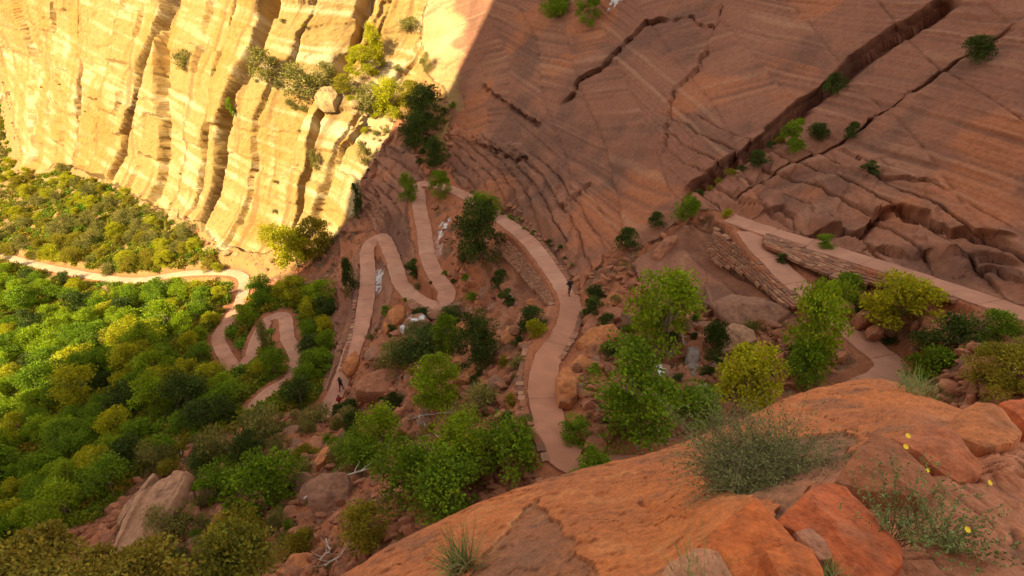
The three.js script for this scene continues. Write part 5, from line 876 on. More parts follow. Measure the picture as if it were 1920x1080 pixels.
[4,-25.6,-49.3,0.5,0.42,'D','d'],
[-2.1,-28,-62.9,0.42,0.32,'D','d'],
[1,-26.7,-57.5,0.6,0.49,'G','d'],
[2.4,-26.3,-53.2,0.49,0.54,'G','d'],
[1.4,-26.7,-54.9,0.35,0.37,'G','d'],
[5.3,-25.1,-44.7,0.38,0.37,'D','d'],
[5.7,-24.9,-42.8,0.36,0.39,'S','d'],
[-1.2,-27.7,-60.9,0.54,0.58,'S','d'],
[-4.9,-28.5,-69.3,0.45,0.5,'S','d'],
[0,-27.3,-58.5,0.35,0.27,'D','d'],
[3.2,-26,-50.5,0.3,0.23,'S','d'],
[4.9,-25.2,-46.6,0.41,0.44,'D','d'],
[-3.6,-28.2,-67.2,0.52,0.48,'G','d']],
cliff: [[-68.5,-39.2,-102.8,0.46,0.38,'O','c'],
[-102.7,-32.5,-128,0.44,0.35,'O','b'],
[-125.9,-30.7,-145.7,0.44,0.36,'O','a'],
[-55.6,-19.6,-103.8,0.71,0.47,'S','c'],
[-42.8,-33.5,-89.2,0.63,0.46,'S','d'],
[-36.9,-26.4,-90.3,0.42,0.34,'S','d'],
[-114.9,-27.9,-138.9,0.54,0.35,'O','a'],
[-37.8,-11,-104.8,0.51,0.42,'O','d'],
[-43,-19.7,-96.4,0.57,0.48,'O','d'],
[-37.4,-31.6,-87.8,0.55,0.4,'S','d'],
[-38.2,-21.8,-93.8,0.79,0.66,'S','d'],
[-71.8,-43.4,-101.9,0.8,0.61,'O','b'],
[-74.5,-27.4,-112.6,0.71,0.53,'S','b'],
[-116.7,-23.2,-143.3,0.56,0.36,'S','a'],
[-41.7,-10.1,-105.6,0.86,0.61,'S','d'],
[-43.2,-38.5,-86.9,0.69,0.57,'S','d']],
loop: [[-15,-35.4,-45.6,0.32,0.28,'S','d'],
[-14.4,-35,-48.4,0.8,0.98,'G','d'],
[-9.5,-33.1,-51.2,0.3,0.3,'D','d'],
[-7.1,-33,-46.5,0.57,0.55,'D','d'],
[-6.9,-31.9,-51.4,0.44,0.46,'D','d'],
[-12.6,-33.9,-43.6,0.73,0.82,'D','d'],
[-11.6,-32.9,-39.6,0.62,0.59,'D','h'],
[-11.5,-33.7,-52.7,0.63,0.71,'S','d'],
[-3,-31.8,-43.8,0.47,0.46,'S','d'],
[-6.7,-32.4,-42.2,0.85,0.82,'D','d'],
[-5.8,-31,-53.4,0.66,0.77,'D','d'],
[-9.9,-32.3,-40,0.39,0.44,'G','h'],
[-8,-31.9,-53.1,0.56,0.48,'G','d'],
[-5.2,-31.3,-38.8,0.33,0.33,'S','d'],
[-3.4,-32.1,-44.8,0.53,0.49,'S','d'],
[-4.5,-30.9,-38.3,0.57,0.69,'G','h'],
[-2.6,-30.6,-40.1,0.39,0.41,'D','d'],
[-9.4,-31.9,-38.7,0.79,0.9,'G','h'],
[-9.4,-33.6,-47.4,0.32,0.39,'S','d'],
[-4.4,-32.2,-47.4,0.88,0.83,'G','d'],
[-4.3,-31.3,-39.6,0.36,0.36,'D','d'],
[-8.9,-33,-43.3,0.34,0.34,'D','d'],
[-12.5,-34.3,-50,0.37,0.4,'G','d'],
[-12.4,-34.3,-48.8,0.3,0.38,'G','d'],
[-12.3,-34.1,-45.8,0.3,0.33,'G','d'],
[-5.2,-31.8,-49.9,0.68,0.71,'G','d'],
[-15.4,-35.7,-44.2,0.59,0.55,'S','h'],
[-6.6,-31.9,-40,0.48,0.43,'G','d'],
[-8.1,-32.1,-40.3,0.38,0.38,'D','d'],
[-9.8,-33.1,-43.5,0.45,0.51,'G','d']],
gully: [[-12.3,-27.1,-82.1,0.85,1.06,'D','d'],
[-9.9,-27.1,-80,0.55,0.62,'S','d'],
[-12.8,-28.2,-79.6,0.66,0.58,'S','d'],
[-16.5,-25.3,-87.8,1.14,1.36,'G','d'],
[-10.7,-26.9,-81.4,0.47,0.47,'G','d'],
[-14.2,-26.5,-84.6,0.71,0.8,'D','d'],
[-14.3,-27.8,-81.5,0.87,1.09,'D','d'],
[-15.6,-26.5,-85.1,0.82,0.73,'D','d'],
[-12.3,-24.2,-88.4,0.63,0.64,'G','d'],
[-13.4,-25.1,-87.4,1,0.91,'G','d'],
[-10.4,-28.7,-76.3,0.68,0.61,'D','d'],
[-11.2,-24.2,-87.4,0.81,0.87,'S','d'],
[-11.4,-23.1,-89.8,0.46,0.54,'G','d'],
[-13.6,-27,-83.3,0.71,0.82,'D','d'],
[-10,-22.1,-89.8,0.75,0.86,'G','d'],
[-14.5,-28.3,-79.9,0.84,0.72,'D','d']],
cleft: [[16.3,-19,-44.6,0.35,0.37,'O','d'],
[24.9,-14.8,-48,0.64,0.67,'O','d'],
[26.9,-13.3,-49.8,0.39,0.36,'D','d'],
[22.5,-16.1,-46.4,0.52,0.46,'D','d'],
[23.1,-15.7,-47,0.36,0.38,'D','d'],
[19.7,-17.3,-45,0.57,0.49,'O','d'],
[18.9,-17.6,-45.1,0.54,0.45,'O','d'],
[24,-15.2,-47.5,0.59,0.6,'D','d'],
[25.4,-14.2,-49.1,0.71,0.59,'D','d'],
[21,-16.7,-45.7,0.55,0.44,'D','d'],
[17.2,-18.5,-44.6,0.47,0.39,'D','d'],
[18.1,-18,-44.7,0.41,0.43,'O','d'],
[26.2,-13.7,-49.6,0.32,0.32,'D','d'],
[19.9,-17.1,-45.6,0.34,0.32,'D','d']]};
const BOULDERS = [  // outline of the upper face, thickness, stone, label
[[[-13.8,-31.96,-33.58],[-13.23,-31.84,-34.61],[-12.44,-31.8,-34.92],[-11.6,-31.72,-35.54],[-10.15,-31.63,-36.16],[-8.81,-31.6,-36.35],[-8.41,-31.72,-35.54],[-8.35,-31.86,-34.43],[-9.35,-31.96,-33.58],[-10.65,-32.01,-32.98],[-12.46,-32.03,-32.8],[-13.52,-32.01,-32.98]],1.3,'r',"long flat red boulder beside the foot of the straight path leg"],
[[[-12.3,-26.46,-19.44],[-11.46,-26.14,-20.02],[-10.04,-26.11,-20.07],[-9.72,-26.42,-19.52],[-9.73,-27.17,-18.11],[-10.41,-27.48,-17.51],[-11.13,-27.5,-17.46],[-11.84,-26.97,-18.49]],1.5,'b',"tall leaning brown boulder with a dead branch across it"],
[[[13.17,-20.54,-25.7],[13.61,-20.11,-26.46],[14.22,-19.94,-26.75],[14.95,-20,-26.66],[15.55,-20.18,-26.34],[15.63,-20.47,-25.83],[14.69,-20.74,-25.32],[13.86,-20.81,-25.2],[13.14,-20.95,-24.94]],1.4,'t',"large angular tan block in the rubble below the stone wall"],
[[[-13.65,-32.79,-43.71],[-13.18,-32.14,-45.11],[-12.3,-31.8,-45.82],[-11.55,-31.86,-45.7],[-11.57,-32.42,-44.52],[-12.54,-32.95,-43.36],[-13.2,-33.15,-42.91]],1.3,'o',"orange boulder just below the paved loop"],
[[[-11.42,-31.83,-41.89],[-10.63,-31.13,-43.13],[-9.29,-31.01,-43.34],[-8.35,-31.48,-42.51],[-9.14,-31.94,-41.68],[-10.45,-32.11,-41.38]],1.2,'b',"red brown boulder with white stains below the paved loop"],
[[[-14.35,-30.74,-24.73],[-14.14,-30.65,-25.71],[-13.32,-30.58,-26.34],[-12.2,-30.54,-26.62],[-11.91,-30.59,-26.25],[-12.59,-30.64,-25.8],[-13.33,-30.68,-25.35],[-13.67,-30.74,-24.64],[-14.05,-30.76,-24.37]],0.9,'o',"long orange boulder under the foot of the straight path leg"],
[[[8.3,-21.46,-22.86],[8.54,-21.07,-23.6],[9.04,-20.87,-23.96],[9.6,-20.94,-23.84],[9.75,-21.29,-23.19],[9.34,-21.56,-22.66],[8.71,-21.56,-22.66]],1,'b',"boulder with a pale blue white streak in the rubble"],
[[[9.95,-20.86,-21.07],[10.37,-20.64,-21.61],[10.97,-20.54,-21.84],[11.41,-20.62,-21.67],[11.41,-20.81,-21.19],[10.79,-20.96,-20.84],[10.08,-20.96,-20.84]],0.9,'w',"pale speckled boulder beside the yellow green tree"],
[[[7.95,-20.82,-21.19],[8.39,-20.73,-21.35],[9.11,-20.73,-21.35],[9.12,-21.07,-20.7],[8.51,-21.29,-20.27],[8.01,-21.21,-20.43]],0.8,'b',"brown boulder under the pale streaked one"],
[[[10.86,-21.1,-24.51],[11.06,-20.68,-25.14],[11.63,-20.64,-25.19],[11.66,-21.02,-24.62],[11.4,-21.28,-24.23],[10.93,-21.32,-24.17]],0.8,'g',"upright grey block in the middle of the rubble"],
[[[13.96,-20.74,-24.59],[14.4,-20.63,-24.98],[15.09,-20.61,-25.06],[15.25,-20.7,-24.75],[14.73,-20.8,-24.36],[14.15,-20.8,-24.36]],0.6,'t',"flat tan rock in front of the large angular block"],
[[[2.61,-20.62,-22.64],[3.01,-20.44,-23.17],[3.46,-20.41,-23.24],[3.71,-20.69,-22.44],[3.68,-21.03,-21.41],[3.23,-21.16,-20.96],[2.7,-21.13,-21.09]],1.1,'o',"orange outcrop at the right edge of the near paved bend"],
[[[3.48,-20.62,-17.23],[3.86,-20.44,-17.89],[4.41,-20.41,-18],[4.77,-20.56,-17.45],[4.36,-20.66,-17.07],[3.9,-20.62,-17.23]],0.8,'r',"rock with a dark hollow at the right of the near paved bend"],
[[[4.55,-22.3,-28.15],[5.46,-22.09,-29.08],[7.12,-22.07,-29.17],[7.59,-22.26,-28.33],[6.52,-22.44,-27.5],[5.05,-22.48,-27.32]],1,'o',"layered orange ledge rock right of the path below the lone hiker"],
[[[5.49,-23.04,-31.92],[6.96,-22.77,-32.8],[8.51,-22.8,-32.7],[8.7,-23.07,-31.82],[7.17,-23.27,-31.15],[5.73,-23.27,-31.15]],1,'r',"layered red rock beside the dark shrub below the lone hiker"],
[[[-4.14,-26.64,-28.9],[-3.24,-26.38,-29.92],[-2.26,-26.18,-30.67],[-1.83,-26.36,-30.01],[-2.08,-26.57,-29.17],[-3.17,-26.7,-28.62]],1,'o',"ridge of orange rock below the dark spreading shrub"],
[[[-34.12,-39.05,-30.94],[-34.4,-38.69,-31.96],[-33.58,-38.55,-32.34],[-32.81,-38.62,-32.15],[-32.5,-38.95,-31.22],[-33.26,-39.12,-30.76]],1.4,'b',"lone rounded boulder among the shrubs on the left slope"],
[[[-38.07,-38.34,-23.48],[-38.15,-37.96,-24.37],[-37.8,-37.9,-24.51],[-37.15,-38.09,-24.08],[-36.97,-38.36,-23.45],[-37.52,-38.45,-23.24]],1,'b',"pointed brown rock near the lower left corner"],
[[[-33.89,-20.68,-92.4],[-33.29,-19.49,-94.17],[-31.09,-19.49,-94.17],[-29.98,-20.29,-92.99],[-30.6,-21.46,-91.23],[-32.41,-21.46,-91.23]],2,'y',"sunlit boulder perched on the cliff bench"],
[[[21.5,-19.12,-26.37],[22.2,-18.92,-26.79],[22.79,-19.02,-26.58],[22.53,-19.31,-25.96],[21.78,-19.34,-25.89]],0.7,'r',"red rock at the inner edge of the lower path leg"],
[[[21.01,-19.04,-27.31],[21.72,-18.87,-27.67],[22.07,-19.04,-27.31],[21.67,-19.27,-26.82],[21.09,-19.24,-26.89]],0.7,'r',"red rock nearest the green shrub between the path legs"],
[[[21.79,-19.22,-25.29],[22.49,-19.1,-25.56],[22.89,-19.22,-25.29],[22.44,-19.43,-24.83],[21.82,-19.4,-24.89]],0.6,'r',"lowest red rock along the inner edge of the lower path leg"],
[[[-24.5,-34.8,-25],[-24.45,-34.48,-25.91],[-23.71,-34.4,-26.14],[-22.79,-34.64,-25.45],[-22.77,-35.02,-24.32],[-23.65,-35.09,-24.09]],1.3,'b',"rough rock pile block right of the tilted slab"],
[[[-24.28,-35.15,-26.22],[-24.17,-34.81,-27.17],[-23.28,-34.66,-27.57],[-22.23,-34.87,-27.01],[-22.18,-35.25,-25.9],[-23.21,-35.38,-25.51]],1.3,'r',"broken red block on the rock pile above the tilted slab"],
[[[-21.12,-33.24,-21.9],[-21.08,-33.02,-22.59],[-20.19,-32.93,-22.87],[-19.49,-33.09,-22.38],[-19.52,-33.33,-21.63],[-20.41,-33.39,-21.43]],1.1,'r',"red boulder below the rock pile left of the round green tree"],
[[[-20.44,-32.45,-20.44],[-20,-32.42,-20.73],[-18.77,-32.41,-20.88],[-18.01,-32.45,-20.44],[-18.34,-32.49,-19.86],[-19.78,-32.49,-19.93]],0.8,'o',"orange rock below the rock pile"],
[[[-25.51,-31.93,-18.51],[-25.78,-31.7,-20.16],[-25.75,-31.33,-22.09],[-25.04,-31.05,-23.25],[-23.84,-30.87,-23.91],[-22.88,-30.95,-23.62],[-22.65,-31.33,-22.09],[-23.15,-31.7,-20.16],[-23.39,-31.91,-18.65],[-24.36,-31.98,-17.99]],1,'t',"broad tilted slab of pale rock on the lower left slope"],
[[[-29.28,-35.14,-22.77],[-29.35,-34.92,-24.16],[-28.9,-34.64,-25.59],[-28.42,-34.44,-26.47],[-28.09,-34.52,-26.14],[-28.47,-34.81,-24.77],[-28.63,-35.04,-23.44],[-28.74,-35.19,-22.38]],0.8,'t',"narrow tilted rib of rock left of the broad slab"],
[[[-24.52,-32.02,-18.22],[-24.13,-32,-18.7],[-23.01,-31.99,-18.83],[-22.08,-32.02,-18.36],[-22.45,-32.04,-17.82],[-23.78,-32.04,-17.82]],0.7,'o',"orange rock at the foot of the broad tilted slab"],
[[[-12.47,-27.23,-14.87],[-11.9,-27.19,-15.65],[-10.95,-27.18,-15.82],[-10.27,-27.2,-15.48],[-10.79,-27.23,-14.87],[-11.65,-27.23,-14.54]],0.8,'o',"orange rock at the bottom edge left of the smooth ledge"],
[[[-17.63,-36.17,-40.52],[-17.32,-35.64,-41.75],[-16.68,-35.28,-42.54],[-16.09,-35.64,-41.75],[-16.31,-36.17,-40.52],[-16.95,-36.45,-39.86]],0.7,'o',"orange rock at the inner edge of the straight path leg"],
[[[12.07,-21.49,-38.95],[13.54,-20.86,-40.69],[14.8,-20.68,-41.16],[14.26,-21.08,-40.11],[12.65,-21.69,-38.38]],1,'r',"rounded red rock under the cleft bush"],
[[[14.07,-20.27,-29.85],[15.83,-20,-30.8],[17.78,-20.27,-29.85],[18.73,-20.63,-28.45],[16.97,-20.84,-27.54],[14.99,-20.73,-27.99]],0.8,'b',"smooth brown rock dome below the outer stone wall"]];
const ROCKS = {
rubble: [[8.35,-21.95,-21.33,0.35,4],[9.61,-22.43,-26.09,0.29,4],[8.2,-22.02,-21.73,0.17,4],[11.44,-21.85,-24.66,0.46,4],[11.67,-22.2,-27.37,0.18,4],[9.18,-22.04,-22.78,0.27,4],[8.69,-22.34,-24.06,0.17,4],[10.17,-22.2,-25.22,0.18,4],[8.31,-22.12,-22.43,0.16,4],[9.98,-21.79,-22.22,0.2,4],[12.09,-22.09,-27.05,0.33,4],[11.09,-22.2,-26.63,0.17,4],[9.22,-22.13,-23.36,0.16,4],[12.85,-22.04,-27.48,0.24,4],[11.53,-21.49,-22.37,0.16,4],[11.77,-21.98,-25.88,0.59,4],[9.15,-22.28,-24.23,0.24,4],[10.3,-21.94,-23.69,0.22,4],[11.54,-21.65,-23.48,0.18,4],[10.83,-22.31,-27.1,0.31,4],[8.93,-22.67,-26.96,0.52,4],[10.71,-22.43,-27.97,0.16,4],[12.87,-21.78,-25.78,0.16,4],[10.67,-21.76,-23.15,0.23,4],[8.79,-22.16,-23.04,0.24,4],[13.28,-22.18,-28.91,0.53,4],[10.67,-21.64,-22.25,0.38,4],[10.38,-22.04,-24.45,0.19,4],[10,-21.86,-22.75,0.45,4],[10.14,-22.58,-28.51,0.19,4],[8.74,-21.93,-21.57,0.16,4],[11.74,-22.4,-29.1,0.16,4],[12.39,-22.32,-29.15,0.4,4],[9.1,-22.5,-25.76,0.19,4],[9.46,-21.9,-22.24,0.22,4],[10.65,-22.23,-26.24,0.22,4],[9.81,-22,-23.36,0.2,4],[9.46,-22.67,-28.06,0.17,4],[11.03,-21.83,-24.03,0.31,4],[10.18,-22.28,-25.85,0.35,4],[9.33,-22.2,-23.95,0.16,4],[13.14,-22.04,-27.77,0.16,4],[10.93,-21.75,-23.41,0.16,4],[10.17,-21.58,-20.92,0.38,4],[9.52,-22.7,-28.5,0.22,4],[10.89,-21.96,-24.69,0.16,4],[9.63,-21.73,-21.27,0.25,4],[12.44,-21.52,-23.64,0.2,4],[9.98,-22.09,-24.19,0.19,4],[13.6,-22.04,-28.23,0.17,4],[11.23,-22.41,-28.6,0.41,4],[11.96,-21.79,-24.85,0.21,4],[12.49,-22.02,-26.95,0.16,4],[8.41,-22.36,-23.92,0.19,4],[9.5,-22.31,-24.97,0.19,4],[12.54,-22.23,-28.54,0.23,4],[12.89,-21.63,-24.83,0.51,4],[10.75,-21.54,-21.56,0.16,4],[8.69,-22.02,-22.12,0.25,4],[10.05,-22.37,-26.38,0.22,4],[11.39,-22.13,-26.51,0.17,4],[7.87,-22.13,-22.24,0.42,4],[12.34,-21.74,-24.98,0.16,4],[8.69,-22.39,-24.41,0.2,4],[12.22,-21.7,-24.58,0.22,4],[8.19,-22.21,-22.9,0.31,4],[9.7,-22.52,-27.02,0.42,4],[11.67,-21.58,-23.16,0.16,4],[10.28,-22.44,-27.35,0.16,4],[12.93,-22.29,-29.47,0.16,4]],
slope: [[-8.75,-29.47,-24.48,0.57,2],[-13.93,-32.69,-27.14,0.74,2],[-6.95,-28.39,-24.04,0.18,2],[-17.09,-36.3,-32.54,0.54,2],[-14.74,-31.45,-21.2,0.36,1],[-1.9,-26.56,-28.83,0.21,3],[-19.61,-34.41,-23.75,0.19,1],[-9.24,-30.68,-26.84,0.66,2],[-4.43,-27.19,-24.73,0.19,2],[-20.22,-34.44,-22.97,0.42,1],[-14.23,-35.74,-34.78,0.32,2],[-13.22,-30.6,-21.62,0.62,1],[-20.26,-33.96,-21.42,0.64,1],[-0.93,-25.03,-26.01,0.63,3],[-20.12,-37.13,-33.89,0.22,1],[-13.94,-30.44,-18.84,0.38,1],[-10.24,-32.26,-31.08,0.35,2],[-19.58,-36.01,-31.67,0.68,1],[-6.78,-29.56,-30.16,0.45,2],[-14.04,-33.77,-29.3,0.35,2],[-22.58,-36.06,-26.4,0.64,1],[-25.56,-37.68,-29.93,0.56,1],[-19.28,-33.56,-21.16,0.26,1],[-15.02,-36.35,-35.71,0.26,2],[-25.96,-37.72,-29.39,0.22,1],[-17.08,-32.5,-20.5,0.27,1],[-16.31,-33,-24.6,0.49,1],[-15.15,-32.71,-25.6,0.25,1],[-1.82,-25.72,-25.77,0.21,3],[-6.33,-28.95,-27.12,0.45,2],[-10.47,-31.43,-27.15,0.51,2],[0.85,-24.51,-29.31,0.23,3],[-14.39,-31.06,-20.35,0.54,1],[-10.08,-31.82,-28.86,0.32,2],[-2.63,-26.14,-25.13,0.31,2],[0.51,-24.13,-27.4,0.27,3],[-4.14,-26.93,-24.48,0.19,2],[-24.49,-36.7,-26.57,0.23,1],[-22.01,-36.46,-31.66,0.71,1],[-18.05,-33.15,-21.3,0.26,1],[0.09,-23.01,-20.71,0.25,3],[-18.02,-35.48,-30.56,0.18,1],[-19.16,-31.87,-17.69,0.37,1],[-13.46,-34.88,-32.56,0.19,2],[-20.49,-36.2,-32.19,0.23,1],[-17.7,-34.78,-28.97,0.43,1],[-24.38,-36.34,-25.41,0.51,1],[-5.15,-27.89,-25.7,0.18,2],[-19.39,-34.49,-24.68,0.24,1],[-11.4,-32.1,-27.76,0.73,2],[-11.08,-29.08,-21.06,0.39,2],[-0.56,-23.81,-22.12,0.25,3],[-23.18,-35.09,-22.77,0.31,1],[-2.16,-27.22,-30.57,0.28,3],[-2.9,-27.03,-27.77,0.33,2],[-23.2,-36.98,-31.5,0.25,1],[-24.59,-35.76,-23.78,0.18,1],[-24.92,-37.06,-27.6,0.54,1],[-22.38,-34.55,-21.86,0.24,1],[-10.88,-29.16,-21.77,0.27,2],[-25.17,-36.36,-25,0.52,1],[-17.98,-36.81,-33.25,0.38,1],[-18.43,-32.18,-18.47,0.23,1],[-13.96,-35.36,-33.39,0.22,2],[-22.96,-35.68,-24.39,0.28,1],[-0.84,-24.26,-23.07,0.19,3],[-17.38,-33.27,-23.11,0.38,1],[-21.87,-35.75,-26.12,0.22,1],[-7.95,-30.28,-29.08,0.44,2],[-17.09,-31.85,-18.58,0.5,1],[0.09,-23.42,-22.64,0.22,3],[-18.52,-33.9,-23.54,0.21,1],[-21.12,-34.71,-22.89,0.46,1],[-12.07,-33.18,-29.55,0.18,2],[-11.31,-29.51,-22.12,0.18,2],[-11.57,-33.39,-34.11,0.33,2],[-6.15,-28.48,-25.68,0.55,2],[-6.14,-28,-24.17,0.4,2],[-11.54,-30.13,-23.62,0.18,2],[-22.71,-34.67,-22.02,0.21,1],[-5.21,-27.43,-24.02,0.5,2],[-25.56,-38.03,-32.17,0.18,1],[-19.59,-32.74,-19.14,0.56,1],[-21.03,-35.01,-24.05,0.28,1],[-7.78,-29.97,-27.66,0.36,2],[-15.98,-31.43,-18.64,0.25,1],[-13.1,-34.68,-32.58,0.21,2],[-23.29,-36.93,-30.76,0.18,1],[-1.15,-24.66,-23.73,0.31,3],[-6.7,-29.44,-28.75,0.4,2],[-0.51,-23.66,-21.65,0.21,3],[-2.47,-26.96,-28.62,0.2,2],[-17.37,-33.8,-26.03,0.35,1],[-16.97,-32.56,-20.87,0.19,1],[-15.81,-34.08,-28.59,0.65,1],[-21.35,-35.79,-28.05,0.27,1],[-5.8,-28.83,-28.23,0.18,2],[-15.27,-31.44,-19.85,0.29,1],[-15.65,-33.54,-27.39,0.38,1],[-26.48,-37.98,-29.98,0.57,1],[-1.05,-25.84,-28.95,0.2,3],[-6.44,-29.53,-31.24,0.3,2],[-25.01,-36.69,-26.07,0.47,1],[-18.86,-34.65,-27.41,0.33,1],[-18.95,-34.45,-25.84,0.42,1],[-20.57,-35.3,-26.78,0.18,1],[-19.66,-34.66,-25.05,0.2,1],[-0.38,-23.91,-23.2,0.18,3],[-19.42,-37.23,-33.96,0.54,1],[-19.93,-37.73,-34.92,0.43,1],[-10.88,-32.82,-32.68,0.2,2],[-17.73,-33.69,-24.58,0.21,1],[-2.96,-25.8,-23.14,0.26,2],[-11.06,-32.52,-29.15,0.36,2],[-14.94,-32.38,-24.84,0.71,1],[-14.35,-35.89,-36.07,0.6,2],[-1.57,-25.09,-24.13,0.35,3],[-16.14,-33.59,-26.97,0.29,1],[-15.03,-35.27,-31.72,0.7,2],[-12.76,-34.59,-34.88,0.28,2],[-25.25,-38.07,-33.02,0.62,1],[-6.08,-28.21,-24.92,0.2,2],[-12.53,-34.25,-32.28,0.18,2],[-12.08,-31.36,-25.94,0.19,2],[-15.79,-32.6,-23.99,0.18,1],[-12.8,-31,-24.19,0.19,2],[-9.69,-30.47,-25.76,0.23,2],[-16.55,-32.06,-19.79,0.64,1],[-12.49,-34.08,-31.58,0.18,2],[-5.02,-28.34,-28.05,0.29,2],[-7.24,-29.81,-29.64,0.19,2],[-10.56,-31.01,-26.17,0.21,2],[-11.94,-29.52,-20.49,0.2,2],[-3.34,-26.18,-23.6,0.25,2],[-13.3,-34.62,-31.93,0.19,2],[-19.98,-36.39,-32.51,0.23,1],[-11.62,-29.72,-22.21,0.19,2],[-23.8,-36.76,-27.93,0.36,1],[-21.09,-35.33,-25.46,0.48,1],[-21.12,-33.3,-19.82,0.39,1],[-22.32,-36.37,-29.55,0.25,1],[-0.19,-23.54,-22.18,0.18,3],[-7.88,-29.86,-26.88,0.63,2],[-15.15,-32.14,-23.44,0.72,1],[-14.03,-30.61,-19.31,0.19,1],[-10.28,-32.24,-30.3,0.25,2],[-18.09,-34.65,-28.35,0.45,1],[-17.59,-34.22,-27.35,0.65,1],[-22.5,-36.5,-30.09,0.21,1],[0.21,-23.13,-21.75,0.27,3]],
mid: [[-5.99,-29.62,-32.45,0.16,2],[-1.74,-25.98,-27.01,0.42,3],[-1.13,-23.66,-19.95,0.3,3],[-10.01,-31.9,-29.44,0.2,2],[-5.44,-27.86,-24.99,0.29,2],[-6.01,-30.11,-34.3,0.42,2],[-4.92,-29.13,-31.85,0.2,2],[-2.93,-27.72,-30.32,0.2,2],[-1.81,-25.08,-23.37,0.23,3],[-2.89,-27.42,-29.3,0.48,2],[-3.02,-29.29,-35.34,0.18,2],[-6.62,-27.84,-23.07,0.27,2],[-2.52,-25.91,-24.58,0.5,2],[-5.16,-29.52,-32.99,0.49,2],[-7.8,-30.06,-28.1,0.24,2],[-1.15,-24.5,-23.05,0.14,3],[-10.37,-31.89,-33.69,0.18,2],[-9.19,-31.23,-29.19,0.42,2],[-3.7,-26.35,-23.45,0.18,2],[-6.11,-28.78,-26.93,0.15,2],[-1.85,-24.96,-22.85,0.17,3],[0.28,-22.67,-19.76,0.31,3],[-5.25,-28.35,-27.4,0.27,2],[-7.16,-28.73,-24.64,0.26,2],[-5.25,-28.21,-26.76,0.21,2],[-6.24,-29.14,-28.57,0.39,2],[-0.07,-22.66,-18.73,0.29,3],[-6.24,-29.23,-29.44,0.18,2],[-1.23,-23.93,-20.71,0.44,3],[-9.99,-32.01,-31.3,0.16,2],[-11.07,-32.67,-39.93,0.26,2],[-2.6,-25.54,-23.08,0.17,2],[-0.51,-23.12,-19.45,0.29,3],[-7.09,-28.45,-23.98,0.22,2],[-8.17,-30.24,-32.61,0.18,2],[-4.42,-26.56,-22.79,0.15,2],[-5.82,-30.55,-35.95,0.15,2],[-5.65,-29.06,-30.24,0.16,2],[-14.11,-34.75,-41.73,0.14,2],[-7.72,-30.22,-33.41,0.33,2],[-8.25,-31.13,-36.71,0.22,2],[0.43,-23.19,-22.86,0.15,3],[-1.21,-26.85,-32,0.16,3],[-1.52,-24.56,-22.24,0.22,3],[-7.32,-31.23,-37.45,0.22,2],[-6.59,-30.5,-35.28,0.32,2],[-9.17,-30.72,-33.97,0.17,2],[-4.01,-27.55,-27.14,0.33,2],[-6.22,-29.28,-30.06,0.19,2],[-6.9,-28.92,-25.67,0.34,2],[-0.56,-23.67,-21.55,0.41,3],[-7.39,-29.61,-27.18,0.15,2],[-5.68,-28.61,-27.4,0.16,2],[-3.09,-26.32,-24.67,0.14,2],[-13.07,-34.84,-35.55,0.31,2],[-8.98,-30.59,-33.25,0.35,2],[-7.3,-30.95,-36.5,0.23,2],[-8.37,-29.97,-26.24,0.16,2],[0.47,-22.88,-21.46,0.15,3],[-0.17,-24.71,-27.59,0.15,3],[0.19,-23.54,-23.65,0.23,3],[-6.68,-30.02,-33.41,0.45,2],[-0.56,-23.45,-20.66,0.14,3],[-4.9,-30.02,-34.97,0.23,2],[0.12,-23.34,-22.42,0.39,3],[-7.21,-29.79,-29.35,0.18,2],[-2.79,-25.92,-23.93,0.17,2],[-4.48,-27.01,-24.05,0.16,2],[-8.94,-30.95,-28.56,0.15,2],[0.73,-24.06,-27.66,0.2,3],[-11.19,-32.79,-34.42,0.26,2],[-5.69,-27.22,-22.72,0.31,2],[-6.72,-29.45,-28.75,0.18,2],[-2.65,-25.22,-21.91,0.18,2],[-7.06,-29.42,-27.25,0.14,2],[-8.1,-30.47,-34.28,0.22,2],[-2.64,-26.21,-25.37,0.14,2],[0.11,-25.45,-30.82,0.17,3],[-9.32,-31.41,-30.26,0.14,2],[-13.4,-34.21,-41.49,0.23,2],[-11.69,-33.6,-32.2,0.26,2],[0.68,-22.92,-22.44,0.14,3],[-4.69,-26.93,-23.42,0.26,2],[-1.23,-25.79,-28.11,0.4,3],[-5.7,-27.72,-24.08,0.16,2],[-8.71,-31.36,-37.27,0.38,2],[-2.24,-25.47,-23.7,0.18,2],[-12.99,-34.41,-37.08,0.4,2],[-7.66,-31.04,-36.67,0.22,2],[-1.51,-26.76,-30.83,0.17,3],[0.71,-22.78,-21.81,0.17,3],[-12.14,-33.28,-40.29,0.14,2],[-3.56,-27.37,-27.51,0.25,2],[-6.06,-27.55,-23.07,0.3,2],[-11.69,-32.77,-37.21,0.19,2],[-0.9,-25.93,-29.83,0.14,3],[-9.14,-31.01,-31.86,0.38,2],[-8.22,-30.39,-28.35,0.19,2],[-3.11,-26.99,-27.11,0.15,2],[-6.56,-29.81,-32.63,0.2,2],[-11.12,-33.08,-31.67,0.28,2],[1.05,-24.42,-29.32,0.22,3],[-3.44,-26.35,-23.97,0.14,2],[-12.87,-34.7,-34.45,0.24,2],[-4.14,-27.11,-25.1,0.14,2],[-9.46,-31.07,-32.77,0.17,2],[0.68,-22.29,-19.1,0.34,3],[-8.15,-30.24,-31.79,0.35,2],[0.55,-22.64,-20.51,0.29,3],[-4.35,-28.21,-29.14,0.16,2]],
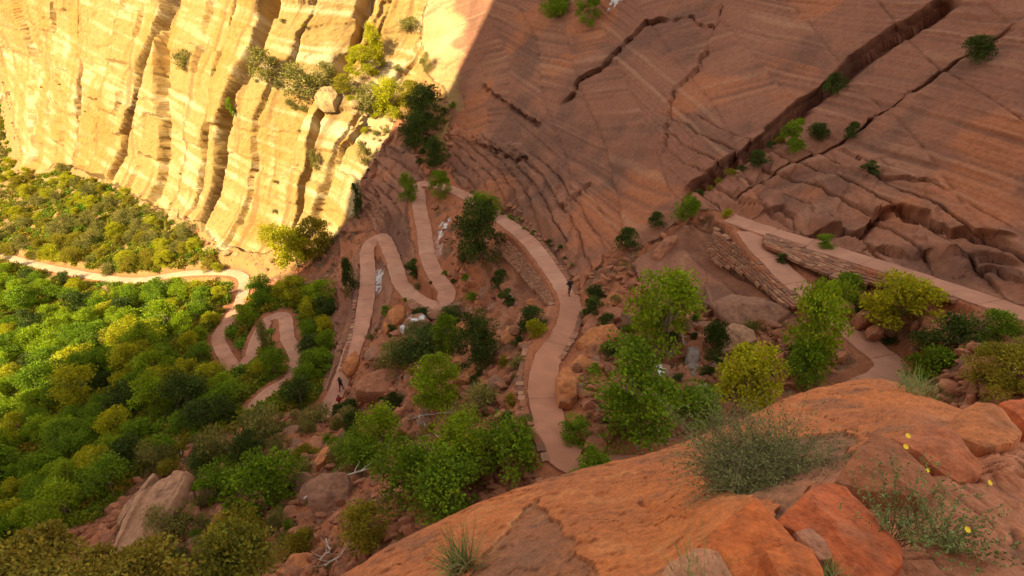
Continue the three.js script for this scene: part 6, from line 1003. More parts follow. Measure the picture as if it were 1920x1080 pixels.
ledgefoot: [[-6.12,-24.99,-17.24,0.24,2],[-9.63,-27.08,-16.64,0.28,2],[-5.08,-23.66,-15.29,0.13,2],[-8.05,-25.98,-16.84,0.27,2],[-7.13,-24.9,-15.02,0.25,2],[-9.94,-27.54,-17.77,0.39,2],[-9.23,-27.08,-17.96,0.13,2],[-11.01,-28.19,-17.18,0.12,1],[-10.21,-27.32,-15.7,0.12,2],[-7.97,-25.5,-14.83,0.14,2],[-10.47,-27.42,-15.31,0.16,1],[-4.3,-23.82,-16.49,0.23,2],[-7.45,-25.7,-17.19,0.29,2],[-6.88,-25,-16.09,0.16,2]],
path: [[4.55,-22.39,-25.27,0.56,3],[5.99,-22.39,-24.58,0.18,3],[6.05,-22.86,-27.12,0.5,3],[4.63,-21.56,-20.15,0.18,3],[5.03,-21.77,-21.37,0.39,3],[6.35,-23.17,-28.54,0.54,3],[4.33,-22.17,-24.25,0.18,3],[4.04,-22.09,-23.84,0.34,3],[7.51,-22.69,-25.95,0.5,3],[8.42,-23.86,-34.61,0.63,3],[7.54,-22.82,-26.8,0.18,3],[5.73,-23.04,-28.03,0.2,3],[6,-22.21,-23.45,0.35,3],[8.51,-23.29,-30.6,0.58,3],[6.9,-23.46,-29.87,0.68,3],[7.5,-24.12,-35.3,0.18,3],[5.92,-23.61,-30.54,0.61,3],[5.72,-23.32,-29.25,0.3,3],[5.97,-22.07,-22.53,0.23,3],[6.42,-22.31,-23.81,0.19,3],[5.17,-22.84,-27.22,0.19,3],[6.9,-22.75,-26.34,0.19,3],[6.68,-23.95,-32.35,0.5,3],[8.24,-23.81,-33.15,0.4,3],[5.73,-22.28,-24.12,0.18,3],[7.1,-22.54,-24.96,0.3,3],[4.09,-21.85,-22.48,0.46,3],[7.77,-22.88,-27.27,0.21,3],[4.69,-22.04,-23.36,0.18,3],[3.68,-21.45,-19.74,0.2,3],[8.04,-23.02,-28.37,0.22,3],[5.46,-22.41,-25.05,0.24,3],[4.78,-21.62,-20.49,0.18,3],[6.29,-24.24,-34.38,0.23,3],[4.62,-22.54,-25.97,0.18,3],[5.05,-22.19,-24.05,0.18,3],[5.29,-22,-22.7,0.18,3],[4.26,-21.52,-20.11,0.18,3],[5.46,-22.51,-25.57,0.31,3],[7.13,-24.09,-33.85,0.34,3]],
hollow: [[24.09,-18.79,-25.63,0.31,5],[23.39,-19.49,-25.53,0.36,5],[23.19,-19.55,-27.31,0.16,5],[23.6,-16.49,-19.61,0.2,6],[23.81,-19.15,-26.01,0.19,5],[22.29,-18.19,-20.05,0.15,5],[23.88,-17.89,-22.6,0.17,5],[23.54,-18.72,-23.34,0.15,5],[23.58,-17.47,-21.31,0.29,5],[22.58,-19.52,-28.31,0.16,5],[24.41,-17.52,-22.78,0.15,5],[23.04,-16.4,-18.91,0.19,6],[24.29,-17.99,-23.85,0.48,5],[23.01,-19.57,-27.56,0.17,5],[23.97,-16.83,-20.67,0.2,6],[23.65,-18.7,-23.65,0.19,5],[23.4,-19.46,-27.47,0.15,5],[22.17,-17.75,-19.39,0.28,5],[23.2,-17.03,-20.05,0.27,6],[23.49,-19.43,-26.26,0.16,5],[23.06,-19.48,-23.27,0.15,5],[24.04,-18.96,-26.22,0.17,5],[23.43,-19.47,-26.72,0.22,5],[22.78,-18.32,-21.05,0.24,5],[23.04,-16.86,-19.6,0.18,6],[23.53,-17.23,-20.82,0.2,6]],
talus: [[-26.46,-23.38,-91.9,0.36,2],[-20.02,-22.88,-92.85,0.62,2],[-24.22,-23.2,-92.15,0.49,2],[-21.22,-23.49,-91.65,0.54,2],[-27.32,-25.23,-89.36,0.32,2],[-22.02,-24.76,-89.19,0.34,2],[-24.24,-22.03,-94.13,0.32,2],[-23.64,-20.62,-96.48,0.3,2],[-22.99,-22.53,-93.35,0.36,2],[-22.34,-26.58,-85.91,0.54,2],[-23.38,-27.04,-85.47,0.3,2],[-27.43,-20.06,-96.66,0.34,2],[-25.41,-23.27,-92.05,0.36,2],[-23.1,-24.59,-89.65,0.33,2],[-23.67,-25.23,-88.61,0.31,2],[-21.53,-25.34,-88.01,0.45,2],[-25.67,-22.7,-92.95,0.37,2],[-26.58,-21.16,-95.22,0.68,2],[-22.79,-27.3,-84.79,0.44,2],[-21.89,-21.68,-94.94,0.36,2],[-25.87,-24.52,-90.12,0.33,2],[-29.93,-19.48,-96.95,0.31,2],[-27.38,-23.33,-91.99,0.38,2],[-24.5,-21.52,-94.92,0.3,2],[-22.82,-25.35,-88.22,0.42,2],[-22.25,-21.04,-95.97,0.88,2],[-22.67,-26.19,-86.69,0.34,2],[-20.05,-23.37,-91.91,0.32,2],[-27.11,-22.6,-93.04,0.85,2],[-29.48,-20.82,-95.29,0.37,2],[-25.27,-25.85,-87.98,0.33,2],[-23.21,-19.88,-97.68,0.36,2],[-27.78,-20.6,-95.84,0.45,2],[-27.15,-21.89,-94.08,0.34,2],[-21.48,-22.73,-93.07,0.56,2],[-21.57,-26.08,-86.6,0.7,2]],
foot: [[5.34,-25.07,-44.16,0.16,3],[3.09,-25.93,-51.92,0.21,3],[-3.43,-28.22,-66.72,0.17,3],[2.36,-26.23,-53.69,0.15,3],[0.9,-26.61,-58.78,0.39,3],[1.82,-26.45,-55.04,0.2,3],[-5.5,-28.61,-70.33,0.31,2],[1.8,-26.36,-55.93,0.19,3],[2.18,-26.2,-55.09,0.19,3],[-1.76,-27.7,-63.68,0.24,3],[-2.75,-28.02,-65.5,0.17,3],[0.33,-26.76,-60.47,0.36,3],[5.89,-24.78,-40.62,0.36,3],[0.56,-26.8,-59.23,0.32,3],[3.7,-25.69,-50.34,0.31,3],[-5.21,-28.62,-69.67,0.18,2],[4.73,-25.29,-47.23,0.29,3],[1.12,-26.54,-58.18,0.2,3],[-0.88,-27.39,-61.94,0.32,3],[5.31,-25.08,-44.46,0.18,3],[2.96,-25.99,-52.19,0.15,3],[-2.58,-28.02,-64.96,0.17,3],[-0.13,-26.89,-61.7,0.15,3],[5.83,-24.82,-41.29,0.39,3],[-1.23,-27.44,-63.06,0.34,3],[1.66,-26.42,-56.28,0.19,3],[1.09,-26.64,-57.61,0.22,3],[5.52,-24.98,-43.43,0.16,3],[5.54,-24.97,-42.94,0.2,3],[-0.27,-27.21,-60.39,0.18,3],[1.24,-26.6,-57.13,0.26,3],[-2.65,-28.01,-65.23,0.16,3],[5.2,-25.11,-45.54,0.27,3],[-2.27,-27.71,-65.39,0.22,3],[-0.79,-27.22,-62.55,0.15,3],[0.45,-26.81,-59.69,0.17,3],[-4.06,-28.33,-68.04,0.27,3],[4.25,-25.47,-48.81,0.15,3],[-0.28,-27.08,-61.24,0.34,3],[-2.26,-27.88,-64.54,0.25,3]],
loop: [[-8.94,-31.43,-37.37,0.25,2],[-0.03,-26.99,-34.6,0.59,3],[-6.26,-31.94,-50.5,0.2,2],[-1.95,-30.88,-43.04,0.64,3],[-2.29,-28.2,-33.49,0.24,3],[-4.7,-29.61,-33.86,0.38,2],[-12.98,-34.03,-38.25,0.2,2],[-3.6,-28.71,-32.44,0.34,2],[-0.31,-27.78,-36.24,0.3,3],[-3.61,-31.2,-40.19,0.2,2],[-11.28,-33.55,-44.19,0.21,2],[0.46,-26.37,-33.74,0.57,3],[-0.94,-30.04,-42.74,0.2,3],[-5.99,-32.46,-42.77,0.57,2],[-6.47,-32.83,-44.76,0.22,2],[-9.96,-32.36,-40.09,0.2,2],[-8.61,-32.9,-43.27,0.2,2],[1.67,-27.21,-38.54,0.22,3],[-0.21,-29.52,-42.92,0.23,3],[-12.94,-34.24,-45.09,0.38,2],[-10.6,-32.46,-39.74,0.52,2],[-7.4,-32.83,-43.8,0.42,2],[-13.24,-34.21,-43.17,0.4,2],[-4.49,-32.44,-46.6,0.38,2],[-3.01,-28.7,-33.54,0.21,2],[-6.5,-31.6,-52.04,0.54,2],[-2.89,-28.94,-34.52,0.25,2],[-12.21,-33.64,-42.81,0.72,2],[-8.86,-31.74,-38.57,0.23,2],[-4.19,-31.92,-41.99,0.37,2],[-9.1,-32.21,-40.15,0.5,2],[-4.19,-29.74,-34.92,0.2,2],[-5.1,-30.4,-36.01,0.86,2],[-9.59,-31.79,-38.2,0.67,2],[-10.59,-33.36,-43.98,0.27,2],[0.09,-26.06,-32.4,0.78,3],[-1.21,-30.28,-46,0.32,3],[-11.68,-32.81,-38.63,0.81,2],[-8.8,-30.58,-33.98,0.4,2],[-3.82,-32.18,-46.32,0.22,2],[-13.06,-33.93,-39.89,0.35,2],[-8.28,-32.92,-43.59,0.29,2],[-9.96,-33.6,-46,0.34,2],[-3.7,-31.56,-48.31,0.27,2],[-2.03,-31,-45.63,0.21,3],[0.49,-28.43,-39.97,0.21,3],[-2.99,-31.55,-46.79,0.59,3],[-11.12,-32.36,-37.87,0.26,2],[-6.68,-32.9,-45.22,0.23,2],[1.91,-27.28,-39.7,0.55,3],[-11.98,-34.13,-47.15,0.4,2],[-9.97,-31.53,-36.61,0.63,2],[-11.06,-32.27,-37.45,0.2,2],[-11.54,-33.9,-46.04,0.2,2],[-13.65,-34.83,-38.3,0.24,2],[-2.27,-27.98,-32.84,0.24,3],[-4.76,-31.78,-40.91,0.64,2],[-1.62,-27.61,-33.26,0.21,3],[-5.14,-31.55,-39.78,0.58,2],[-8.78,-32.8,-42.69,0.2,2],[-2.79,-28.43,-33.12,0.31,2],[-1.25,-30.22,-46.49,0.21,3],[-7.83,-31.75,-39.06,0.64,2],[-7.91,-31.48,-38.08,0.54,2],[-14.08,-34.76,-41.16,0.87,2],[-13.88,-34.72,-45.56,0.2,2],[-0.29,-29.64,-44.77,0.76,3],[-10.77,-31.95,-36.24,0.2,2],[-8.31,-30.65,-34.86,0.23,2],[-4.48,-32.53,-45.39,0.52,2],[-9.71,-33.03,-43.13,0.4,2],[-1.95,-28.3,-34.51,0.61,3],[0.6,-25.45,-31.53,0.3,3],[-0.12,-29.29,-41.85,0.34,3],[-12.85,-34.43,-48.08,0.43,2],[1.41,-25.78,-33.52,0.33,3],[-2.63,-28.18,-32.68,0.22,3],[-6.67,-32.75,-43.92,0.26,2],[-3.22,-31.89,-45.83,0.21,3],[-6.94,-30.19,-33.92,0.2,2],[-7.26,-31.68,-52.9,0.36,2],[-12.35,-34.17,-46.54,0.31,2],[-3.18,-31.51,-41.87,0.22,3],[-0.92,-29.84,-41.67,0.23,3],[-9.6,-31.06,-35.04,0.2,2],[-0.04,-28.68,-39.55,0.32,3],[-9.06,-30.75,-34.47,0.22,2],[-6.58,-31.79,-39.74,0.64,2],[-12.45,-33.94,-44.31,0.2,2],[-3.56,-31.79,-47.35,0.21,2],[-5.19,-32.68,-45.14,0.2,2],[-9.53,-32.01,-39.08,0.33,2],[-11.89,-33.65,-43.69,0.41,2],[-2.95,-28.78,-33.9,0.24,2],[-13.67,-34.43,-42.51,0.35,2]],
gully: [[-12.21,-24.82,-87.04,0.33,2],[-9.22,-28.42,-76.09,0.31,2],[-11.55,-26.25,-83.5,0.25,2],[-10.42,-25.49,-83.96,0.56,2],[-15.01,-27.16,-83.32,0.23,2],[-14.79,-27.9,-81.28,0.2,2],[-9.36,-24.92,-83.77,0.71,2],[-9.03,-27.95,-77.15,0.2,2],[-10.86,-28.42,-77.59,0.21,2],[-9.77,-26.81,-80.56,0.28,2],[-14.71,-27.46,-82.44,0.33,2],[-11.96,-27.48,-80.96,0.32,2],[-9.81,-27.54,-78.96,0.22,2],[-13.18,-25.7,-85.94,0.61,2],[-14.18,-28.24,-80.1,0.22,2],[-9.48,-25.48,-82.88,0.26,2],[-10.68,-28.84,-76.11,0.26,2],[-9.8,-26.14,-81.97,0.66,2],[-14.57,-25.65,-86.74,0.56,2],[-15.38,-27.93,-81.37,0.21,2],[-11.97,-28.28,-78.79,0.2,2],[-10.9,-27.02,-81.21,0.26,2]],
cliff: [[-63.58,-46.73,-89.74,0.76,1],[-99.17,-46.55,-116.34,0.83,0],[-96.78,-45.72,-116.18,0.52,0],[-98.08,-46.64,-115.46,0.41,0],[-69.59,-46.17,-96.1,0.44,1],[-51.5,-46.26,-82.38,0.7,1],[-73.08,-46.75,-98.03,0.52,0],[-86.08,-47.29,-106.39,1.08,0],[-75.63,-47.34,-98.88,0.69,0],[-68.59,-45.26,-96.82,1.09,1],[-79.54,-46.24,-104.02,0.9,0],[-80.75,-45.58,-105.86,0.4,0],[-74.24,-46.29,-100,0.42,0],[-49.6,-46.25,-81.91,0.43,1],[-90.57,-45.62,-112.29,0.54,0],[-66.17,-45.72,-93.91,0.5,1],[-62.15,-45.51,-90.83,0.51,1],[-56.63,-46.49,-84.62,0.68,1],[-55.96,-45.01,-86.81,0.4,1],[-56.62,-45.69,-86.07,0.41,1],[-105.68,-46.36,-121.27,0.68,0],[-60.57,-45.97,-88.7,0.44,1],[-94.54,-46.66,-113.13,0.44,0],[-66.3,-46.28,-92.97,0.61,1],[-51.75,-45.07,-84.49,0.47,1],[-55.39,-46.26,-84.13,0.41,1]]};
const FRONT_ROCKS = [
[[[1.385,-2.47,-1.639],[1.552,-2.47,-1.735],[1.771,-2.485,-1.903],[1.906,-2.485,-1.868],[1.954,-2.489,-1.722],[1.975,-2.464,-1.5],[1.914,-2.438,-1.398],[1.759,-2.447,-1.296],[1.615,-2.476,-1.277],[1.559,-2.472,-1.34],[1.535,-2.457,-1.505],[1.431,-2.463,-1.596]],0.34,"big square topped orange rock in the front row, right of the split rock"],
[[[0.961,-2.509,-1.542],[1.089,-2.5,-1.62],[1.32,-2.492,-1.744],[1.343,-2.489,-1.674],[1.402,-2.503,-1.594],[1.42,-2.471,-1.471],[1.391,-2.464,-1.285],[1.251,-2.441,-1.157],[1.095,-2.442,-1.18],[1.044,-2.461,-1.359],[1.001,-2.49,-1.483]],0.34,"pointed bright orange rock in the front row with a split corner"],
[[[0.72,-2.574,-1.369],[0.78,-2.555,-1.465],[0.963,-2.556,-1.536],[1.028,-2.513,-1.468],[1.056,-2.464,-1.285],[0.968,-2.461,-1.145],[0.786,-2.482,-1.155]],0.25,"pale pink rock behind the grass tuft at the bottom edge"],
[[[2.098,-2.82,-2.163],[2.299,-2.84,-2.329],[2.548,-2.821,-2.52],[2.623,-2.78,-2.368],[2.682,-2.776,-2.191],[2.634,-2.748,-2.031],[2.466,-2.729,-1.924],[2.36,-2.746,-1.973],[2.202,-2.791,-2.062]],0.3,"dark flat rock behind the yellow flowered plant"],
[[[2.748,-2.901,-2.587],[3.004,-2.909,-2.702],[3.127,-2.908,-2.738],[3.152,-2.843,-2.565],[3.089,-2.818,-2.224],[3.028,-2.819,-2.175],[2.914,-2.842,-2.16],[2.822,-2.872,-2.284]],0.2,"rough reddish slab rock in the middle of the parapet row"],
[[[3.409,-3.115,-2.866],[3.665,-3.101,-3.053],[3.84,-3.09,-3.121],[3.872,-3.01,-2.934],[3.786,-2.959,-2.669],[3.618,-2.953,-2.554],[3.426,-2.962,-2.548],[3.363,-3.031,-2.682]],0.28,"large tan rock near the right edge in the parapet row"],
[[[4.227,-3.272,-3.241],[4.458,-3.218,-3.276],[4.527,-3.119,-2.982],[4.377,-3.151,-2.843],[4.182,-3.21,-2.924]],0.25,"last parapet rock cut off by the right edge"],
[[[1.765,-4.018,-3.054],[1.889,-4.027,-3.084],[1.939,-4.008,-3.001],[1.933,-4.014,-2.949],[1.842,-4.022,-2.944],[1.785,-4.025,-2.991]],0.07,"small loose red stone on the smooth ledge"],
[[[1.207,-2.351,-1.395],[1.386,-2.369,-1.443],[1.423,-2.348,-1.385],[1.405,-2.352,-1.239],[1.219,-2.354,-1.095],[1.204,-2.342,-1.222]],0.12,"thin split off plate leaning on the pointed orange rock"],
[[[1.425,-2.442,-1.538],[1.506,-2.431,-1.545],[1.514,-2.384,-1.433],[1.503,-2.379,-1.364],[1.452,-2.409,-1.369],[1.432,-2.43,-1.474]],0.1,"small pale wedge stone between the two front rocks"]];
const FRONT_SHRUB = [2.278,-4.014,-3.023], FLOWER_PLANT = [2.038,-2.523,-1.604], FLOWER_PLANT_2 = [2.384,-2.693,-1.649], TUFTS = [[-0.486,-5.026,-2.744],[0.903,-2.588,-1.3],[1.481,-2.453,-1.292],[7.007,-6.4,-6.554]];
const GROOVES = [[3.624,-3.456,-2.888],[2.72,-2.692,-1.543]];
const LEDGE_HOLLOW = [[2.13,-3.59],[2.96,-4.44],[3.47,-4.11],[4.2,-4.51],[3.28,-3.22],[2.62,-2.75],[2.08,-2.33],[1.74,-2.02],[1.89,-2.41],[1.97,-2.87]];
const LEDGE_PATCH = [[-0.47,-2.38],[-0.19,-2.94],[0.09,-3.71],[0.29,-4.04],[0.46,-3.1],[0.56,-2.34],[0.63,-1.68]];
const LEDGE_CRACKS = [[[1.38,-4.82,-3.34],[1.42,-4.58,-3.12],[1.47,-4.27,-2.87],[1.46,-3.93,-2.58],[1.49,-3.86,-2.54]],
[[1.17,-3.63,-2.16],[1.19,-3.48,-2.06],[1.25,-3.49,-2.1]],
[[0.28,-5.85,-4.08],[0.48,-5.8,-4.12],[0.57,-5.72,-4.08]],
[[1.05,-6.13,-4.74],[1.76,-6.33,-5.19]],
[[-0.37,-4.84,-2.6],[-0.21,-4.97,-2.9],[0,-5.45,-3.53],[0.16,-5.66,-3.81],[0.28,-5.85,-4.08]],
[[6.01,-6.51,-6.67],[6,-6.11,-6.13],[5.54,-5.38,-5.2]],
[[4.48,-5.56,-5.22],[4.24,-4.96,-4.47],[3.84,-4.39,-3.81],[4.31,-4.75,-4.28]],
[[0.16,-5.66,-3.81],[0.33,-5.04,-3.2],[0.45,-4.24,-2.43],[0.5,-3.8,-2.02]]];
const FRONT_BUSHES = [[-8.48,-9.78,-4.97,0.93,1.18],[-6.23,-9.5,-4.8,0.9,0.93],[-5.18,-10.2,-5.3,0.87,1.35],[-10.99,-10.62,-5.62,0.86,1.42],[-6.71,-8.96,-4.43,0.71,0.78]];
const PEOPLE = [[-17.69,-38,-39.53],[-17.08,-37.8,-37.07],[4.93,-24.93,-37.29]];
const DEADWOOD = [[[-7.99,-29.59,-27.22],[-6.89,-28.82,-27.03],[-5.86,-27.58,-24.65],[-4.63,-26.26,-22.8]],
[[-6.89,-28.82,-27.03],[-5.33,-27.69,-26.22],[-3.63,-26.35,-25.1]],
[[-5.86,-27.58,-24.65],[-6.78,-28.85,-27.58]],
[[-30.46,-38.92,-31.79],[-31.84,-39.61,-33.74],[-33.42,-40.25,-35.28]],
[[-0.87,-22.67,-18.95],[-0.14,-22.09,-18.53]],
[[-0.59,-22.59,-19.31],[-0.14,-22.09,-18.53]],
[[-12.74,-28.23,-19.72],[-11.82,-27.75,-20.12],[-10.38,-26.86,-20.22],[-8.63,-26.03,-20.24]],
[[-9.37,-25.88,-14.29],[-8.52,-25.29,-14.5],[-8.29,-25.25,-15.18]],
[[-9.91,-26.38,-14.85],[-9.44,-26.13,-15.27],[-10.18,-26.9,-16.32]],
[[9.84,-20.03,-12.38],[9.86,-20.03,-12.38]],
[[-1.69,-23.62,-20.31],[-0.77,-23.14,-20.88]],
[[7.72,-22.18,-25.99],[8.61,-22.1,-26.32]],
[[6.19,-20.7,-17.14],[6.75,-21.05,-18.99]],
[[-14.18,-34.44,-41.01],[-12,-32.72,-39.37]],
[[11.23,-21.57,-26.12],[11.6,-21.81,-28.22]]];
const STAINS = [[[-9.76,-31.77,-57.58],[-9.62,-31.13,-60.73],[-8.91,-30.59,-63.59]],
[[-17.34,-35.65,-56.15],[-17.65,-35.37,-59.69]],
[[13.75,-6.23,-80],[14.83,-4.41,-81.14]]];

// ------------------------------------------------------------------ helpers
const V3 = (a) => new THREE.Vector3(a[0], a[1], a[2]);
function rng(seed) { let a = seed >>> 0; return () => { a = (a + 0x6D2B79F5) | 0; let t = Math.imul(a ^ (a >>> 15), 1 | a); t = (t + Math.imul(t ^ (t >>> 7), 61 | t)) ^ t; return ((t ^ (t >>> 14)) >>> 0) / 4294967296; }; }
const perlin = new ImprovedNoise();
const ns = (x, y, z) => perlin.noise(x + 100.3, y + 57.7, z + 211.1);
function fbm(x, y, z, o = 4) { let s = 0, a = 0.5; for (let i = 0; i < o; i++) { s += a * ns(x, y, z); x *= 2.03; y *= 2.03; z *= 2.03; a *= 0.5; } return s; }
const hash = (a, b = 0) => { const s = Math.sin(a * 127.1 + b * 311.7) * 43758.5453; return s - Math.floor(s); };
const sstep = (a, b, x) => { const t = Math.min(1, Math.max(0, (x - a) / (b - a))); return t * t * (3 - 2 * t); };
const mix3 = (a, b, t) => [a[0] + (b[0] - a[0]) * t, a[1] + (b[1] - a[1]) * t, a[2] + (b[2] - a[2]) * t];
const clamp01 = (t) => Math.min(1, Math.max(0, t));
function inPoly(x, z, P) { let c = false; for (let i = 0, j = P.length - 1; i < P.length; j = i++) { const a = P[i], b = P[j]; if ((a[1] > z) !== (b[1] > z) && x < (b[0] - a[0]) * (z - a[1]) / (b[1] - a[1]) + a[0]) c = !c; } return c; }
const used = {};
function numbered(n) { used[n] = (used[n] ?? -1) + 1; return used[n] ? `${n}_${String(used[n]).padStart(3, '0')}` : n; }
function shade(o) { o.traverse((m) => { if (m.isMesh) { m.castShadow = true; m.receiveShadow = true; } }); return o; }
function top(o, name, label, category, group) { o.name = numbered(name); o.userData.label = label; o.userData.category = category; if (group) o.userData.group = group; scene.add(shade(o)); return o; }
function struct(o, name) { o.name = numbered(name); o.userData.kind = 'structure'; scene.add(shade(o)); return o; }
function part(parent, name, geo, mat) { const m = new THREE.Mesh(geo, mat); m.name = name; parent.add(m); return m; }
function evalNet(N, u, v, out) {                                     // bicubic through the control points
  const R = N.length, C = N[0].length / 3;
  const i = Math.min(C - 2, Math.max(0, Math.floor(u))), j = Math.min(R - 2, Math.max(0, Math.floor(v))), a = u - i, b = v - j;
  const w = (t) => [-0.5 * t + t * t - 0.5 * t * t * t, 1 - 2.5 * t * t + 1.5 * t * t * t, 0.5 * t + 2 * t * t - 1.5 * t * t * t, -0.5 * t * t + 0.5 * t * t * t];
  const wu = w(a), wv = w(b); out[0] = out[1] = out[2] = 0;
  for (let q = 0; q < 4; q++) { const row = N[Math.min(R - 1, Math.max(0, j + q - 1))]; for (let p = 0; p < 4; p++) { const c = Math.min(C - 1, Math.max(0, i + p - 1)) * 3, k = wu[p] * wv[q]; out[0] += k * row[c]; out[1] += k * row[c + 1]; out[2] += k * row[c + 2]; } }
  return out;
}
function steps(list) { const r = []; for (const [a, b, n] of list) for (let i = 0; i < n; i++) r.push(a + (b - a) * i / n); r.push(list[list.length - 1][1]); return r; }
function noiseTex(size, seed, cells, oct) {                          // tiling grain used as bump
  const r = rng(seed), d = new Uint8Array(size * size * 4), v = new Float32Array(size * size); let amp = 1;
  for (let o = 0, c = cells; o < oct; o++, c *= 2, amp *= 0.6) {
    const g = Float32Array.from({ length: c * c }, () => r() - 0.5);
    for (let y = 0; y < size; y++) for (let x = 0; x < size; x++) {
      const fx = x / size * c, fy = y / size * c, x0 = fx | 0, y0 = fy | 0, a = sstep(0, 1, fx - x0), b = sstep(0, 1, fy - y0), x1 = (x0 + 1) % c, y1 = (y0 + 1) % c;
      v[y * size + x] += amp * ((g[y0 * c + x0] * (1 - a) + g[y0 * c + x1] * a) * (1 - b) + (g[y1 * c + x0] * (1 - a) + g[y1 * c + x1] * a) * b);
    }
  }
  for (let i = 0; i < v.length; i++) { const t = Math.max(0, Math.min(255, 128 + v[i] * 150)); d[i * 4] = d[i * 4 + 1] = d[i * 4 + 2] = t; d[i * 4 + 3] = 255; }
  const t = new THREE.DataTexture(d, size, size); t.wrapS = t.wrapT = THREE.RepeatWrapping; t.magFilter = THREE.LinearFilter; t.minFilter = THREE.LinearMipmapLinearFilter; t.generateMipmaps = true; t.needsUpdate = true; return t;
}
const GRAIN = noiseTex(512, 5, 8, 6);
const stoneMat = (rough, bump, rep) => { const t = GRAIN.clone(); t.repeat.set(rep, rep); t.needsUpdate = true; return new THREE.MeshStandardMaterial({ vertexColors: true, roughness: rough, bumpMap: t, bumpScale: bump, side: THREE.DoubleSide }); };
const M = {
  cliff: stoneMat(0.95, 0.25, 0.13), face: stoneMat(0.92, 0.12, 0.2), soil: stoneMat(1, 0.1, 0.5),
  ledge: stoneMat(0.95, 0.03, 1.2), rock: stoneMat(0.95, 0.02, 1), path: stoneMat(0.95, 0.01, 1),
};

// ------------------------------------------------------------------ paths as curves
const HALF = (p) => (p.x > 9 ? 0.95 : p.x > -22 && p.z < -44 ? 1.0 : 0.9);
const curves = TRAILS.map((t) => { const c = new THREE.CatmullRomCurve3(t.map(V3), false, 'centripetal'); const n = Math.round(c.getLength() / 0.35); return c.getSpacedPoints(n); });
const pathCells = new Map();
for (const c of curves) for (const p of c) { const k = Math.floor(p.x / 4) + ',' + Math.floor(p.z / 4); if (!pathCells.has(k)) pathCells.set(k, []); pathCells.get(k).push(p); }
function nearPath(x, y, z) {
  let bd = 1e9, bp = null; const i = Math.floor(x / 4), j = Math.floor(z / 4);
  for (let a = -1; a < 2; a++) for (let b = -1; b < 2; b++) { const L = pathCells.get((i + a) + ',' + (j + b)); if (L) for (const p of L) { const d = (p.x - x) ** 2 + (p.z - z) ** 2; if (d < bd && Math.abs(p.y - y) < 3.2) { bd = d; bp = p; } } }
  return bp ? [Math.sqrt(bd), bp] : null;
}

// ------------------------------------------------------------------ terrain: cliff, rock face and hillside
const segInfo = (p, L) => {                                          // distance to a polyline, side of it, share of the way along it
  let best = 1e9, side = 0, at = 0;
  for (let i = 0; i < L.length - 1; i++) {
    const a = L[i], b = L[i + 1], dx = b[0] - a[0], dy = b[1] - a[1], dz = b[2] - a[2];
    const t = clamp01(((p[0] - a[0]) * dx + (p[1] - a[1]) * dy + (p[2] - a[2]) * dz) / (dx * dx + dy * dy + dz * dz));
    const ex = p[0] - a[0] - t * dx, ey = p[1] - a[1] - t * dy, ez = p[2] - a[2] - t * dz, d = ex * ex + ey * ey + ez * ez;
    if (d < best) { best = d; at = (i + t) / (L.length - 1); const up = ey - 0.6 * ez, upl = dy - 0.6 * dz; side = (dx * up - upl * ex) * Math.sign(dx || 1); }
  }
  return [Math.sqrt(best), Math.sign(side), at];
};
const crackBoxes = CRACKS.map((c) => { const L = c[4], m = c[3] + 2; return [Math.min(...L.map((p) => p[0])) - m, Math.max(...L.map((p) => p[0])) + m, Math.min(...L.map((p) => p[2])) - m, Math.max(...L.map((p) => p[2])) + m]; });
const jointAt = (J, y) => { const L = J[2]; if (y >= L[0][0]) return L[0][1] + (y - L[0][0]) * (L[1][1] - L[0][1]) / (L[1][0] - L[0][0]); for (let i = 0; i < L.length - 1; i++) if (y >= L[i + 1][0]) return L[i][1] + (L[i + 1][1] - L[i][1]) * (y - L[i][0]) / (L[i + 1][0] - L[i][0]); return L[L.length - 1][1]; };
const jointIn = (J, y) => { const L = J[2]; return sstep(L[L.length - 1][0] - 3, L[L.length - 1][0] + 1, y) * (1 - sstep(L[0][0] + 2, L[0][0] + 6, y) * (L[0][0] < -12 ? 1 : 0)); };
const C = {
  tan: [0.27, 0.17, 0.055], cream: [0.42, 0.34, 0.2], gold: [0.26, 0.13, 0.022], varnish: [0.12, 0.055, 0.016],
  red: [0.21, 0.083, 0.047], pink: [0.265, 0.114, 0.065], dark: [0.105, 0.05, 0.034], pale: [0.36, 0.2, 0.12], orange: [0.34, 0.115, 0.045],
  soil: [0.29, 0.1, 0.045], litter: [0.09, 0.055, 0.028], white: [0.55, 0.55, 0.56],
};
const US = steps([[0, 7, 30], [7, 39, 740], [39, 46, 30]]), VS = steps([[0, 5, 26], [5, 23, 416], [23, 28, 20]]);
const nu = US.length, nv = VS.length, NV = nu * nv;
const pos = new Float32Array(NV * 3), nor = new Float32Array(NV * 3), col = new Float32Array(NV * 3), reg = new Uint8Array(NV), uvs = new Float32Array(NV * 2);
{ const o = [0, 0, 0]; for (let j = 0, k = 0; j < nv; j++) for (let i = 0; i < nu; i++, k += 3) { evalNet(NET, US[i], VS[j], o); pos[k] = o[0]; pos[k + 1] = o[1]; pos[k + 2] = o[2]; } }
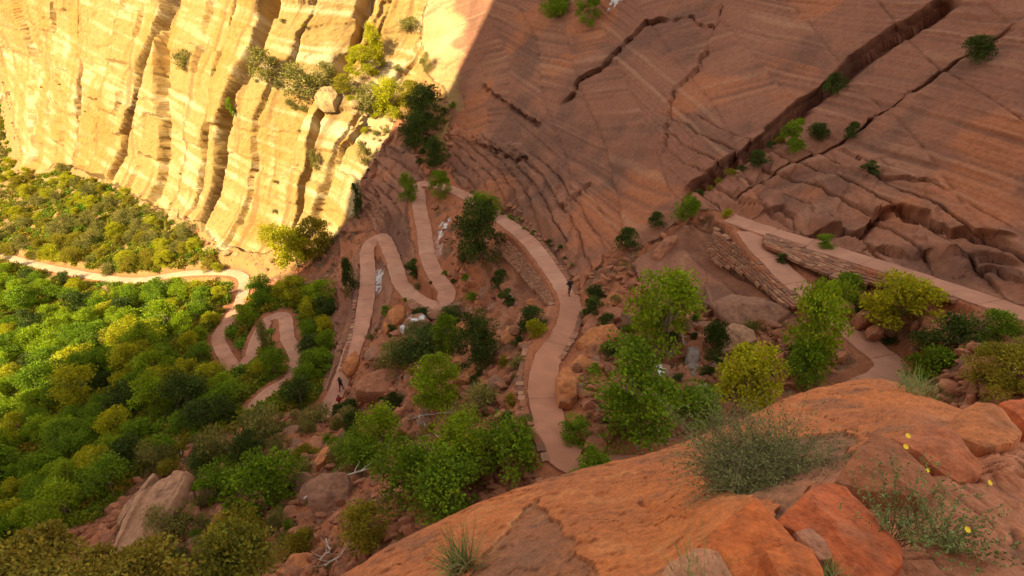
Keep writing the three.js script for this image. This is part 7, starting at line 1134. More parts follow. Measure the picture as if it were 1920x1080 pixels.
function gridNormals() {
  const a = [0, 0, 0], b = [0, 0, 0];
  for (let j = 0; j < nv; j++) for (let i = 0; i < nu; i++) {
    const l = (j * nu + Math.max(0, i - 1)) * 3, r = (j * nu + Math.min(nu - 1, i + 1)) * 3, u = (Math.max(0, j - 1) * nu + i) * 3, d = (Math.min(nv - 1, j + 1) * nu + i) * 3;
    for (let c = 0; c < 3; c++) { a[c] = pos[r + c] - pos[l + c]; b[c] = pos[u + c] - pos[d + c]; }
    let x = a[1] * b[2] - a[2] * b[1], y = a[2] * b[0] - a[0] * b[2], z = a[0] * b[1] - a[1] * b[0]; const q = 1 / (Math.hypot(x, y, z) || 1);
    const k = (j * nu + i) * 3; nor[k] = x * q; nor[k + 1] = y * q; nor[k + 2] = z * q;
  }
}
gridNormals();
const wallMid = STONE_WALLS.map(([a, b]) => a.map((p, i) => { const q = b[Math.min(i, b.length - 1)]; return [(p[0] + q[0]) / 2, (p[1] + q[1]) / 2, (p[2] + q[2]) / 2]; }));
for (let k = 0; k < NV; k++) {
  const p = [pos[k * 3], pos[k * 3 + 1], pos[k * 3 + 2]], [x, y, z] = p;
  const wx = x + 2.2 * fbm(x * 0.25, y * 0.25, z * 0.25, 2), wz = z + 2.2 * fbm(x * 0.25 + 9, y * 0.25, z * 0.25, 2);
  let d = 0, c, under = 0, scrub = 0;
  if (inPoly(wx, wz, CLIFF_AREA)) {
    reg[k] = 0;
    const s = x * 0.8 + z * 0.6, wob = 0.9 * fbm(x * 0.25, y * 0.25, z * 0.25, 3);
    let id = 0, groove = 0, lo = -1e3, hi = 1e3;
    JOINTS.forEach((J, n) => { const e = s + wob - jointAt(J, y), on = jointIn(J, y); if (e > 0) { id += n + 1; lo = Math.max(lo, -e); } else hi = Math.min(hi, -e); const w = J[0] * (0.6 + 0.8 * hash(Math.floor(y * 0.2), n)); groove = Math.max(groove, on * J[1] * Math.exp(-Math.pow(Math.abs(e) / (w * 0.5), 4))); });
    // each pillar is split into columns and courses of blocks that stand proud or lie back
    const wide = Math.min(40, hi - lo), f = -lo / wide, nc = Math.max(1, Math.round(wide / 8)), cw = f * nc + 0.25 * (hash(id, 6) - 0.5) + 0.12 * ns(y * 0.25, id, s * 0.1), ci = Math.floor(cw), cf = cw - ci, key = id * 7 + ci;
    const bed = y * (0.12 + 0.12 * hash(key, 1)) + 0.12 * ns(s * 0.35, y * 0.1, 3.3) + hash(key, 2) * 3, layer = Math.floor(bed), fl = bed - layer, bk = hash(key, layer * 3);
    const ed = Math.min(cf, 1 - cf) * wide / nc, eb = Math.min(fl, 1 - fl) / 0.18;
    d += (hash(id, 3) - 0.5) * 2.4 + (hash(key, 3) - 0.5) * 1.0 + (bk - 0.5) * 1.0 - 1.5 * groove + (cf - 0.5) * 1.3 * (hash(key, 12) - 0.5) + (fl - 0.5) * 0.9 * (hash(layer, key) - 0.5);
    d -= 0.45 * Math.exp(-Math.pow(ed / 0.22, 2)) * sstep(0.2, 0.6, hash(key, layer)) + 0.35 * Math.exp(-Math.pow(eb / 0.22, 2)) * sstep(0.35, 0.75, hash(layer, key * 2));
    d += 0.8 * fbm(x * 0.11, y * 0.11, z * 0.11, 3) + 0.26 * fbm(x * 0.6, y * 0.9, z * 0.6, 4) + 0.1 * ns(s * 0.12, y * 3.1 + 0.15 * s, 0);
    const st = 0.5 + 0.9 * fbm(s * 0.05 + hash(id) * 9, y * 0.75 + 0.1 * s, 1.5, 4), up = fbm(s * 0.11, y * 0.025 + 4, 7, 3);
    c = mix3(C.tan, C.cream, sstep(0.45, 0.85, st + 0.35 * up + sstep(-85, -60, s) * 0.22));
    c = mix3(c, C.gold, sstep(0.02, 0.3, fbm(s * 0.16, y * 0.03, 2, 3) + 0.18 * sstep(-120, -165, s)) * 0.75);
    c = mix3(c, C.varnish, sstep(0.12, 0.3, fbm(s * 0.55, y * 0.05, 12, 4)) * 0.6); c = mix3(c, C.gold, 0.5 * bk * hash(key, 31)); c = mix3(c, C.varnish, 0.35 * sstep(0.15, 0.4, fbm(x * 0.9, y * 1.5, z * 0.9, 3)));
    uvs[k * 2] = s; uvs[k * 2 + 1] = y * 1.1;
  } else if (FACE_AREAS.some((A, n) => n ? inPoly(x + (wx - x) * 0.25, z + (wz - z) * 0.25, A) : inPoly(wx, wz, A))) {
    reg[k] = 1;
    d += 0.9 * fbm(x * 0.07, y * 0.07, z * 0.07, 3);
    // sets of cross bedding, each with its own dip
    const set = 0.1 * x + 0.17 * y + 0.05 * z + 0.8 * fbm(x * 0.03 + 3, y * 0.04, z * 0.03, 2), si = Math.floor(set), sf = set - si;
    const dip = (hash(si, 5) - 0.5) * 1.1, azm = (hash(si, 8) - 0.5) * 1.2;
    const q = (y * Math.cos(dip) + (x * Math.cos(azm) + z * Math.sin(azm)) * Math.sin(dip) + 0.25 * fbm(x * 0.15, y * 0.15, z * 0.15, 2));
    const lam = ns(q * 2.3, 0.3 * si, 0.04 * x) + 0.7 * ns(q * 5.1, si, 0.05 * x);
    const lamA = 0.3 + 0.7 * clamp01(0.5 + 1.9 * fbm(x * 0.12 + 31, y * 0.12, z * 0.12, 2));
    d += 0.24 * lam * lamA + 0.07 * fbm(x * 0.9, y * 0.9, z * 0.9, 3) - 0.12 * Math.exp(-Math.pow(sf / 0.03, 2)) + 0.3 * (hash(si, 2) - 0.5);
    const low = 0.75 * sstep(-14.4, -15.4, y + 0.8 * ns(x * 0.3, 0, z * 0.3)) * sstep(14, 21, x) + 0.7 * sstep(3, 1.5, y + 26.4 - 0.12 * (x + 10)) * sstep(12, 4, x);    // broken layers along the foot
    if (low > 0) { const b = y * 0.95 + 0.16 * x + 0.5 * fbm(x * 0.25, y * 0.25, z * 0.25, 3), bi = Math.floor(b), fb = b - bi, bl = Math.floor((x + z * 0.4) * (0.3 + 0.25 * hash(bi, 4)) + hash(bi) * 7 + 0.3 * ns(x, y, z)); d += low * (0.9 * hash(bi, bl) - 0.3 + 0.35 * fb - 0.8 * sstep(0.12, 0.03, fb) - 0.15 * sstep(0.92, 1, fb) + 0.18 * fbm(x * 1.2, y * 1.2, z * 1.2, 3)); }
    CRACKS.forEach((cr, n) => {
      const bb = crackBoxes[n]; if (x < bb[0] || x > bb[1] || z < bb[2] || z > bb[3]) return;
      const [ds, sd, at] = segInfo([x + 0.5 * ns(x * 0.7, y * 0.7, z * 0.7), y + 0.4 * ns(x * 0.9 + 7, y * 0.7, z), z], cr[4]), en = sstep(0, 0.08, at) * sstep(1, 0.9, at), wv = cr[0] * (0.35 + 0.35 * clamp01(0.5 + 1.4 * ns(at * 7 + n * 3, n, 0.5)) + 0.1 * ns(x, y, z)), cut = en * cr[1] * Math.exp(-Math.pow(ds / wv, 4));
      d += en * (sd > 0 ? 1 : -0.3) * cr[2] * Math.exp(-ds / cr[3]) - cut * 1.2; under += cut * 0.75; if (cr[0] > 0.9) scrub = Math.max(scrub, en * sstep(2.6, 1.0, ds));
    });
    const t1 = fbm(x * 0.09, y * 0.12, z * 0.09, 4);
    c = mix3(C.red, C.pink, clamp01(0.35 + 1.5 * t1));
    c = mix3(c, C.dark, 0.65 * sstep(0.02, 0.26, fbm(x * 0.13 + 17, y * 0.06, z * 0.13, 5)));
    c = mix3(c, C.orange, 0.7 * sstep(0.04, 0.24, fbm(x * 0.1 + 40, y * 0.14, z * 0.1, 4)));
    c = mix3(c, mix3(C.tan, C.cream, clamp01(0.4 + 1.5 * t1)), sstep(0.35, 0.65, (sstep(-4, -14, x) * sstep(-62, -80, z) * sstep(-25, -21, y)) + 0.7 * fbm(x * 0.13, y * 0.3, z * 0.13, 4)) * 0.85);   // upper left corner painted paler where the sun falls on it
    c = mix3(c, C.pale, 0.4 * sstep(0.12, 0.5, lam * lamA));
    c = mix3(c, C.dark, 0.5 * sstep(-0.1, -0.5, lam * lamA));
    uvs[k * 2] = x + 0.3 * z; uvs[k * 2 + 1] = y * 0.8 - z * 0.6;
  } else {
    reg[k] = 2;
    const rocky = ROCKY.some((P) => inPoly(wx, wz, P));
    d += 0.5 * fbm(x * 0.22, y * 0.22, z * 0.22, 4) + 0.12 * fbm(x * 1.3, y * 1.3, z * 1.3, 3);
    const dry = fbm(x * 0.16, y * 0.16, z * 0.16, 4); { const rg = 1 - 2 * Math.abs(ns(x * 0.55, y * 0.55, z * 0.55)), b1 = hash(Math.floor(x * 0.8 + 0.5 * ns(z, y, x)), Math.floor(z * 0.9 + 0.5 * ns(x, z, y))); d += 0.22 * rg + 0.28 * (b1 - 0.5); }
    if (rocky) {
      const q = y + 0.4 * x * Math.sin(1.3) * 0.5 + 0.6 * fbm(x * 0.25, y * 0.25, z * 0.25, 3), fb = q * 0.9 - Math.floor(q * 0.9), lam = ns(q * 2.4, 3, 1);
      d += 0.12 * lam + 0.35 * (sstep(0, 0.8, fb) - 0.5) + 0.7 * fbm(x * 0.4, y * 0.4, z * 0.4, 3) + 0.2;
      c = mix3(C.red, C.orange, clamp01(0.5 + 2 * dry)); c = mix3(c, C.pale, 0.4 * sstep(0.1, 0.5, lam + dry)); c = mix3(c, C.dark, 0.5 * sstep(0.12, 0.3, fbm(x * 0.5, y * 0.5, z * 0.5, 3)));
    } else {
      c = mix3(C.soil, C.orange, clamp01(0.4 + 1.6 * dry)); c = mix3(c, C.litter, 0.75 * sstep(0.0, 0.22, fbm(x * 0.35 + 5, y * 0.35, z * 0.35, 4) + (x < -24 ? 0.16 : 0)));
      c = mix3(c, C.pale, 0.5 * sstep(0.12, 0.3, fbm(x * 1.7, y * 1.7, z * 1.7, 3))); c = mix3(c, C.dark, 0.5 * sstep(0.1, 0.3, fbm(x * 0.9 + 7, y * 0.9, z * 0.9, 3)));
    }
    c = mix3(c, C.tan, 0.8 * sstep(0.3, 0.6, Math.max(sstep(-80, -86, z) * sstep(-33, -29, y), sstep(-30, -38, x) * sstep(-70, -76, z)) + 0.6 * fbm(x * 0.4, y * 0.4, z * 0.4, 3)));   // pale debris shed by the cliff
    uvs[k * 2] = x; uvs[k * 2 + 1] = z;
  }
  if (inPoly(x, z, APRON)) { d *= 0.2; c = mix3(C.orange, C.pale, 0.25 + 0.3 * fbm(x, y, z, 3)); reg[k] = 2; }
  let walled = 0;
  if (x > -16 && x < 34 && z < -22) for (const L of wallMid) { const [ds] = segInfo(p, L); walled = Math.max(walled, sstep(2.4, 1.6, ds)); if (ds < 2.6) d += (-0.3 - d) * sstep(2.6, 1.8, ds); }
  for (const st of STAINS) { const [ds, , at] = segInfo(p, st); if (ds < 1.6) c = mix3(c, C.white, sstep(0.35, 0.62, (1 - ds / 1.5) * (0.75 + 1.3 * ns(x * 2.2, y * 0.5, z * 2.2)))); }
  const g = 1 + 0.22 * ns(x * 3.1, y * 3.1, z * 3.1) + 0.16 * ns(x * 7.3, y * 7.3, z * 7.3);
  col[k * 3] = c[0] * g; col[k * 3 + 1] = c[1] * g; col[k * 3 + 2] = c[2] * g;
  let Y = y + d * nor[k * 3 + 1] + under * 0.75, X = x + d * nor[k * 3] - under * 0.3, Z = z + d * nor[k * 3 + 2] - under * 0.5;   // a cleft runs in under its upper lip
  const np = nearPath(X, Y, Z);
  if (np) { const h = HALF(np[1]), f = 1 - sstep(h + 0.3, h + 1.5 - 1.1 * walled, np[0]); Y += (np[1].y - 0.13 - Y) * f; if (f > 0.4 && reg[k] === 2) { const e = [C.soil[0] * 1.1 * g, C.soil[1] * 1.1 * g, C.soil[2] * 1.1 * g], m = sstep(0.4, 0.9, f); for (let q = 0; q < 3; q++) col[k * 3 + q] += (e[q] - col[k * 3 + q]) * m * 0.7; } }
  pos[k * 3] = X; pos[k * 3 + 1] = Y; pos[k * 3 + 2] = Z;
}
gridNormals();
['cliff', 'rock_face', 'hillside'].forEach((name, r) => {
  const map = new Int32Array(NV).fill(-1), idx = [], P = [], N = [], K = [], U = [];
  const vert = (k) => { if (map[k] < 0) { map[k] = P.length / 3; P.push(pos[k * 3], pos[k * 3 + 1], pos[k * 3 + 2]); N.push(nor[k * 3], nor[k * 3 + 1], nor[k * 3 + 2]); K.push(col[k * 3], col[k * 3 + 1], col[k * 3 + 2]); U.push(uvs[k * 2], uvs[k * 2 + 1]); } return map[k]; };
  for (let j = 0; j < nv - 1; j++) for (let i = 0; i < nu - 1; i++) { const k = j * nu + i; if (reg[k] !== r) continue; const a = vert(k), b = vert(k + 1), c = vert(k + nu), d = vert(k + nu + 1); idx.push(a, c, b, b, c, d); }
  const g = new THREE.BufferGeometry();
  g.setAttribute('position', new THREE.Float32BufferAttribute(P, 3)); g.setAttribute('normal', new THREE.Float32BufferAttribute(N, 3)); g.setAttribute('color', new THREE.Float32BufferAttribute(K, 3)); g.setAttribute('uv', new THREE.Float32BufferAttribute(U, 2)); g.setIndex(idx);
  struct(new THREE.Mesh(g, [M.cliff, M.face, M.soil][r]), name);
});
const cells = new Map();
for (let k = 0; k < NV; k++) { const key = Math.floor(pos[k * 3] / 0.8) * 4096 + Math.floor(pos[k * 3 + 2] / 0.8); let L = cells.get(key); if (!L) cells.set(key, L = []); if (L.length < 40) L.push(k); }
function ground(x, y, z) {                                           // nearest point of the built surface
  let b = 1e9, r = y; const i = Math.floor(x / 0.8), j = Math.floor(z / 0.8);
  for (let a = -1; a < 2; a++) for (let c = -1; c < 2; c++) { const L = cells.get((i + a) * 4096 + j + c); if (L) for (const k of L) { const d = (pos[k * 3] - x) ** 2 + (pos[k * 3 + 2] - z) ** 2 + 0.1 * (pos[k * 3 + 1] - y) ** 2; if (d < b) { b = d; r = pos[k * 3 + 1]; } } }
  return r;
}

// unseen canyon wall behind the viewer, its edge shaped to cast the shadow line
{
  const hn = new THREE.Vector3(SUN.x, 0, SUN.z).normalize(), rt = new THREE.Vector3(hn.z, 0, -hn.x), sh = new THREE.Shape();
  const E = WALL_EDGE; sh.moveTo(70, -60); sh.lineTo(70, 118); sh.lineTo(30, 128); sh.lineTo(-10, 122); sh.lineTo(-50, 124);
  for (const [a, b] of E) sh.lineTo(a, b); sh.lineTo(-82, -60); sh.closePath();
  const g = new THREE.ExtrudeGeometry(sh, { depth: 45, bevelEnabled: false }), p = g.attributes.position, c = [];
  const m = new THREE.Matrix4().makeBasis(rt, new THREE.Vector3(0, 1, 0), hn).setPosition(hn.clone().multiplyScalar(75)); g.applyMatrix4(m);
  for (let i = 0; i < p.count; i++) c.push(...C.red); g.setAttribute('color', new THREE.Float32BufferAttribute(c, 3)); g.computeVertexNormals();
  struct(new THREE.Mesh(g, M.face), 'unseen_canyon_wall');
}

// ------------------------------------------------------------------ paved path, slab by slab
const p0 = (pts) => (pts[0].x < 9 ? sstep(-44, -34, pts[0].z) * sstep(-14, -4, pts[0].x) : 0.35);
function ribbon(pts, hw, r, sides) {
  const P = [], K = [], U = [], I = [], n = pts.length, tone = 0.94 + 0.12 * r(), t0 = r() * 50;
  const near = p0(pts), base = mix3(mix3([0.4, 0.195, 0.13], [0.42, 0.225, 0.155], r()), [0.37, 0.165, 0.1], near), pal = pts[0].x < -44 ? 1 : 0; if (pal) { base[0] = 0.38; base[1] = 0.27; base[2] = 0.18; }  // far stretch in the sun gets a paler base, sunlight painted into it
  for (let i = 0; i < n; i++) {
    const p = pts[i], [sx, sz] = sides[i];
    const prof = [[-1, -0.16], [-1, -0.015], [-0.97, 0], [-0.5, 0.012], [0, 0.018], [0.5, 0.012], [0.97, 0], [1, -0.015], [1, -0.16]];
    prof.forEach(([a, h], j) => {
      const w = hw[i] * a * (1 + 0.1 * ns(p.x * 0.9, 3, p.z * 0.9 + a) + 0.07 * ns(p.x * 3.1, 5, p.z * 3.1 + a)); const X = p.x + sx * w, Z = p.z + sz * w;
      P.push(X, p.y + h, Z); U.push(w, t0 + i * 0.35);
      const g = tone * (1 + 0.4 * fbm(X * 0.8, 0, Z * 0.8, 4) + 0.15 * ns(X * 6, 1, Z * 6)); K.push(base[0] * g, base[1] * g, base[2] * g);
      if (i < n - 1 && j < 8) { const k = i * 9 + j; I.push(k, k + 1, k + 9, k + 1, k + 10, k + 9); }
    });
  }
  const g = new THREE.BufferGeometry(); g.setAttribute('position', new THREE.Float32BufferAttribute(P, 3)); g.setAttribute('color', new THREE.Float32BufferAttribute(K, 3)); g.setAttribute('uv', new THREE.Float32BufferAttribute(U, 2)); g.setIndex(I); g.computeVertexNormals(); return g;
}
curves.forEach((c, n) => {
  const r = rng(40 + n), g = new THREE.Group();
  const sides = c.map((p, i) => { const a = c[Math.max(0, i - 1)], b = c[Math.min(c.length - 1, i + 1)], l = Math.hypot(b.x - a.x, b.z - a.z) || 1; return [-(b.z - a.z) / l, (b.x - a.x) / l]; });
  for (let i = 0; i < c.length - 1;) {
    const len = (p0([c[i]]) > 0.6 ? 18 : 8) + Math.floor(r() * 5), e = Math.min(c.length - 1, i + len), L = c.slice(i, e + 1).map((p) => p.clone());
    if (e - i > 1) { L[0].lerp(L[1], 0.04); L[L.length - 1].lerp(L[L.length - 2], 0.04); }
    part(g, 'slab', ribbon(L, L.map((p) => HALF(p)), r, sides.slice(i, e + 1)), M.path); i = e;
  }
  struct(g, 'trail');
});

// ------------------------------------------------------------------ stones
const TONE = { r: [0.3, 0.118, 0.06], b: [0.23, 0.112, 0.068], o: [0.4, 0.15, 0.054], t: [0.35, 0.19, 0.11], w: [0.42, 0.39, 0.34], g: [0.2, 0.16, 0.135], y: [0.32, 0.22, 0.1] };
function paint(g, base, o = {}) {
  const p = g.attributes.position, c = [];
  for (let i = 0; i < p.count; i++) {
    const x = p.getX(i) * (o.f || 1), y = p.getY(i) * (o.f || 1), z = p.getZ(i) * (o.f || 1);
    let k = mix3(base, C.dark, (o.fine ? 0.25 : 0.55) * sstep(0.08, 0.34, fbm(x * 1.1 + 3, y * 1.1, z * 1.1, 4))); k = mix3(k, C.pale, 0.3 * sstep(0.1, 0.4, fbm(x * 1.9, y * 1.9 + 8, z * 1.9, 3)));
    if (o.white) k = mix3(k, C.white, sstep(0.02, 0.14, fbm(x * 0.9 + 1, y * 0.5, z * 0.9 + o.white, 3)));
    if (o.speck) k = mix3(k, C.dark, sstep(0.12, 0.25, fbm(x * 5, y * 5, z * 5, 2)));
    if (o.fine) k = mix3(k, [0.2, 0.07, 0.03], 0.35 * sstep(0.05, 0.4, fbm(x * 2.6 + 5, y * 2.6, z * 2.6, 6)) + 0.35 * sstep(0.36, 0.46, ns(x * 11, y * 11, z * 11))); const s = 1 + 0.3 * ns(x * 4, y * 4, z * 4) + 0.25 * ns(x * 13, y * 13, z * 13); c.push(k[0] * s, k[1] * s, k[2] * s);
  }
  g.setAttribute('color', new THREE.Float32BufferAttribute(c, 3)); return g;
}
function blockGeo(seed, detail = 3) {                                // unit broken rock: flat facets, worn edges
  const r = rng(seed), pl = []; for (let i = 0; i < 11; i++) { const n = new THREE.Vector3(r() - 0.5, r() - 0.5, r() - 0.5).normalize(); pl.push([n, 0.62 + 0.35 * r()]); }
  pl.push([new THREE.Vector3(0, 1, 0.2).normalize(), 0.55]);
  let g = mergeVertices(new THREE.IcosahedronGeometry(1, detail).deleteAttribute('normal').deleteAttribute('uv')); const p = g.attributes.position, v = new THREE.Vector3();
  for (let i = 0; i < p.count; i++) {
    v.fromBufferAttribute(p, i).normalize(); let s = 0; for (const [n, h] of pl) { const d = n.dot(v); if (d > 0.05) s += Math.pow(d / h, 18); } const rad = Math.pow(s + 1e-6, -1 / 18);
    v.multiplyScalar(Math.min(1.25, rad) * (1 + 0.09 * fbm(v.x * 2 + seed, v.y * 2, v.z * 2, 4))); p.setXYZ(i, v.x, v.y, v.z);
  }
  g.computeVertexNormals(); g = toCreasedNormals(g, 0.6);
  const uv = []; const q = g.attributes.position; for (let i = 0; i < q.count; i++) uv.push(q.getX(i) + q.getY(i) * 0.5, q.getZ(i) + q.getY(i) * 0.5); g.setAttribute('uv', new THREE.Float32BufferAttribute(uv, 2));
  return g;
}
function slabRock(outline, thick, o = {}) {                          // a rock given by the rim of its upper face
  const L = outline.map(V3), cen = new THREE.Vector3(); L.forEach((p) => cen.addScaledVector(p, 1 / L.length));
  const n = new THREE.Vector3(); for (let i = 0; i < L.length; i++) { const a = L[i].clone().sub(cen), b = L[(i + 1) % L.length].clone().sub(cen); n.add(a.cross(b)); } n.normalize(); if (n.y < 0) n.negate();
  const NB = o.nb || 84, NR = o.nr || 16, ND = 9, rim = new THREE.CatmullRomCurve3(L, true, 'catmullrom', o.tension ?? 0.25).getSpacedPoints(NB).slice(0, NB), P = [], I = [], U = [];
  const size = Math.sqrt(L.reduce((s, p) => s + p.distanceToSquared(cen), 0) / L.length), f = 1 / size, sd = o.seed || 1, down = n.clone().multiplyScalar(-1).lerp(new THREE.Vector3(0, -1, 0), o.down ?? 0.5).normalize();
  const longA = L.reduce((m, p) => (p.distanceTo(cen) > m.distanceTo(cen) ? p : m), L[0]).clone().sub(cen).normalize(), crossA = n.clone().cross(longA);
  const put = (v, rough) => { if (o.stri) { const w = v.clone().sub(cen), b = w.dot(crossA), a = w.dot(longA); v.addScaledVector(n, 0.22 * ns(b * 1.6, a * 0.12, sd) + 0.14 * ns(b * 4.2, a * 0.3, sd) + 0.25 * (Math.floor(b * 0.9 + 0.4 * ns(a * 0.4, b * 0.3, 2)) % 2)); } const q = v.clone().multiplyScalar(f); const a = rough * size * (o.rough ?? 1); v.addScaledVector(n, a * (0.2 * fbm(q.x * 1.5 + sd, q.y * 1.5, q.z * 1.5, 4) - 0.1 * Math.abs(ns(q.x * 2.2, q.y * 2.2 + sd, q.z * 2.2)))); const e = a * 0.1; v.x += e * fbm(q.x * 2.6 + sd, q.y * 2.6, q.z * 2.6, 3); v.z += e * fbm(q.z * 2.6, q.x * 2.6 + sd, q.y * 2.6, 3); P.push(v.x, v.y, v.z); U.push(v.x + v.y * 0.4, v.z + v.y * 0.4); };
  const dome = o.dome ?? 0.12, edge = o.edge ?? 0.06, fr = rng(Math.round(sd * 91)), e1 = rim[0].clone().sub(cen).normalize(), e2 = n.clone().cross(e1), planes = [];
  for (let i = 0; i < (o.facets ?? 5); i++) { const an = fr() * 6.283, st = (o.slope ?? 0.45) * (0.3 + fr()); planes.push([Math.cos(an) * st, Math.sin(an) * st, 0.25 * fr()]); }
  const facet = (v) => { const w = v.clone().sub(cen), a = w.dot(e1) / size, b = w.dot(e2) / size; let m = 0.35; for (const [ga, gb, k] of planes) m = Math.min(m, k - ga * a - gb * b); return size * Math.max(-0.4, m) * (o.facet ?? 0.6); };
  put(cen.clone().addScaledVector(n, dome * size + facet(cen)), 1);
  for (let a = 1; a <= NR; a++) { const t = Math.pow(a / NR, 0.8); for (let i = 0; i < NB; i++) { const v = cen.clone().lerp(rim[i], t * (1 - edge * 0.3)); put(v.addScaledVector(n, facet(v) + dome * size * (1 - t * t) - edge * size * Math.pow(t, 10)), 1); } }
  for (let a = 1; a <= ND; a++) { const t = a / ND; for (let i = 0; i < NB; i++) { const out = rim[i].clone().sub(cen).normalize(); put(rim[i].clone().addScaledVector(out, size * (0.05 * Math.sin(t * 3) + (o.flare ?? 0.06) * t)).addScaledVector(n, facet(rim[i]) * (1 - t) - edge * size).addScaledVector(down, thick * t), 0.9); } }
  for (let i = 0; i < NB; i++) I.push(0, 1 + i, 1 + (i + 1) % NB);
  for (let a = 0; a < NR + ND - 1; a++) for (let i = 0; i < NB; i++) { const k = 1 + a * NB + i, l = 1 + a * NB + (i + 1) % NB; I.push(k, k + NB, l, l, k + NB, l + NB); }
  const last = P.length / 3, bc = cen.clone().addScaledVector(down, thick); P.push(bc.x, bc.y, bc.z); U.push(0, 0); const bs = 1 + (NR + ND - 1) * NB; for (let i = 0; i < NB; i++) I.push(last, bs + (i + 1) % NB, bs + i);
  const a = [P[3], P[4], P[5]]; let g = new THREE.BufferGeometry(); g.setAttribute('position', new THREE.Float32BufferAttribute(P, 3)); g.setAttribute('uv', new THREE.Float32BufferAttribute(U, 2)); g.setIndex(I); g.computeVertexNormals();
  return g;
}
BOULDERS.forEach(([L, th, tone, label], i) => {
  const g = paint(slabRock(L, th, { seed: i * 3.7 + 1, dome: 0.02, edge: 0.03, flare: 0.05, nb: 120, nr: 34, tension: 0.03, rough: 0.55, stri: /tilted/.test(label) ? 1 : 0, slope: /slab|rib|flat/.test(label) ? 0.18 : 0.75 }), TONE[tone], { white: /white/.test(label) ? 3 + i : 0, speck: tone === 'w' });
  top(new THREE.Mesh(g, M.rock), /slab|rib/.test(label) ? 'rock_slab' : 'boulder', label, 'boulder');
});
const blocks = []; for (let i = 0; i < 6; i++) blocks.push(blockGeo(300 + i * 7, 3));
const blockTones = {}; for (const [k, t] of Object.entries(TONE)) blockTones[k] = blocks.map((b, i) => paint(b.clone(), t, { f: 1.6 + i * 0.2 }));
const rockSay = {
  rubble: ['broken rock in the grey brown rubble below the angular block', 'rocks in the rubble', 'bbgr'], slope: ['broken red rock scattered over the middle rubble slope', 'rocks on the middle slope', 'rrob'],
  loop: ['broken rock between and below the paved legs of the loop', 'rocks around the loop', 'robr'], gully: ['broken rock in the shaded gully left of the topmost hairpin', 'rocks in the gully', 'rbr'], mid: ['small broken rock on the rubble left of the near paved bend', 'small rocks left of the bend', 'orrb'],
  ledgefoot: ['small rock along the left foot of the smooth ledge', 'rocks at the ledge foot', 'oor'], path: ['broken rock on the outcrop right of the path below the lone hiker', 'rocks right of the path', 'oorb'],
  hollow: ['rock in the hollow between the two right hand path legs', 'rocks in the hollow', 'rrb'], talus: ['sunlit pale rock on the talus above the gully', 'rocks on the talus', 'yyt'],
  foot: ['loose rock along the foot of the shaded face beside the upper path leg', 'rocks under the shaded face', 'rbr'], cliff: ['pale fallen block along the foot of the sunlit cliff', 'blocks under the sunlit cliff', 'yty'],
};
for (const [zone, L] of Object.entries(ROCKS)) L.forEach(([x, y, z, r, w], i) => {
  const q = rng(i * 31 + zone.length * 997), [label, group, tones] = rockSay[zone], m = new THREE.Mesh(blockTones[tones[Math.floor(q() * tones.length)]][Math.floor(q() * 6)], M.rock);
  m.scale.set(r * (0.9 + 0.5 * q()), r * (0.6 + 0.4 * q()), r * (0.9 + 0.5 * q())); m.rotation.set(q() * 0.5, q() * 6.3, q() * 0.5); m.position.set(x, ground(x, y, z) + r * 0.12, z);
  const at = zone === 'slope' ? ['', ', near the leaning brown boulder', ', around the long flat boulder', ', beside the near paved bend'][w] ?? '' : ''; top(m, { slope: 'rock', talus: 'talus_rock', cliff: 'talus_rock', rubble: 'rubble_rock', loop: 'rubble_rock', mid: 'rubble_rock' }[zone] || 'broken_rock', label + at, 'rock', group + at);
});
// dry stone walls, every stone its own piece
const wallSay = ['dry stone retaining wall on the outer side of the upper hairpin', 'long dry stone wall under the upper path leg on the right', 'low stone wall holding the upper path leg above the bare rock', 'low stone wall holding the outer edge of the paved loop'];
const stones = []; for (let i = 0; i < 5; i++) {
  const r = rng(70 + i); let g = new THREE.BoxGeometry(1, 1, 1, 2, 2, 2); const p = g.attributes.position; for (let k = 0; k < p.count; k++) { const v = new THREE.Vector3().fromBufferAttribute(p, k), s = 1 - 0.12 * (v.lengthSq() - 0.25); v.multiplyScalar(s); const h = (a) => (hash(Math.round(v.x * 9) + a * 17 + i * 5, Math.round(v.y * 9) * 3 + Math.round(v.z * 9)) - 0.5) * 0.13; p.setXYZ(k, v.x + h(1), v.y + h(2), v.z + h(3)); }
  g.computeVertexNormals(); stones.push(g);
}
const wallTones = [[0.28, 0.13, 0.075], [0.34, 0.18, 0.105], [0.2, 0.095, 0.06], [0.27, 0.105, 0.055]];
const stoneSet = stones.flatMap((g, i) => wallTones.map((t) => paint(g.clone(), t, { f: 2 + i })));
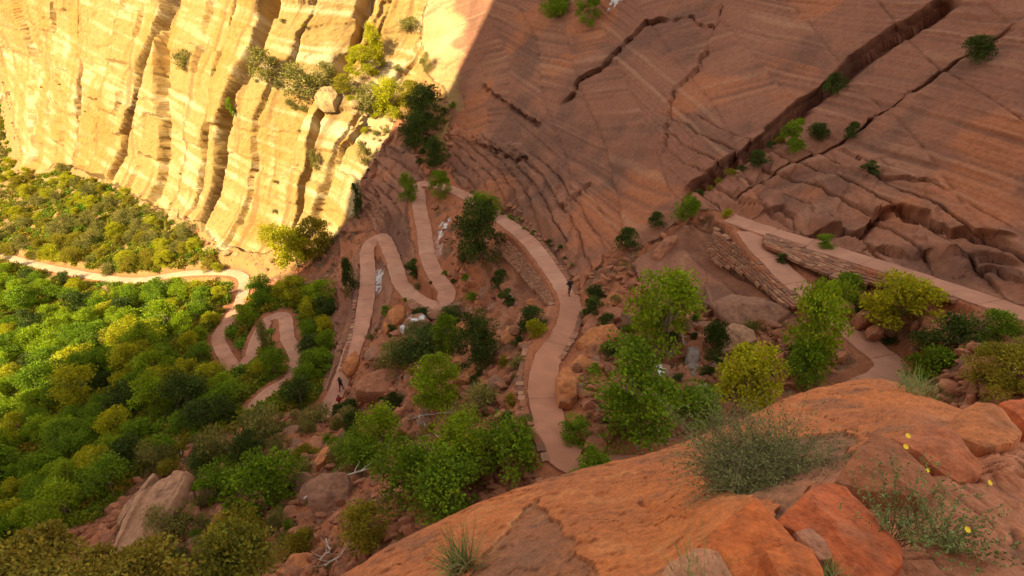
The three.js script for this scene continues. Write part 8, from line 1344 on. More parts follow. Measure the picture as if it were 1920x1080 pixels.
STONE_WALLS.forEach(([T, B], w) => {
  const g = new THREE.Group(), r = rng(500 + w), ct = new THREE.CatmullRomCurve3(T.map(V3)), cb = new THREE.CatmullRomCurve3(B.map(V3)), len = ct.getLength(), hh = w < 2 ? 0.27 : 0.22;
  const origin = ct.getPoint(0.5); origin.y = cb.getPoint(0.5).y; g.position.copy(origin);
  const maxH = Math.max(...T.map((p, i) => V3(p).distanceTo(V3(B[Math.min(i, B.length - 1)])))), rows = Math.ceil(maxH / hh) + 1;
  for (let j = 0; j < rows; j++) for (let s = r() * 0.3; s < len;) {
    const L = (0.3 + 0.4 * r()) * (w < 2 ? 1 : 0.75), u = Math.min(1, (s + L / 2) / len); s += L + 0.02;
    const a = ct.getPointAt(u), b = cb.getPointAt(u), H = a.distanceTo(b); if (j * hh > H + 0.1) continue; if (j === 0 && r() < 0.25) continue;
    const p = a.clone().lerp(b, (j * hh) / Math.max(H, 0.1)), tg = ct.getTangentAt(u), m = part(g, 'stone', stoneSet[Math.floor(r() * stoneSet.length)], M.rock), toV = p.clone().normalize().multiplyScalar(-0.42); toV.y *= 0.4;
    m.position.copy(p).add(toV).sub(origin); m.position.y += 0.1 + (r() - 0.5) * 0.04; m.rotation.set((r() - 0.5) * 0.1, Math.atan2(-tg.z, tg.x) + (r() - 0.5) * 0.14, (r() - 0.5) * 0.1 + Math.asin(tg.y)); m.scale.set(L, hh * (0.85 + 0.2 * r()), 0.42 + 0.15 * r());
  }
  top(g, 'stone_wall', wallSay[w], 'stone wall');
});
const kerbSay = ['row of flat edging stones along the left side of the near paved bend', 'row of edging stones on the right side of the path below the lone hiker', 'row of edging stones between the upper path leg and the shaded face', 'row of edging stones on the left side of the straight path leg'];
KERBS.forEach((L, w) => {
  const g = new THREE.Group(), r = rng(800 + w), c = new THREE.CatmullRomCurve3(L.map(V3)), len = c.getLength(); const o = c.getPoint(0.5); g.position.copy(o);
  for (let s = 0; s < len;) { const l = 0.3 + 0.35 * r(), u = Math.min(1, (s + l / 2) / len); s += l + 0.05 + 0.15 * r(); const p = c.getPointAt(u), tg = c.getTangentAt(u), m = part(g, 'stone', stoneSet[Math.floor(r() * stoneSet.length)], M.rock); p.y = ground(p.x, p.y, p.z) + 0.06; m.position.copy(p).sub(o); m.rotation.set((r() - 0.5) * 0.2, Math.atan2(-tg.z, tg.x) + (r() - 0.5) * 0.3, (r() - 0.5) * 0.2); m.scale.set(l, 0.22 + 0.15 * r(), 0.3 + 0.2 * r()); }
  top(g, 'stone_edging', kerbSay[w], 'edging');
});

// ------------------------------------------------------------------ plants
const leafMat = (c, tr = 0.25) => new THREE.MeshPhysicalMaterial({ color: new THREE.Color().setRGB(...c), vertexColors: true, roughness: 0.8, specularIntensity: 0.25, transmission: tr, thickness: 0, side: THREE.DoubleSide });
const LEAF = { B: leafMat([0.26, 0.36, 0.01], 0.4), M: leafMat([0.16, 0.26, 0.01], 0.35), Y: leafMat([0.4, 0.4, 0.012], 0.4), D: leafMat([0.065, 0.1, 0.018], 0.15), S: leafMat([0.19, 0.18, 0.05], 0.15), G: leafMat([0.17, 0.27, 0.012], 0.3), O: leafMat([0.26, 0.23, 0.018], 0.25) };
const bark = new THREE.MeshStandardMaterial({ color: new THREE.Color().setRGB(0.2, 0.15, 0.11), roughness: 1 });
const deadMat = new THREE.MeshStandardMaterial({ color: new THREE.Color().setRGB(0.42, 0.38, 0.34), roughness: 1 });
function limb(a, b, r0, r1, seg = 4, bend = 0, r = Math.random) {
  const n = 5, P = [], I = [], ax = b.clone().sub(a), l = ax.length(), s = new THREE.Vector3(ax.z, 0.3 * l, -ax.x).cross(ax).normalize(), t = ax.clone().cross(s).normalize();
  for (let i = 0; i <= seg; i++) { const q = i / seg, c = a.clone().addScaledVector(ax, q).addScaledVector(s, bend * Math.sin(q * 3.1)).addScaledVector(t, bend * 0.6 * Math.sin(q * 5)), rad = r0 + (r1 - r0) * q; for (let k = 0; k < n; k++) { const an = k / n * 6.283, v = c.clone().addScaledVector(s, Math.cos(an) * rad).addScaledVector(t, Math.sin(an) * rad); P.push(v.x, v.y, v.z); if (i < seg) { const A = i * n + k, B = i * n + (k + 1) % n; I.push(A, B, A + n, B, B + n, A + n); } } }
  const g = new THREE.BufferGeometry(); g.setAttribute('position', new THREE.Float32BufferAttribute(P, 3)); g.setIndex(I); g.computeVertexNormals(); return g;
}
function leaf(P, K, r, p, dir, len, wid, tone) {                     // a folded leaf: two faces along a midrib
  const side = new THREE.Vector3(r() - 0.5, r() - 0.5, r() - 0.5).cross(dir).normalize(), up = dir.clone().cross(side).multiplyScalar(wid * 0.35), tip = p.clone().addScaledVector(dir, len), m = p.clone().addScaledVector(dir, len * 0.45);
  const a = m.clone().addScaledVector(side, wid).add(up), b = m.clone().addScaledVector(side, -wid).add(up);
  for (const v of [p, a, tip, p, tip, b]) { P.push(v.x, v.y, v.z); K.push(tone[0], tone[1], tone[2]); }
}
function foliageGeo(seed, o) {                                       // crown of radius 1 and height o.tall
  const r = rng(seed), P = [], K = [], cl = [], n = o.clumps, T = o.tall || 1;
  for (let i = 0; i < n; i++) { const a = r() * 6.283, rr = Math.sqrt(r()) * 0.74, h = o.low + (1 - o.low) * r(), prof = Math.sqrt(Math.max(0.05, 1 - Math.pow((h - o.mid) / (h > o.mid ? 1.05 - o.mid : o.mid + 0.12), 2))); cl.push([new THREE.Vector3(Math.cos(a) * rr * prof, h * 0.9 * T, Math.sin(a) * rr * prof), o.cr * (0.6 + 0.75 * r()), 0.75 + 0.5 * r()]); }
  for (const [c, cr, ct] of cl) for (let i = 0; i < o.leaves / n; i++) {
    const d = new THREE.Vector3(r() - 0.5, r() - 0.42, r() - 0.5).normalize(), q = Math.pow(r(), 0.45), p = c.clone().add(d.clone().multiply(new THREE.Vector3(cr, cr * o.flat, cr)).multiplyScalar(q)); if (p.y < 0.02) p.y = 0.02 + 0.1 * r();
    const dir = d.clone().multiplyScalar(0.6).add(new THREE.Vector3(r() - 0.5, r() - 0.45, r() - 0.5)).normalize(), s = o.size * (0.6 + 0.8 * r()), w = ct * (0.7 + 0.6 * r()), ye = r();
    leaf(P, K, r, p, dir, s, s * o.wide, [w * (1 + 0.35 * (ye - 0.4)), w, w * (1 - 0.3 * ye)]);
  }
  const g = new THREE.BufferGeometry(); g.setAttribute('position', new THREE.Float32BufferAttribute(P, 3)); g.setAttribute('color', new THREE.Float32BufferAttribute(K, 3)); g.computeVertexNormals();
  return { g, cl };
}
function stemGeo(seed, cl, thick, T = 1) {
  const r = rng(seed), G = [], t1 = new THREE.Vector3((r() - 0.5) * 0.12, 0.3 * T, (r() - 0.5) * 0.12), t2 = new THREE.Vector3((r() - 0.5) * 0.25, 0.62 * T, (r() - 0.5) * 0.25);
  G.push(limb(new THREE.Vector3(0, -0.12, 0), t1, thick, thick * 0.75, 3, 0.01), limb(t1, t2, thick * 0.75, thick * 0.4, 3, 0.02));
  cl.slice(0, 9).forEach(([c]) => G.push(limb(r() < 0.5 ? t1 : t2, c, thick * 0.4, thick * 0.1, 3, 0.03))); return mergeGeometries(G);
}
const crowns = [], bushes = [], sparse = [];
[1.1, 1.5, 1.5, 1.9, 2.6].forEach((T, i) => { const f = foliageGeo(1000 + i * 13, { tall: T, clumps: Math.round(22 * (0.6 + T * 0.5)), low: 0.2, mid: 0.55, cr: 0.3, flat: 0.6, leaves: Math.round(4600 * (0.4 + T * 0.45)), size: 0.068, wide: 0.4 }); crowns.push({ T, f: f.g, s: stemGeo(60 + i, f.cl, 0.04, T) }); });
[0.7, 0.95, 1.3, 2.2].forEach((T, i) => { const f = foliageGeo(2000 + i * 13, { tall: T, clumps: 24, low: 0.1, mid: 0.38, cr: 0.32, flat: 0.6, leaves: Math.round(3000 * (0.4 + 0.6 * T)), size: 0.082, wide: 0.34 }); bushes.push({ T, f: f.g, s: stemGeo(80 + i, f.cl, 0.03, T) }); });
[0.75, 1.0, 1.4].forEach((T, i) => { const f = foliageGeo(3000 + i * 13, { tall: T, clumps: 22, low: 0.08, mid: 0.35, cr: 0.32, flat: 0.75, leaves: 2900, size: 0.1, wide: 0.17 }); sparse.push({ T, f: f.g, s: stemGeo(90 + i, f.cl, 0.025, T) }); });
const bigBush = [0.8, 1.2, 1.7].map((T, i) => { const f = foliageGeo(2600 + i * 13, { tall: T, clumps: 44, low: 0.1, mid: 0.4, cr: 0.25, flat: 0.65, leaves: Math.round(7000 * (0.4 + 0.6 * T)), size: 0.05, wide: 0.34 }); return { T, f: f.g, s: stemGeo(85 + i, f.cl, 0.03, T) }; });
function plant(tree, x, y, z, R, H, kind, label, cat, group, seed) {
  const r = rng(seed), set = tree ? crowns : kind === 'S' ? sparse : R > 1.7 ? bigBush : bushes, v = [...set].sort((a, b) => Math.abs(Math.log(a.T * R / H)) - Math.abs(Math.log(b.T * R / H)))[r() < 0.35 ? 1 : 0], g = new THREE.Group();
  part(g, tree ? 'crown' : 'foliage', v.f, LEAF[kind]); part(g, tree ? 'trunk' : 'stem', v.s, bark);
  g.position.set(x, ground(x, y, z) - 0.03 * H, z); g.rotation.y = r() * 6.283; g.scale.set(R, H / v.T, R * (0.85 + 0.3 * r())); top(g, tree ? 'leafy_tree' : kind === 'S' ? 'sagebrush' : kind === 'D' ? 'evergreen_shrub' : 'shrub', label, cat, group);
}
TREES.forEach(([x, y, z, R, H, k, label], i) => plant(true, x, y, z, R, H, k, label, 'tree', null, 11 + i));
SHRUBS.forEach(([x, y, z, R, H, k, label], i) => plant(false, x, y, z, R, H, k, label, 'shrub', null, 211 + i));
const hue = { B: 'bright green', M: 'green', Y: 'yellow green', D: 'dark green', S: 'grey green', G: 'fresh green', O: 'olive' };
const scatterSay = { wood: 'leafy tree in the dense wood left of the paved path', slope: 'bush on the sunny slope below the golden cliff', middle: 'low shrub among the rocks of the lower left slope', centre: 'low shrub on the rubble slope left of the near bend', right: 'low shrub in the rubble right of the path', hollow: 'low shrub in the hollow between the right hand path legs', talus: 'shrub on the sunlit talus beside the cliff bench', verge: 'small shrub at the foot of the shaded face by the upper path leg', cliff: 'shrub clinging to the golden cliff', loop: 'low shrub beside the paved loop', gully: 'shrub in the shaded gully above the topmost hairpin', cleft: 'scrub growing in the great dark cleft' };
const woodZone = { a: 'at the left end of the far sunlit path', b: 'below the far sunlit path', c: 'right of the far path bend', d: 'at the foot of the sunlit cliff', e: 'on the shadow line at the left edge', f: 'in the shaded middle of the wood', g: 'left of the woodland hairpins', h: 'right of the woodland hairpins', i: 'in the lower left corner of the wood', j: 'above the tilted slab' };
const slopeZone = { a: 'at its left end', b: 'in its middle', c: 'at its right end', d: 'at its right end' };
for (const [zone, L] of Object.entries(SCATTER)) L.forEach(([x, y, z, R, H, k, w], i) => {
  const wood = zone === 'wood', say = wood ? `${hue[k]} tree of the left wood, ${woodZone[w]}` : `${hue[k]} ${scatterSay[zone]}${zone === 'slope' && slopeZone[w] ? ', ' + slopeZone[w] : ''}`;
  plant(wood, x, y, z, R, H, k, say, wood ? 'tree' : 'shrub', `${hue[k]} plants, ${zone} ${wood || zone === 'slope' ? w : ''}`.trim(), 4000 + i * 7 + zone.length * 131);
});

// ------------------------------------------------------------------ the smooth ledge in front
const LU = 760, LS = 18, LV = 340;
{
  const P = [], K = [], U = [], I = [], o = [0, 0, 0], cols = LEDGE[0].length / 3 - 1, rows = LEDGE.length - 1, ga = GROOVES[0];
  const gd = [GROOVES[1][0] - ga[0], GROOVES[1][1] - ga[1], GROOVES[1][2] - ga[2]], gl = Math.hypot(...gd);
  for (let j = -LS; j <= LV; j++) for (let i = 0; i <= LU; i++) {
    evalNet(LEDGE, i / LU * cols, Math.max(0, j) / LV * rows, o); let [x, y, z] = o; const hl = Math.hypot(x, z) || 1, ox = x / hl, oz = z / hl;
    if (j < 0) { const t = -j / LS, e = Math.pow(t, 1.6); x += ox * (0.12 * Math.min(1, t * 8) + 2.4 * e); z += oz * (0.12 * Math.min(1, t * 8) + 2.4 * e); y -= 0.5 * Math.min(1, t * 6) + 16 * e; }
    else if (j < 85) { const t = 1 - j / 85; y -= 0.1 * t * t; }
    let d = 0.16 * fbm(x * 0.5, y * 0.5, z * 0.5, 4) + 0.05 * fbm(x * 3, y * 3, z * 3, 4) + 0.014 * fbm(x * 12, y * 12, z * 12, 3) - 0.03 * sstep(0.3, 0.42, ns(x * 5.3, y * 5.3, z * 5.3)) - 0.03 * Math.exp(-Math.pow(ns(x * 1.7 + 5, y * 1.7, z * 3.4) / 0.018, 2)) * sstep(-0.1, 0.2, ns(x * 0.9, y + 4, z * 0.9)); if (j < 0) d *= 1 + 3 * -j / LS;
    let c = mix3([0.45, 0.14, 0.037], [0.36, 0.115, 0.04], clamp01(0.5 + 1.6 * fbm(x * 0.7, y * 0.7, z * 0.7, 3)));
    c = mix3(c, [0.2, 0.085, 0.045], 0.7 * sstep(0.06, 0.28, fbm(x * 0.9 + 4, y * 0.9, z * 0.9, 5)));
    c = mix3(c, [0.5, 0.2, 0.07], 0.5 * sstep(0.12, 0.34, fbm(x * 1.6 + 14, y * 1.6, z * 2.5, 4)));
    if (j >= 0 && inPoly(x + 0.3 * fbm(x * 2, y, z * 2, 3), z + 0.3 * fbm(z * 2, y + 3, x * 2, 3), LEDGE_HOLLOW)) { d -= 0.06 - 0.05 * fbm(x * 8, y * 8, z * 8, 3); c = mix3([0.15, 0.075, 0.04], [0.27, 0.12, 0.055], clamp01(0.5 + 2.2 * fbm(x * 5, y * 5, z * 5, 4))); }   // soil and litter in the hollow, some shade painted into their colour
    if (j >= 0 && inPoly(x + 0.1 * ns(x * 3, y, z * 3), z + 0.1 * ns(z * 3, y, x * 3), LEDGE_PATCH)) { d -= 0.05; c = mix3(c, [0.17, 0.085, 0.05], 0.6 + 0.5 * fbm(x * 2, y * 2, z * 2, 3)); }
    c = mix3(c, [0.1, 0.055, 0.035], 0.4 * sstep(0.2, 0.36, fbm(x * 6 + 3, y * 6, z * 6, 3)) + 0.25 * sstep(0.34, 0.46, ns(x * 16, y * 16, z * 16)));
    LEDGE_CRACKS.forEach((L, n) => { const [ds] = segInfo([x + 0.05 * ns(x * 5, y * 5, z * 5), y, z + 0.05 * ns(x * 5 + 9, y * 5, z * 5)], L); if (ds < 0.4) { d -= (n === 4 || n === 7 ? 0.03 : 0.07) * Math.exp(-Math.pow(ds / 0.035, 2)); if (n === 4) c = mix3(c, [0.52, 0.26, 0.11], 0.7 * Math.exp(-Math.pow(ds / 0.03, 2))); } });
    const dx = x - ga[0], dy = y - ga[1], dz = z - ga[2], right = sstep(1.0, 1.6, x - 0.35 * (-z)) * sstep(-4.5, -3.6, z) * sstep(-4.2, -3.4, y);
    if (right > 0) { const t = (dx * gd[0] + dy * gd[1] + dz * gd[2]) / gl, px = dx - gd[0] / gl * t, pz = dz - gd[2] / gl * t, py = dy - gd[1] / gl * t, q = (px - pz + 0.4 * py) * 9 + 0.8 * fbm(x * 2, y * 2, z * 2, 2), rid = Math.abs(ns(q, t * 0.35, 4.4)), rid2 = Math.abs(ns(q * 1.9 + 7, t * 0.5, 9.2)), br = sstep(-0.25, 0.15, ns(x * 2.2, y * 2.2, z * 2.2)), cut = br * Math.max(Math.exp(-Math.pow(rid / 0.05, 2)), 0.4 * Math.exp(-Math.pow(rid2 / 0.05, 2))); d += right * (-0.05 * cut + 0.03 * ns(q * 0.7, t * 0.5, 2)); c = mix3(c, mix3([0.36, 0.14, 0.07], [0.14, 0.07, 0.045], 0.8 * cut), right * 0.85); }
    const s = 1 + 0.25 * ns(x * 9, y * 9, z * 9) + 0.3 * ns(x * 27, y * 27, z * 27) + 0.25 * (hash(i * 1.7, j * 2.3) - 0.5); K.push(c[0] * s, c[1] * s, c[2] * s); P.push(x, y + d, z); U.push(x, z - y * 0.5);
  }
  const w = LU + 1; for (let j = 0; j < LS + LV; j++) for (let i = 0; i < LU; i++) { const k = j * w + i; I.push(k, k + w, k + 1, k + 1, k + w, k + w + 1); }
  const g = new THREE.BufferGeometry(); g.setAttribute('position', new THREE.Float32BufferAttribute(P, 3)); g.setAttribute('color', new THREE.Float32BufferAttribute(K, 3)); g.setAttribute('uv', new THREE.Float32BufferAttribute(U, 2)); g.setIndex(I); g.computeVertexNormals();
  struct(new THREE.Mesh(g, M.ledge), 'rock_ledge');
}
FRONT_ROCKS.forEach(([L, th, label], i) => {
  const tone = /pale/.test(label) ? [0.42, 0.19, 0.11] : /dark/.test(label) ? [0.27, 0.095, 0.04] : /tan/.test(label) ? [0.42, 0.145, 0.05] : /reddish|red/.test(label) ? [0.38, 0.12, 0.05] : /pointed/.test(label) ? [0.47, 0.122, 0.03] : /plate/.test(label) ? [0.42, 0.12, 0.04] : [0.44, 0.105, 0.032];
  const g = paint(slabRock(L, th * 1.25, { seed: i * 5.1 + 2, dome: 0.02, edge: 0.03, flare: -0.02, nb: 200, nr: 46, tension: 0.05, down: 0.75, slope: 0.5, facets: 6, rough: 0.45 }), tone, { f: 3, fine: 1 });
  top(new THREE.Mesh(g, M.ledge), 'parapet_rock', label, 'rock');
});
function strands(seed, n, o) {                                       // thin curved stems from one foot
  const r = rng(seed), P = [], K = [];
  for (let i = 0; i < n; i++) {
    const a = r() * 6.283, lean = o.spread * Math.sqrt(r()), l = o.len * (0.55 + 0.45 * r()), f = new THREE.Vector3((r() - 0.5) * o.foot, 0, (r() - 0.5) * o.foot), d = new THREE.Vector3(Math.cos(a) * lean, 1, Math.sin(a) * lean).normalize(), b = new THREE.Vector3(Math.cos(a), -0.5, Math.sin(a)).multiplyScalar(o.bend * (0.3 + r())), s = new THREE.Vector3(-Math.sin(a + r()), 0.2, Math.cos(a + r())).normalize(), k = o.tones[Math.floor(r() * o.tones.length)], g = 0.7 + 0.6 * r(); let q = null;
    for (let j = 0; j <= 4; j++) { const t = j / 4, c = f.clone().addScaledVector(d, l * t).addScaledVector(b, l * t * t), w = o.w * (1 - 0.8 * t), A = c.clone().addScaledVector(s, w), B = c.clone().addScaledVector(s, -w); if (q) for (const v of [q[0], q[1], A, A, q[1], B]) { P.push(v.x, v.y, v.z); K.push(k[0] * g, k[1] * g, k[2] * g); } q = [A, B]; if (o.leaf && j > 0) for (let e = 0; e < o.leaf; e++) leaf(P, K, r, c.clone().addScaledVector(d, l * 0.2 * r()), new THREE.Vector3(r() - 0.5, r() - 0.2, r() - 0.5).normalize(), o.ls * (0.5 + r()), o.ls * 0.2, [o.lt[0] * g, o.lt[1] * g, o.lt[2] * g]); }
  }
  const g = new THREE.BufferGeometry(); g.setAttribute('position', new THREE.Float32BufferAttribute(P, 3)); g.setAttribute('color', new THREE.Float32BufferAttribute(K, 3)); g.computeVertexNormals(); return g;
}
const stalkMat = new THREE.MeshStandardMaterial({ vertexColors: true, roughness: 0.9, side: THREE.DoubleSide });
{
  const g = new THREE.Group(); g.position.set(...FRONT_SHRUB); g.position.y -= 0.08;
  part(g, 'twigs', strands(9, 1500, { spread: 2.2, len: 0.62, foot: 0.85, bend: 0.3, w: 0.004, tones: [[0.19, 0.2, 0.07], [0.14, 0.15, 0.05], [0.24, 0.18, 0.1], [0.12, 0.12, 0.05]], leaf: 2, ls: 0.03, lt: [0.18, 0.2, 0.06] }), stalkMat);
  top(g, 'desert_shrub', 'wide wiry grey green shrub growing from the hollow of the smooth ledge', 'shrub');
}
[[FLOWER_PLANT, 0.62, 'taller leafy plant with a yellow flower between the front rocks', 3], [FLOWER_PLANT_2, 0.5, 'lower leafy plant with yellow flowers leaning over the grooved rock', 5]].forEach(([p, h, label, sd]) => {
  const g = new THREE.Group(), r = rng(sd); g.position.set(...p); g.position.y -= 0.12;
  part(g, 'stems', strands(sd * 7, 60, { spread: 0.6, len: h * 0.75, foot: 0.14, bend: 0.25, w: 0.0022, tones: [[0.22, 0.15, 0.07], [0.14, 0.16, 0.06]], leaf: 8, ls: 0.02, lt: [0.16, 0.21, 0.06] }), stalkMat);
  const petal = new THREE.MeshStandardMaterial({ color: new THREE.Color().setRGB(0.85, 0.62, 0.02), roughness: 0.7, side: THREE.DoubleSide });
  for (let i = 0; i < 3; i++) { const f = new THREE.CircleGeometry(0.015, 16), q = f.attributes.position; for (let k = 1; k < q.count; k++) { q.setZ(k, 0.006); const s = k % 2 ? 1 : 0.72; q.setXY(k, q.getX(k) * s, q.getY(k) * s); } f.computeVertexNormals(); const m = part(g, 'flower', f, petal); const a = r() * 6.28, e = h * (0.35 + 0.3 * r()); m.position.set(Math.cos(a) * e * 0.8, h * (0.75 + 0.2 * r()), Math.sin(a) * e * 0.8); m.rotation.set(-1.1, 0.3 * r(), 0); }
  top(g, 'flowering_plant', label, 'plant');
});
TUFTS.forEach((p, i) => {
  const g = new THREE.Group(); g.position.set(...p); g.position.y -= 0.05; const far = i === 0 || i === 3;
  part(g, 'blades', strands(61 + i, [260, 200, 200, 260][i], { spread: [0.55, 0.7, 0.5, 0.9][i], len: [0.55, 0.3, 0.16, 0.42][i], foot: [0.2, 0.2, 0.08, 0.5][i], bend: 0.25, w: far ? 0.005 : 0.0022, tones: [[0.2, 0.26, 0.06], [0.14, 0.22, 0.05], [0.4, 0.3, 0.14]] }), stalkMat);
  top(g, 'grass_tuft', ['green grass tuft on the lower part of the smooth ledge', 'thin grass tuft in front of the pale pink rock', 'short grass tuft between the two front rocks', 'pale dry tuft at the far end of the smooth ledge'][i], 'grass');
});
{
  const f = foliageGeo(77, { clumps: 34, low: 0.15, mid: 0.5, cr: 0.28, flat: 0.7, leaves: 5200, size: 0.085, wide: 0.34 }), s = stemGeo(78, f.cl, 0.025), mats = [leafMat([0.27, 0.22, 0.03]), leafMat([0.2, 0.2, 0.025])];
  const say = ['yellowing small leaved bush at the lower left corner', 'yellowing bush at the bottom edge below the tilted slab', 'small leaved bush at the bottom edge left of the orange rock', 'yellowing bush cut by the left edge', 'lowest yellowing bush at the bottom edge'];
  FRONT_BUSHES.forEach(([x, y, z, R, H], i) => { const g = new THREE.Group(); part(g, 'foliage', f.g, mats[i === 2 ? 1 : 0]); part(g, 'stem', s, bark); g.position.set(x, y, z); g.scale.set(R, H, R); g.rotation.y = i * 1.7; top(g, 'leafy_bush', say[i], 'bush'); });
}
// ------------------------------------------------------------------ dead wood
const deadSay = ['bleached dead branches lying on the rubble slope', 'bleached branch pointing right on the rubble slope', 'short upright branch of the bleached dead wood', 'grey dead snag among the shrubs on the left slope', 'grey log lying above the leafy thicket', 'thin stick leaning on the grey log', 'long dead branch across the leaning brown boulder', 'dry twig at the bottom edge beside the ledge', 'forked dry twig at the bottom edge beside the ledge', '', 'brown log on the slope left of the near paved bend', 'pale stick below the bright bushy tree', 'bare dead sapling at the upper edge of the ledge', 'white stick behind the long flat boulder', 'bare grey stem beside the upright grey block'];
DEADWOOD.forEach((L, i) => {
  if (!deadSay[i]) return; const G = [], thick = /log/.test(deadSay[i]) ? 0.16 : i === 6 ? 0.1 : 0.055, r = rng(i + 5);
  for (let k = 0; k < L.length - 1; k++) { const a = V3(L[k]), b = V3(L[k + 1]), t = 1 - k / L.length * 0.6; G.push(limb(a, b, thick * t, thick * t * 0.75, 4, 0.05)); if (!/log|stick/.test(deadSay[i])) for (let q = 0; q < 3; q++) { const s = a.clone().lerp(b, 0.3 + 0.6 * r()); G.push(limb(s, s.clone().add(new THREE.Vector3(r() - 0.5, r() * 0.7, r() - 0.5).multiplyScalar(1.5)), thick * 0.4, thick * 0.1, 3, 0.06)); } }
  top(new THREE.Mesh(mergeGeometries(G), deadMat), 'dead_branch', deadSay[i], 'branch');
});

// ------------------------------------------------------------------ hikers
function person(joints, tones) {
  // joints: name -> [x,y,z]; bones: a, b, ra, rb, clothing
  const J = Object.fromEntries(Object.entries(joints).map(([k, v]) => [k, V3(v)]));
  const bones = [['hip', 'chest', 0.15, 0.17, 1], ['chest', 'neck', 0.14, 0.06, 1], ['neck', 'head', 0.055, 0.1, 0], ['head', 'crown', 0.1, 0.09, 3], ['lsh', 'rsh', 0.075, 0.075, 1], ['lsh', 'lel', 0.062, 0.048, 1], ['lel', 'lha', 0.043, 0.034, 0], ['rsh', 'rel', 0.062, 0.048, 1], ['rel', 'rha', 0.043, 0.034, 0], ['lhip', 'lkn', 0.095, 0.065, 2], ['lkn', 'lan', 0.06, 0.042, 2], ['lan', 'lto', 0.045, 0.035, 4], ['rhip', 'rkn', 0.095, 0.065, 2], ['rkn', 'ran', 0.06, 0.042, 2], ['ran', 'rto', 0.045, 0.035, 4]];
  const n = 56, mc = new MarchingCubes(n, deadMat, false, false, 40000), size = 1.0, p = new THREE.Vector3(), near = (q) => { let best = 1e9, w = 0; for (const [a, b, ra, rb, c] of bones) { const A = J[a], B = J[b], ab = B.clone().sub(A), t = clamp01(q.clone().sub(A).dot(ab) / ab.lengthSq()), d = q.distanceTo(A.clone().addScaledVector(ab, t)) - (ra + (rb - ra) * t); if (d < best) { best = d; w = c; } } return [best, w]; };
  mc.isolation = 0; let k = 0;
  for (let z = 0; z < n; z++) for (let y = 0; y < n; y++) for (let x = 0; x < n; x++) { p.set((x - n / 2) / (n / 2), (y - n / 2) / (n / 2), (z - n / 2) / (n / 2)).multiplyScalar(size); p.y += 0.9; let s = 0; for (const [a, b, ra, rb] of bones) { const A = J[a], B = J[b], abx = B.x - A.x, aby = B.y - A.y, abz = B.z - A.z, t = clamp01(((p.x - A.x) * abx + (p.y - A.y) * aby + (p.z - A.z) * abz) / (abx * abx + aby * aby + abz * abz)), d = Math.hypot(p.x - A.x - t * abx, p.y - A.y - t * aby, p.z - A.z - t * abz) - (ra + (rb - ra) * t); s += Math.exp(-38 * d); } mc.field[k++] = Math.log(s) / 38; }
  mc.update(); const cnt = mc.count, sets = [[], [], [], [], []], nrm = [[], [], [], [], []], pa = mc.positionArray, na = mc.normalArray;
  for (let t = 0; t < cnt; t += 3) { const q = new THREE.Vector3((pa[t * 3] + pa[t * 3 + 3] + pa[t * 3 + 6]) / 3, (pa[t * 3 + 1] + pa[t * 3 + 4] + pa[t * 3 + 7]) / 3, (pa[t * 3 + 2] + pa[t * 3 + 5] + pa[t * 3 + 8]) / 3).multiplyScalar(size); q.y += 0.9; const w = near(q)[1]; for (let v = 0; v < 9; v += 3) { sets[w].push(pa[t * 3 + v] * size, pa[t * 3 + v + 1] * size + 0.9, pa[t * 3 + v + 2] * size); nrm[w].push(na[t * 3 + v], na[t * 3 + v + 1], na[t * 3 + v + 2]); } }
  const g = new THREE.Group(); ['body', 'shirt', 'trousers', 'hair', 'shoes'].forEach((name, i) => { if (!sets[i].length) return; const b = new THREE.BufferGeometry(); b.setAttribute('position', new THREE.Float32BufferAttribute(sets[i], 3)); b.computeVertexNormals(); part(g, name, b, new THREE.MeshStandardMaterial({ color: new THREE.Color().setRGB(...tones[i]), roughness: 0.9, side: THREE.DoubleSide })); });
  return g;
}
const walk = (s, arm) => ({ hip: [0, 0.95, 0], chest: [0, 1.3, 0.02], neck: [0, 1.48, 0.03], head: [0, 1.6, 0.05], crown: [0, 1.67, 0.03], lsh: [-0.17, 1.4, 0.02], rsh: [0.17, 1.4, 0.02], lel: [-0.24, 1.14, -0.1 * s], lha: [-0.22, 0.93, 0.06 * s + arm], rel: [0.24, 1.14, 0.1 * s], rha: [0.22, 0.95, 0.22 * s], lhip: [-0.09, 0.92, 0], lkn: [-0.1, 0.5, 0.12 * s], lan: [-0.1, 0.09, 0.16 * s], lto: [-0.11, 0.05, 0.16 * s + 0.15], rhip: [0.09, 0.92, 0], rkn: [0.1, 0.5, 0.02 - 0.06 * s], ran: [0.1, 0.1, -0.3 * s], rto: [0.11, 0.05, -0.3 * s + 0.14] });
const folk = [[walk(1, 0), 2.9, [[0.45, 0.26, 0.18], [0.02, 0.02, 0.025], [0.025, 0.025, 0.03], [0.02, 0.015, 0.01], [0.03, 0.03, 0.03]], 'person in black shirt and dark trousers walking up the straight path leg'],
  [walk(-1, 0), 0.2, [[0.45, 0.26, 0.18], [0.3, 0.03, 0.02], [0.04, 0.03, 0.03], [0.03, 0.02, 0.015], [0.03, 0.03, 0.03]], 'person in red shirt at the foot of the straight path leg'],
  [walk(1, 0.15), 0.5, [[0.45, 0.26, 0.18], [0.025, 0.02, 0.02], [0.1, 0.05, 0.035], [0.02, 0.015, 0.01], [0.04, 0.03, 0.03]], 'lone person in dark top walking down the upper path leg']];
folk.forEach(([pose, turn, tones, label], i) => { const g = person(pose, tones), [x, y, z] = PEOPLE[i], np = nearPath(x, y, z); g.position.set(x, (np && np[0] < 1.5 ? np[1].y + 0.0 : ground(x, y, z)) - 0.0, z); g.rotation.y = turn; top(g, 'person', label, 'person'); });

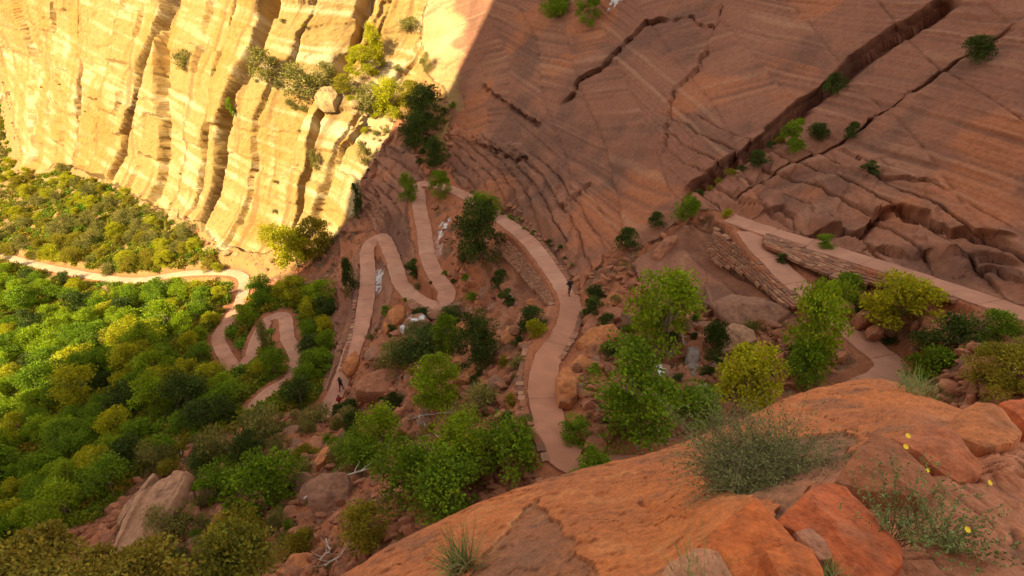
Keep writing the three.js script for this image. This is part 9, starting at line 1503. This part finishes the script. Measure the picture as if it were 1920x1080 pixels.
// ------------------------------------------------------------------ undergrowth and grit nobody could count
{
  const r = rng(2024), list = [], grit = [];
  for (let n = 0; n < 160000 && list.length < 8200; n++) {
    const k = Math.floor(r() * NV); if (reg[k] !== 2) continue; const x = pos[k * 3], y = pos[k * 3 + 1], z = pos[k * 3 + 2], np = nearPath(x, y, z); if (np && np[0] < 2.0) continue;
    const wood = GREEN_AREAS.some((P) => inPoly(x, z, P)) && x < -19; if (wood) list.push([x, y, z]); else if (grit.length < 11000 && !ROCKY.some((P) => inPoly(x, z, P))) grit.push([x, y, z]);
  }
  const f = foliageGeo(4242, { clumps: 9, low: 0.05, mid: 0.3, cr: 0.5, flat: 0.6, leaves: 220, size: 0.3, wide: 0.34 });
  const im = new THREE.InstancedMesh(f.g, leafMat([0.19, 0.22, 0.018], 0.3), list.length), m = new THREE.Matrix4(), q = new THREE.Quaternion(), c = new THREE.Color();
  list.forEach(([x, y, z], i) => { const s = 0.5 + 0.7 * r(); m.compose(new THREE.Vector3(x, y - 0.1, z), q.setFromAxisAngle(new THREE.Vector3(0, 1, 0), r() * 6.3), new THREE.Vector3(s, s * (0.5 + 0.5 * r()), s)); im.setMatrixAt(i, m); im.setColorAt(i, c.setRGB(0.6 + 0.8 * r(), 0.7 + 0.5 * r(), 0.5 + 0.5 * r())); });
  im.userData = { kind: 'stuff', label: 'low green undergrowth between the trees and bushes', category: 'undergrowth' }; im.name = 'undergrowth'; im.castShadow = im.receiveShadow = true; scene.add(im);
  const scrub = grit.filter((p, i) => hash(i, 5) < 0.2 && fbm(p[0] * 0.3, p[1] * 0.3, p[2] * 0.3, 3) > -0.05), sm = new THREE.InstancedMesh(foliageGeo(5151, { clumps: 9, low: 0.05, mid: 0.3, cr: 0.45, flat: 0.7, leaves: 260, size: 0.2, wide: 0.12 }).g, leafMat([0.2, 0.19, 0.05], 0.1), scrub.length);
  scrub.forEach(([x, y, z], i) => { const s = 0.14 + 0.3 * r(); m.compose(new THREE.Vector3(x, y - 0.03, z), q.setFromAxisAngle(new THREE.Vector3(0, 1, 0), r() * 6.3), new THREE.Vector3(s, s * (0.6 + 0.6 * r()), s)); sm.setMatrixAt(i, m); const g = 0.45 + 0.7 * r(); sm.setColorAt(i, c.setRGB(g, g * (0.85 + 0.3 * r()), g * 0.9)); });
  sm.userData = { kind: 'stuff', label: 'low dry scrub and grass dotted over the rubble slopes', category: 'scrub' }; sm.name = 'dry_scrub'; sm.castShadow = sm.receiveShadow = true; scene.add(sm);
  const gm = new THREE.InstancedMesh(blockTones.r[2], M.rock, grit.length);
  grit.forEach(([x, y, z], i) => { const s = 0.07 + 0.38 * r() ** 2.6; m.compose(new THREE.Vector3(x, y, z), q.setFromEuler(new THREE.Euler(r() * 3, r() * 6, r() * 3)), new THREE.Vector3(s, s * 0.7, s * 1.2)); gm.setMatrixAt(i, m); gm.setColorAt(i, c.setScalar(0.7 + 0.6 * r())); });
  gm.userData = { kind: 'stuff', label: 'loose gravel and chips of red stone on the slopes', category: 'gravel' }; gm.name = 'gravel'; gm.castShadow = gm.receiveShadow = true; scene.add(gm);
}
renderer.render(scene, camera);
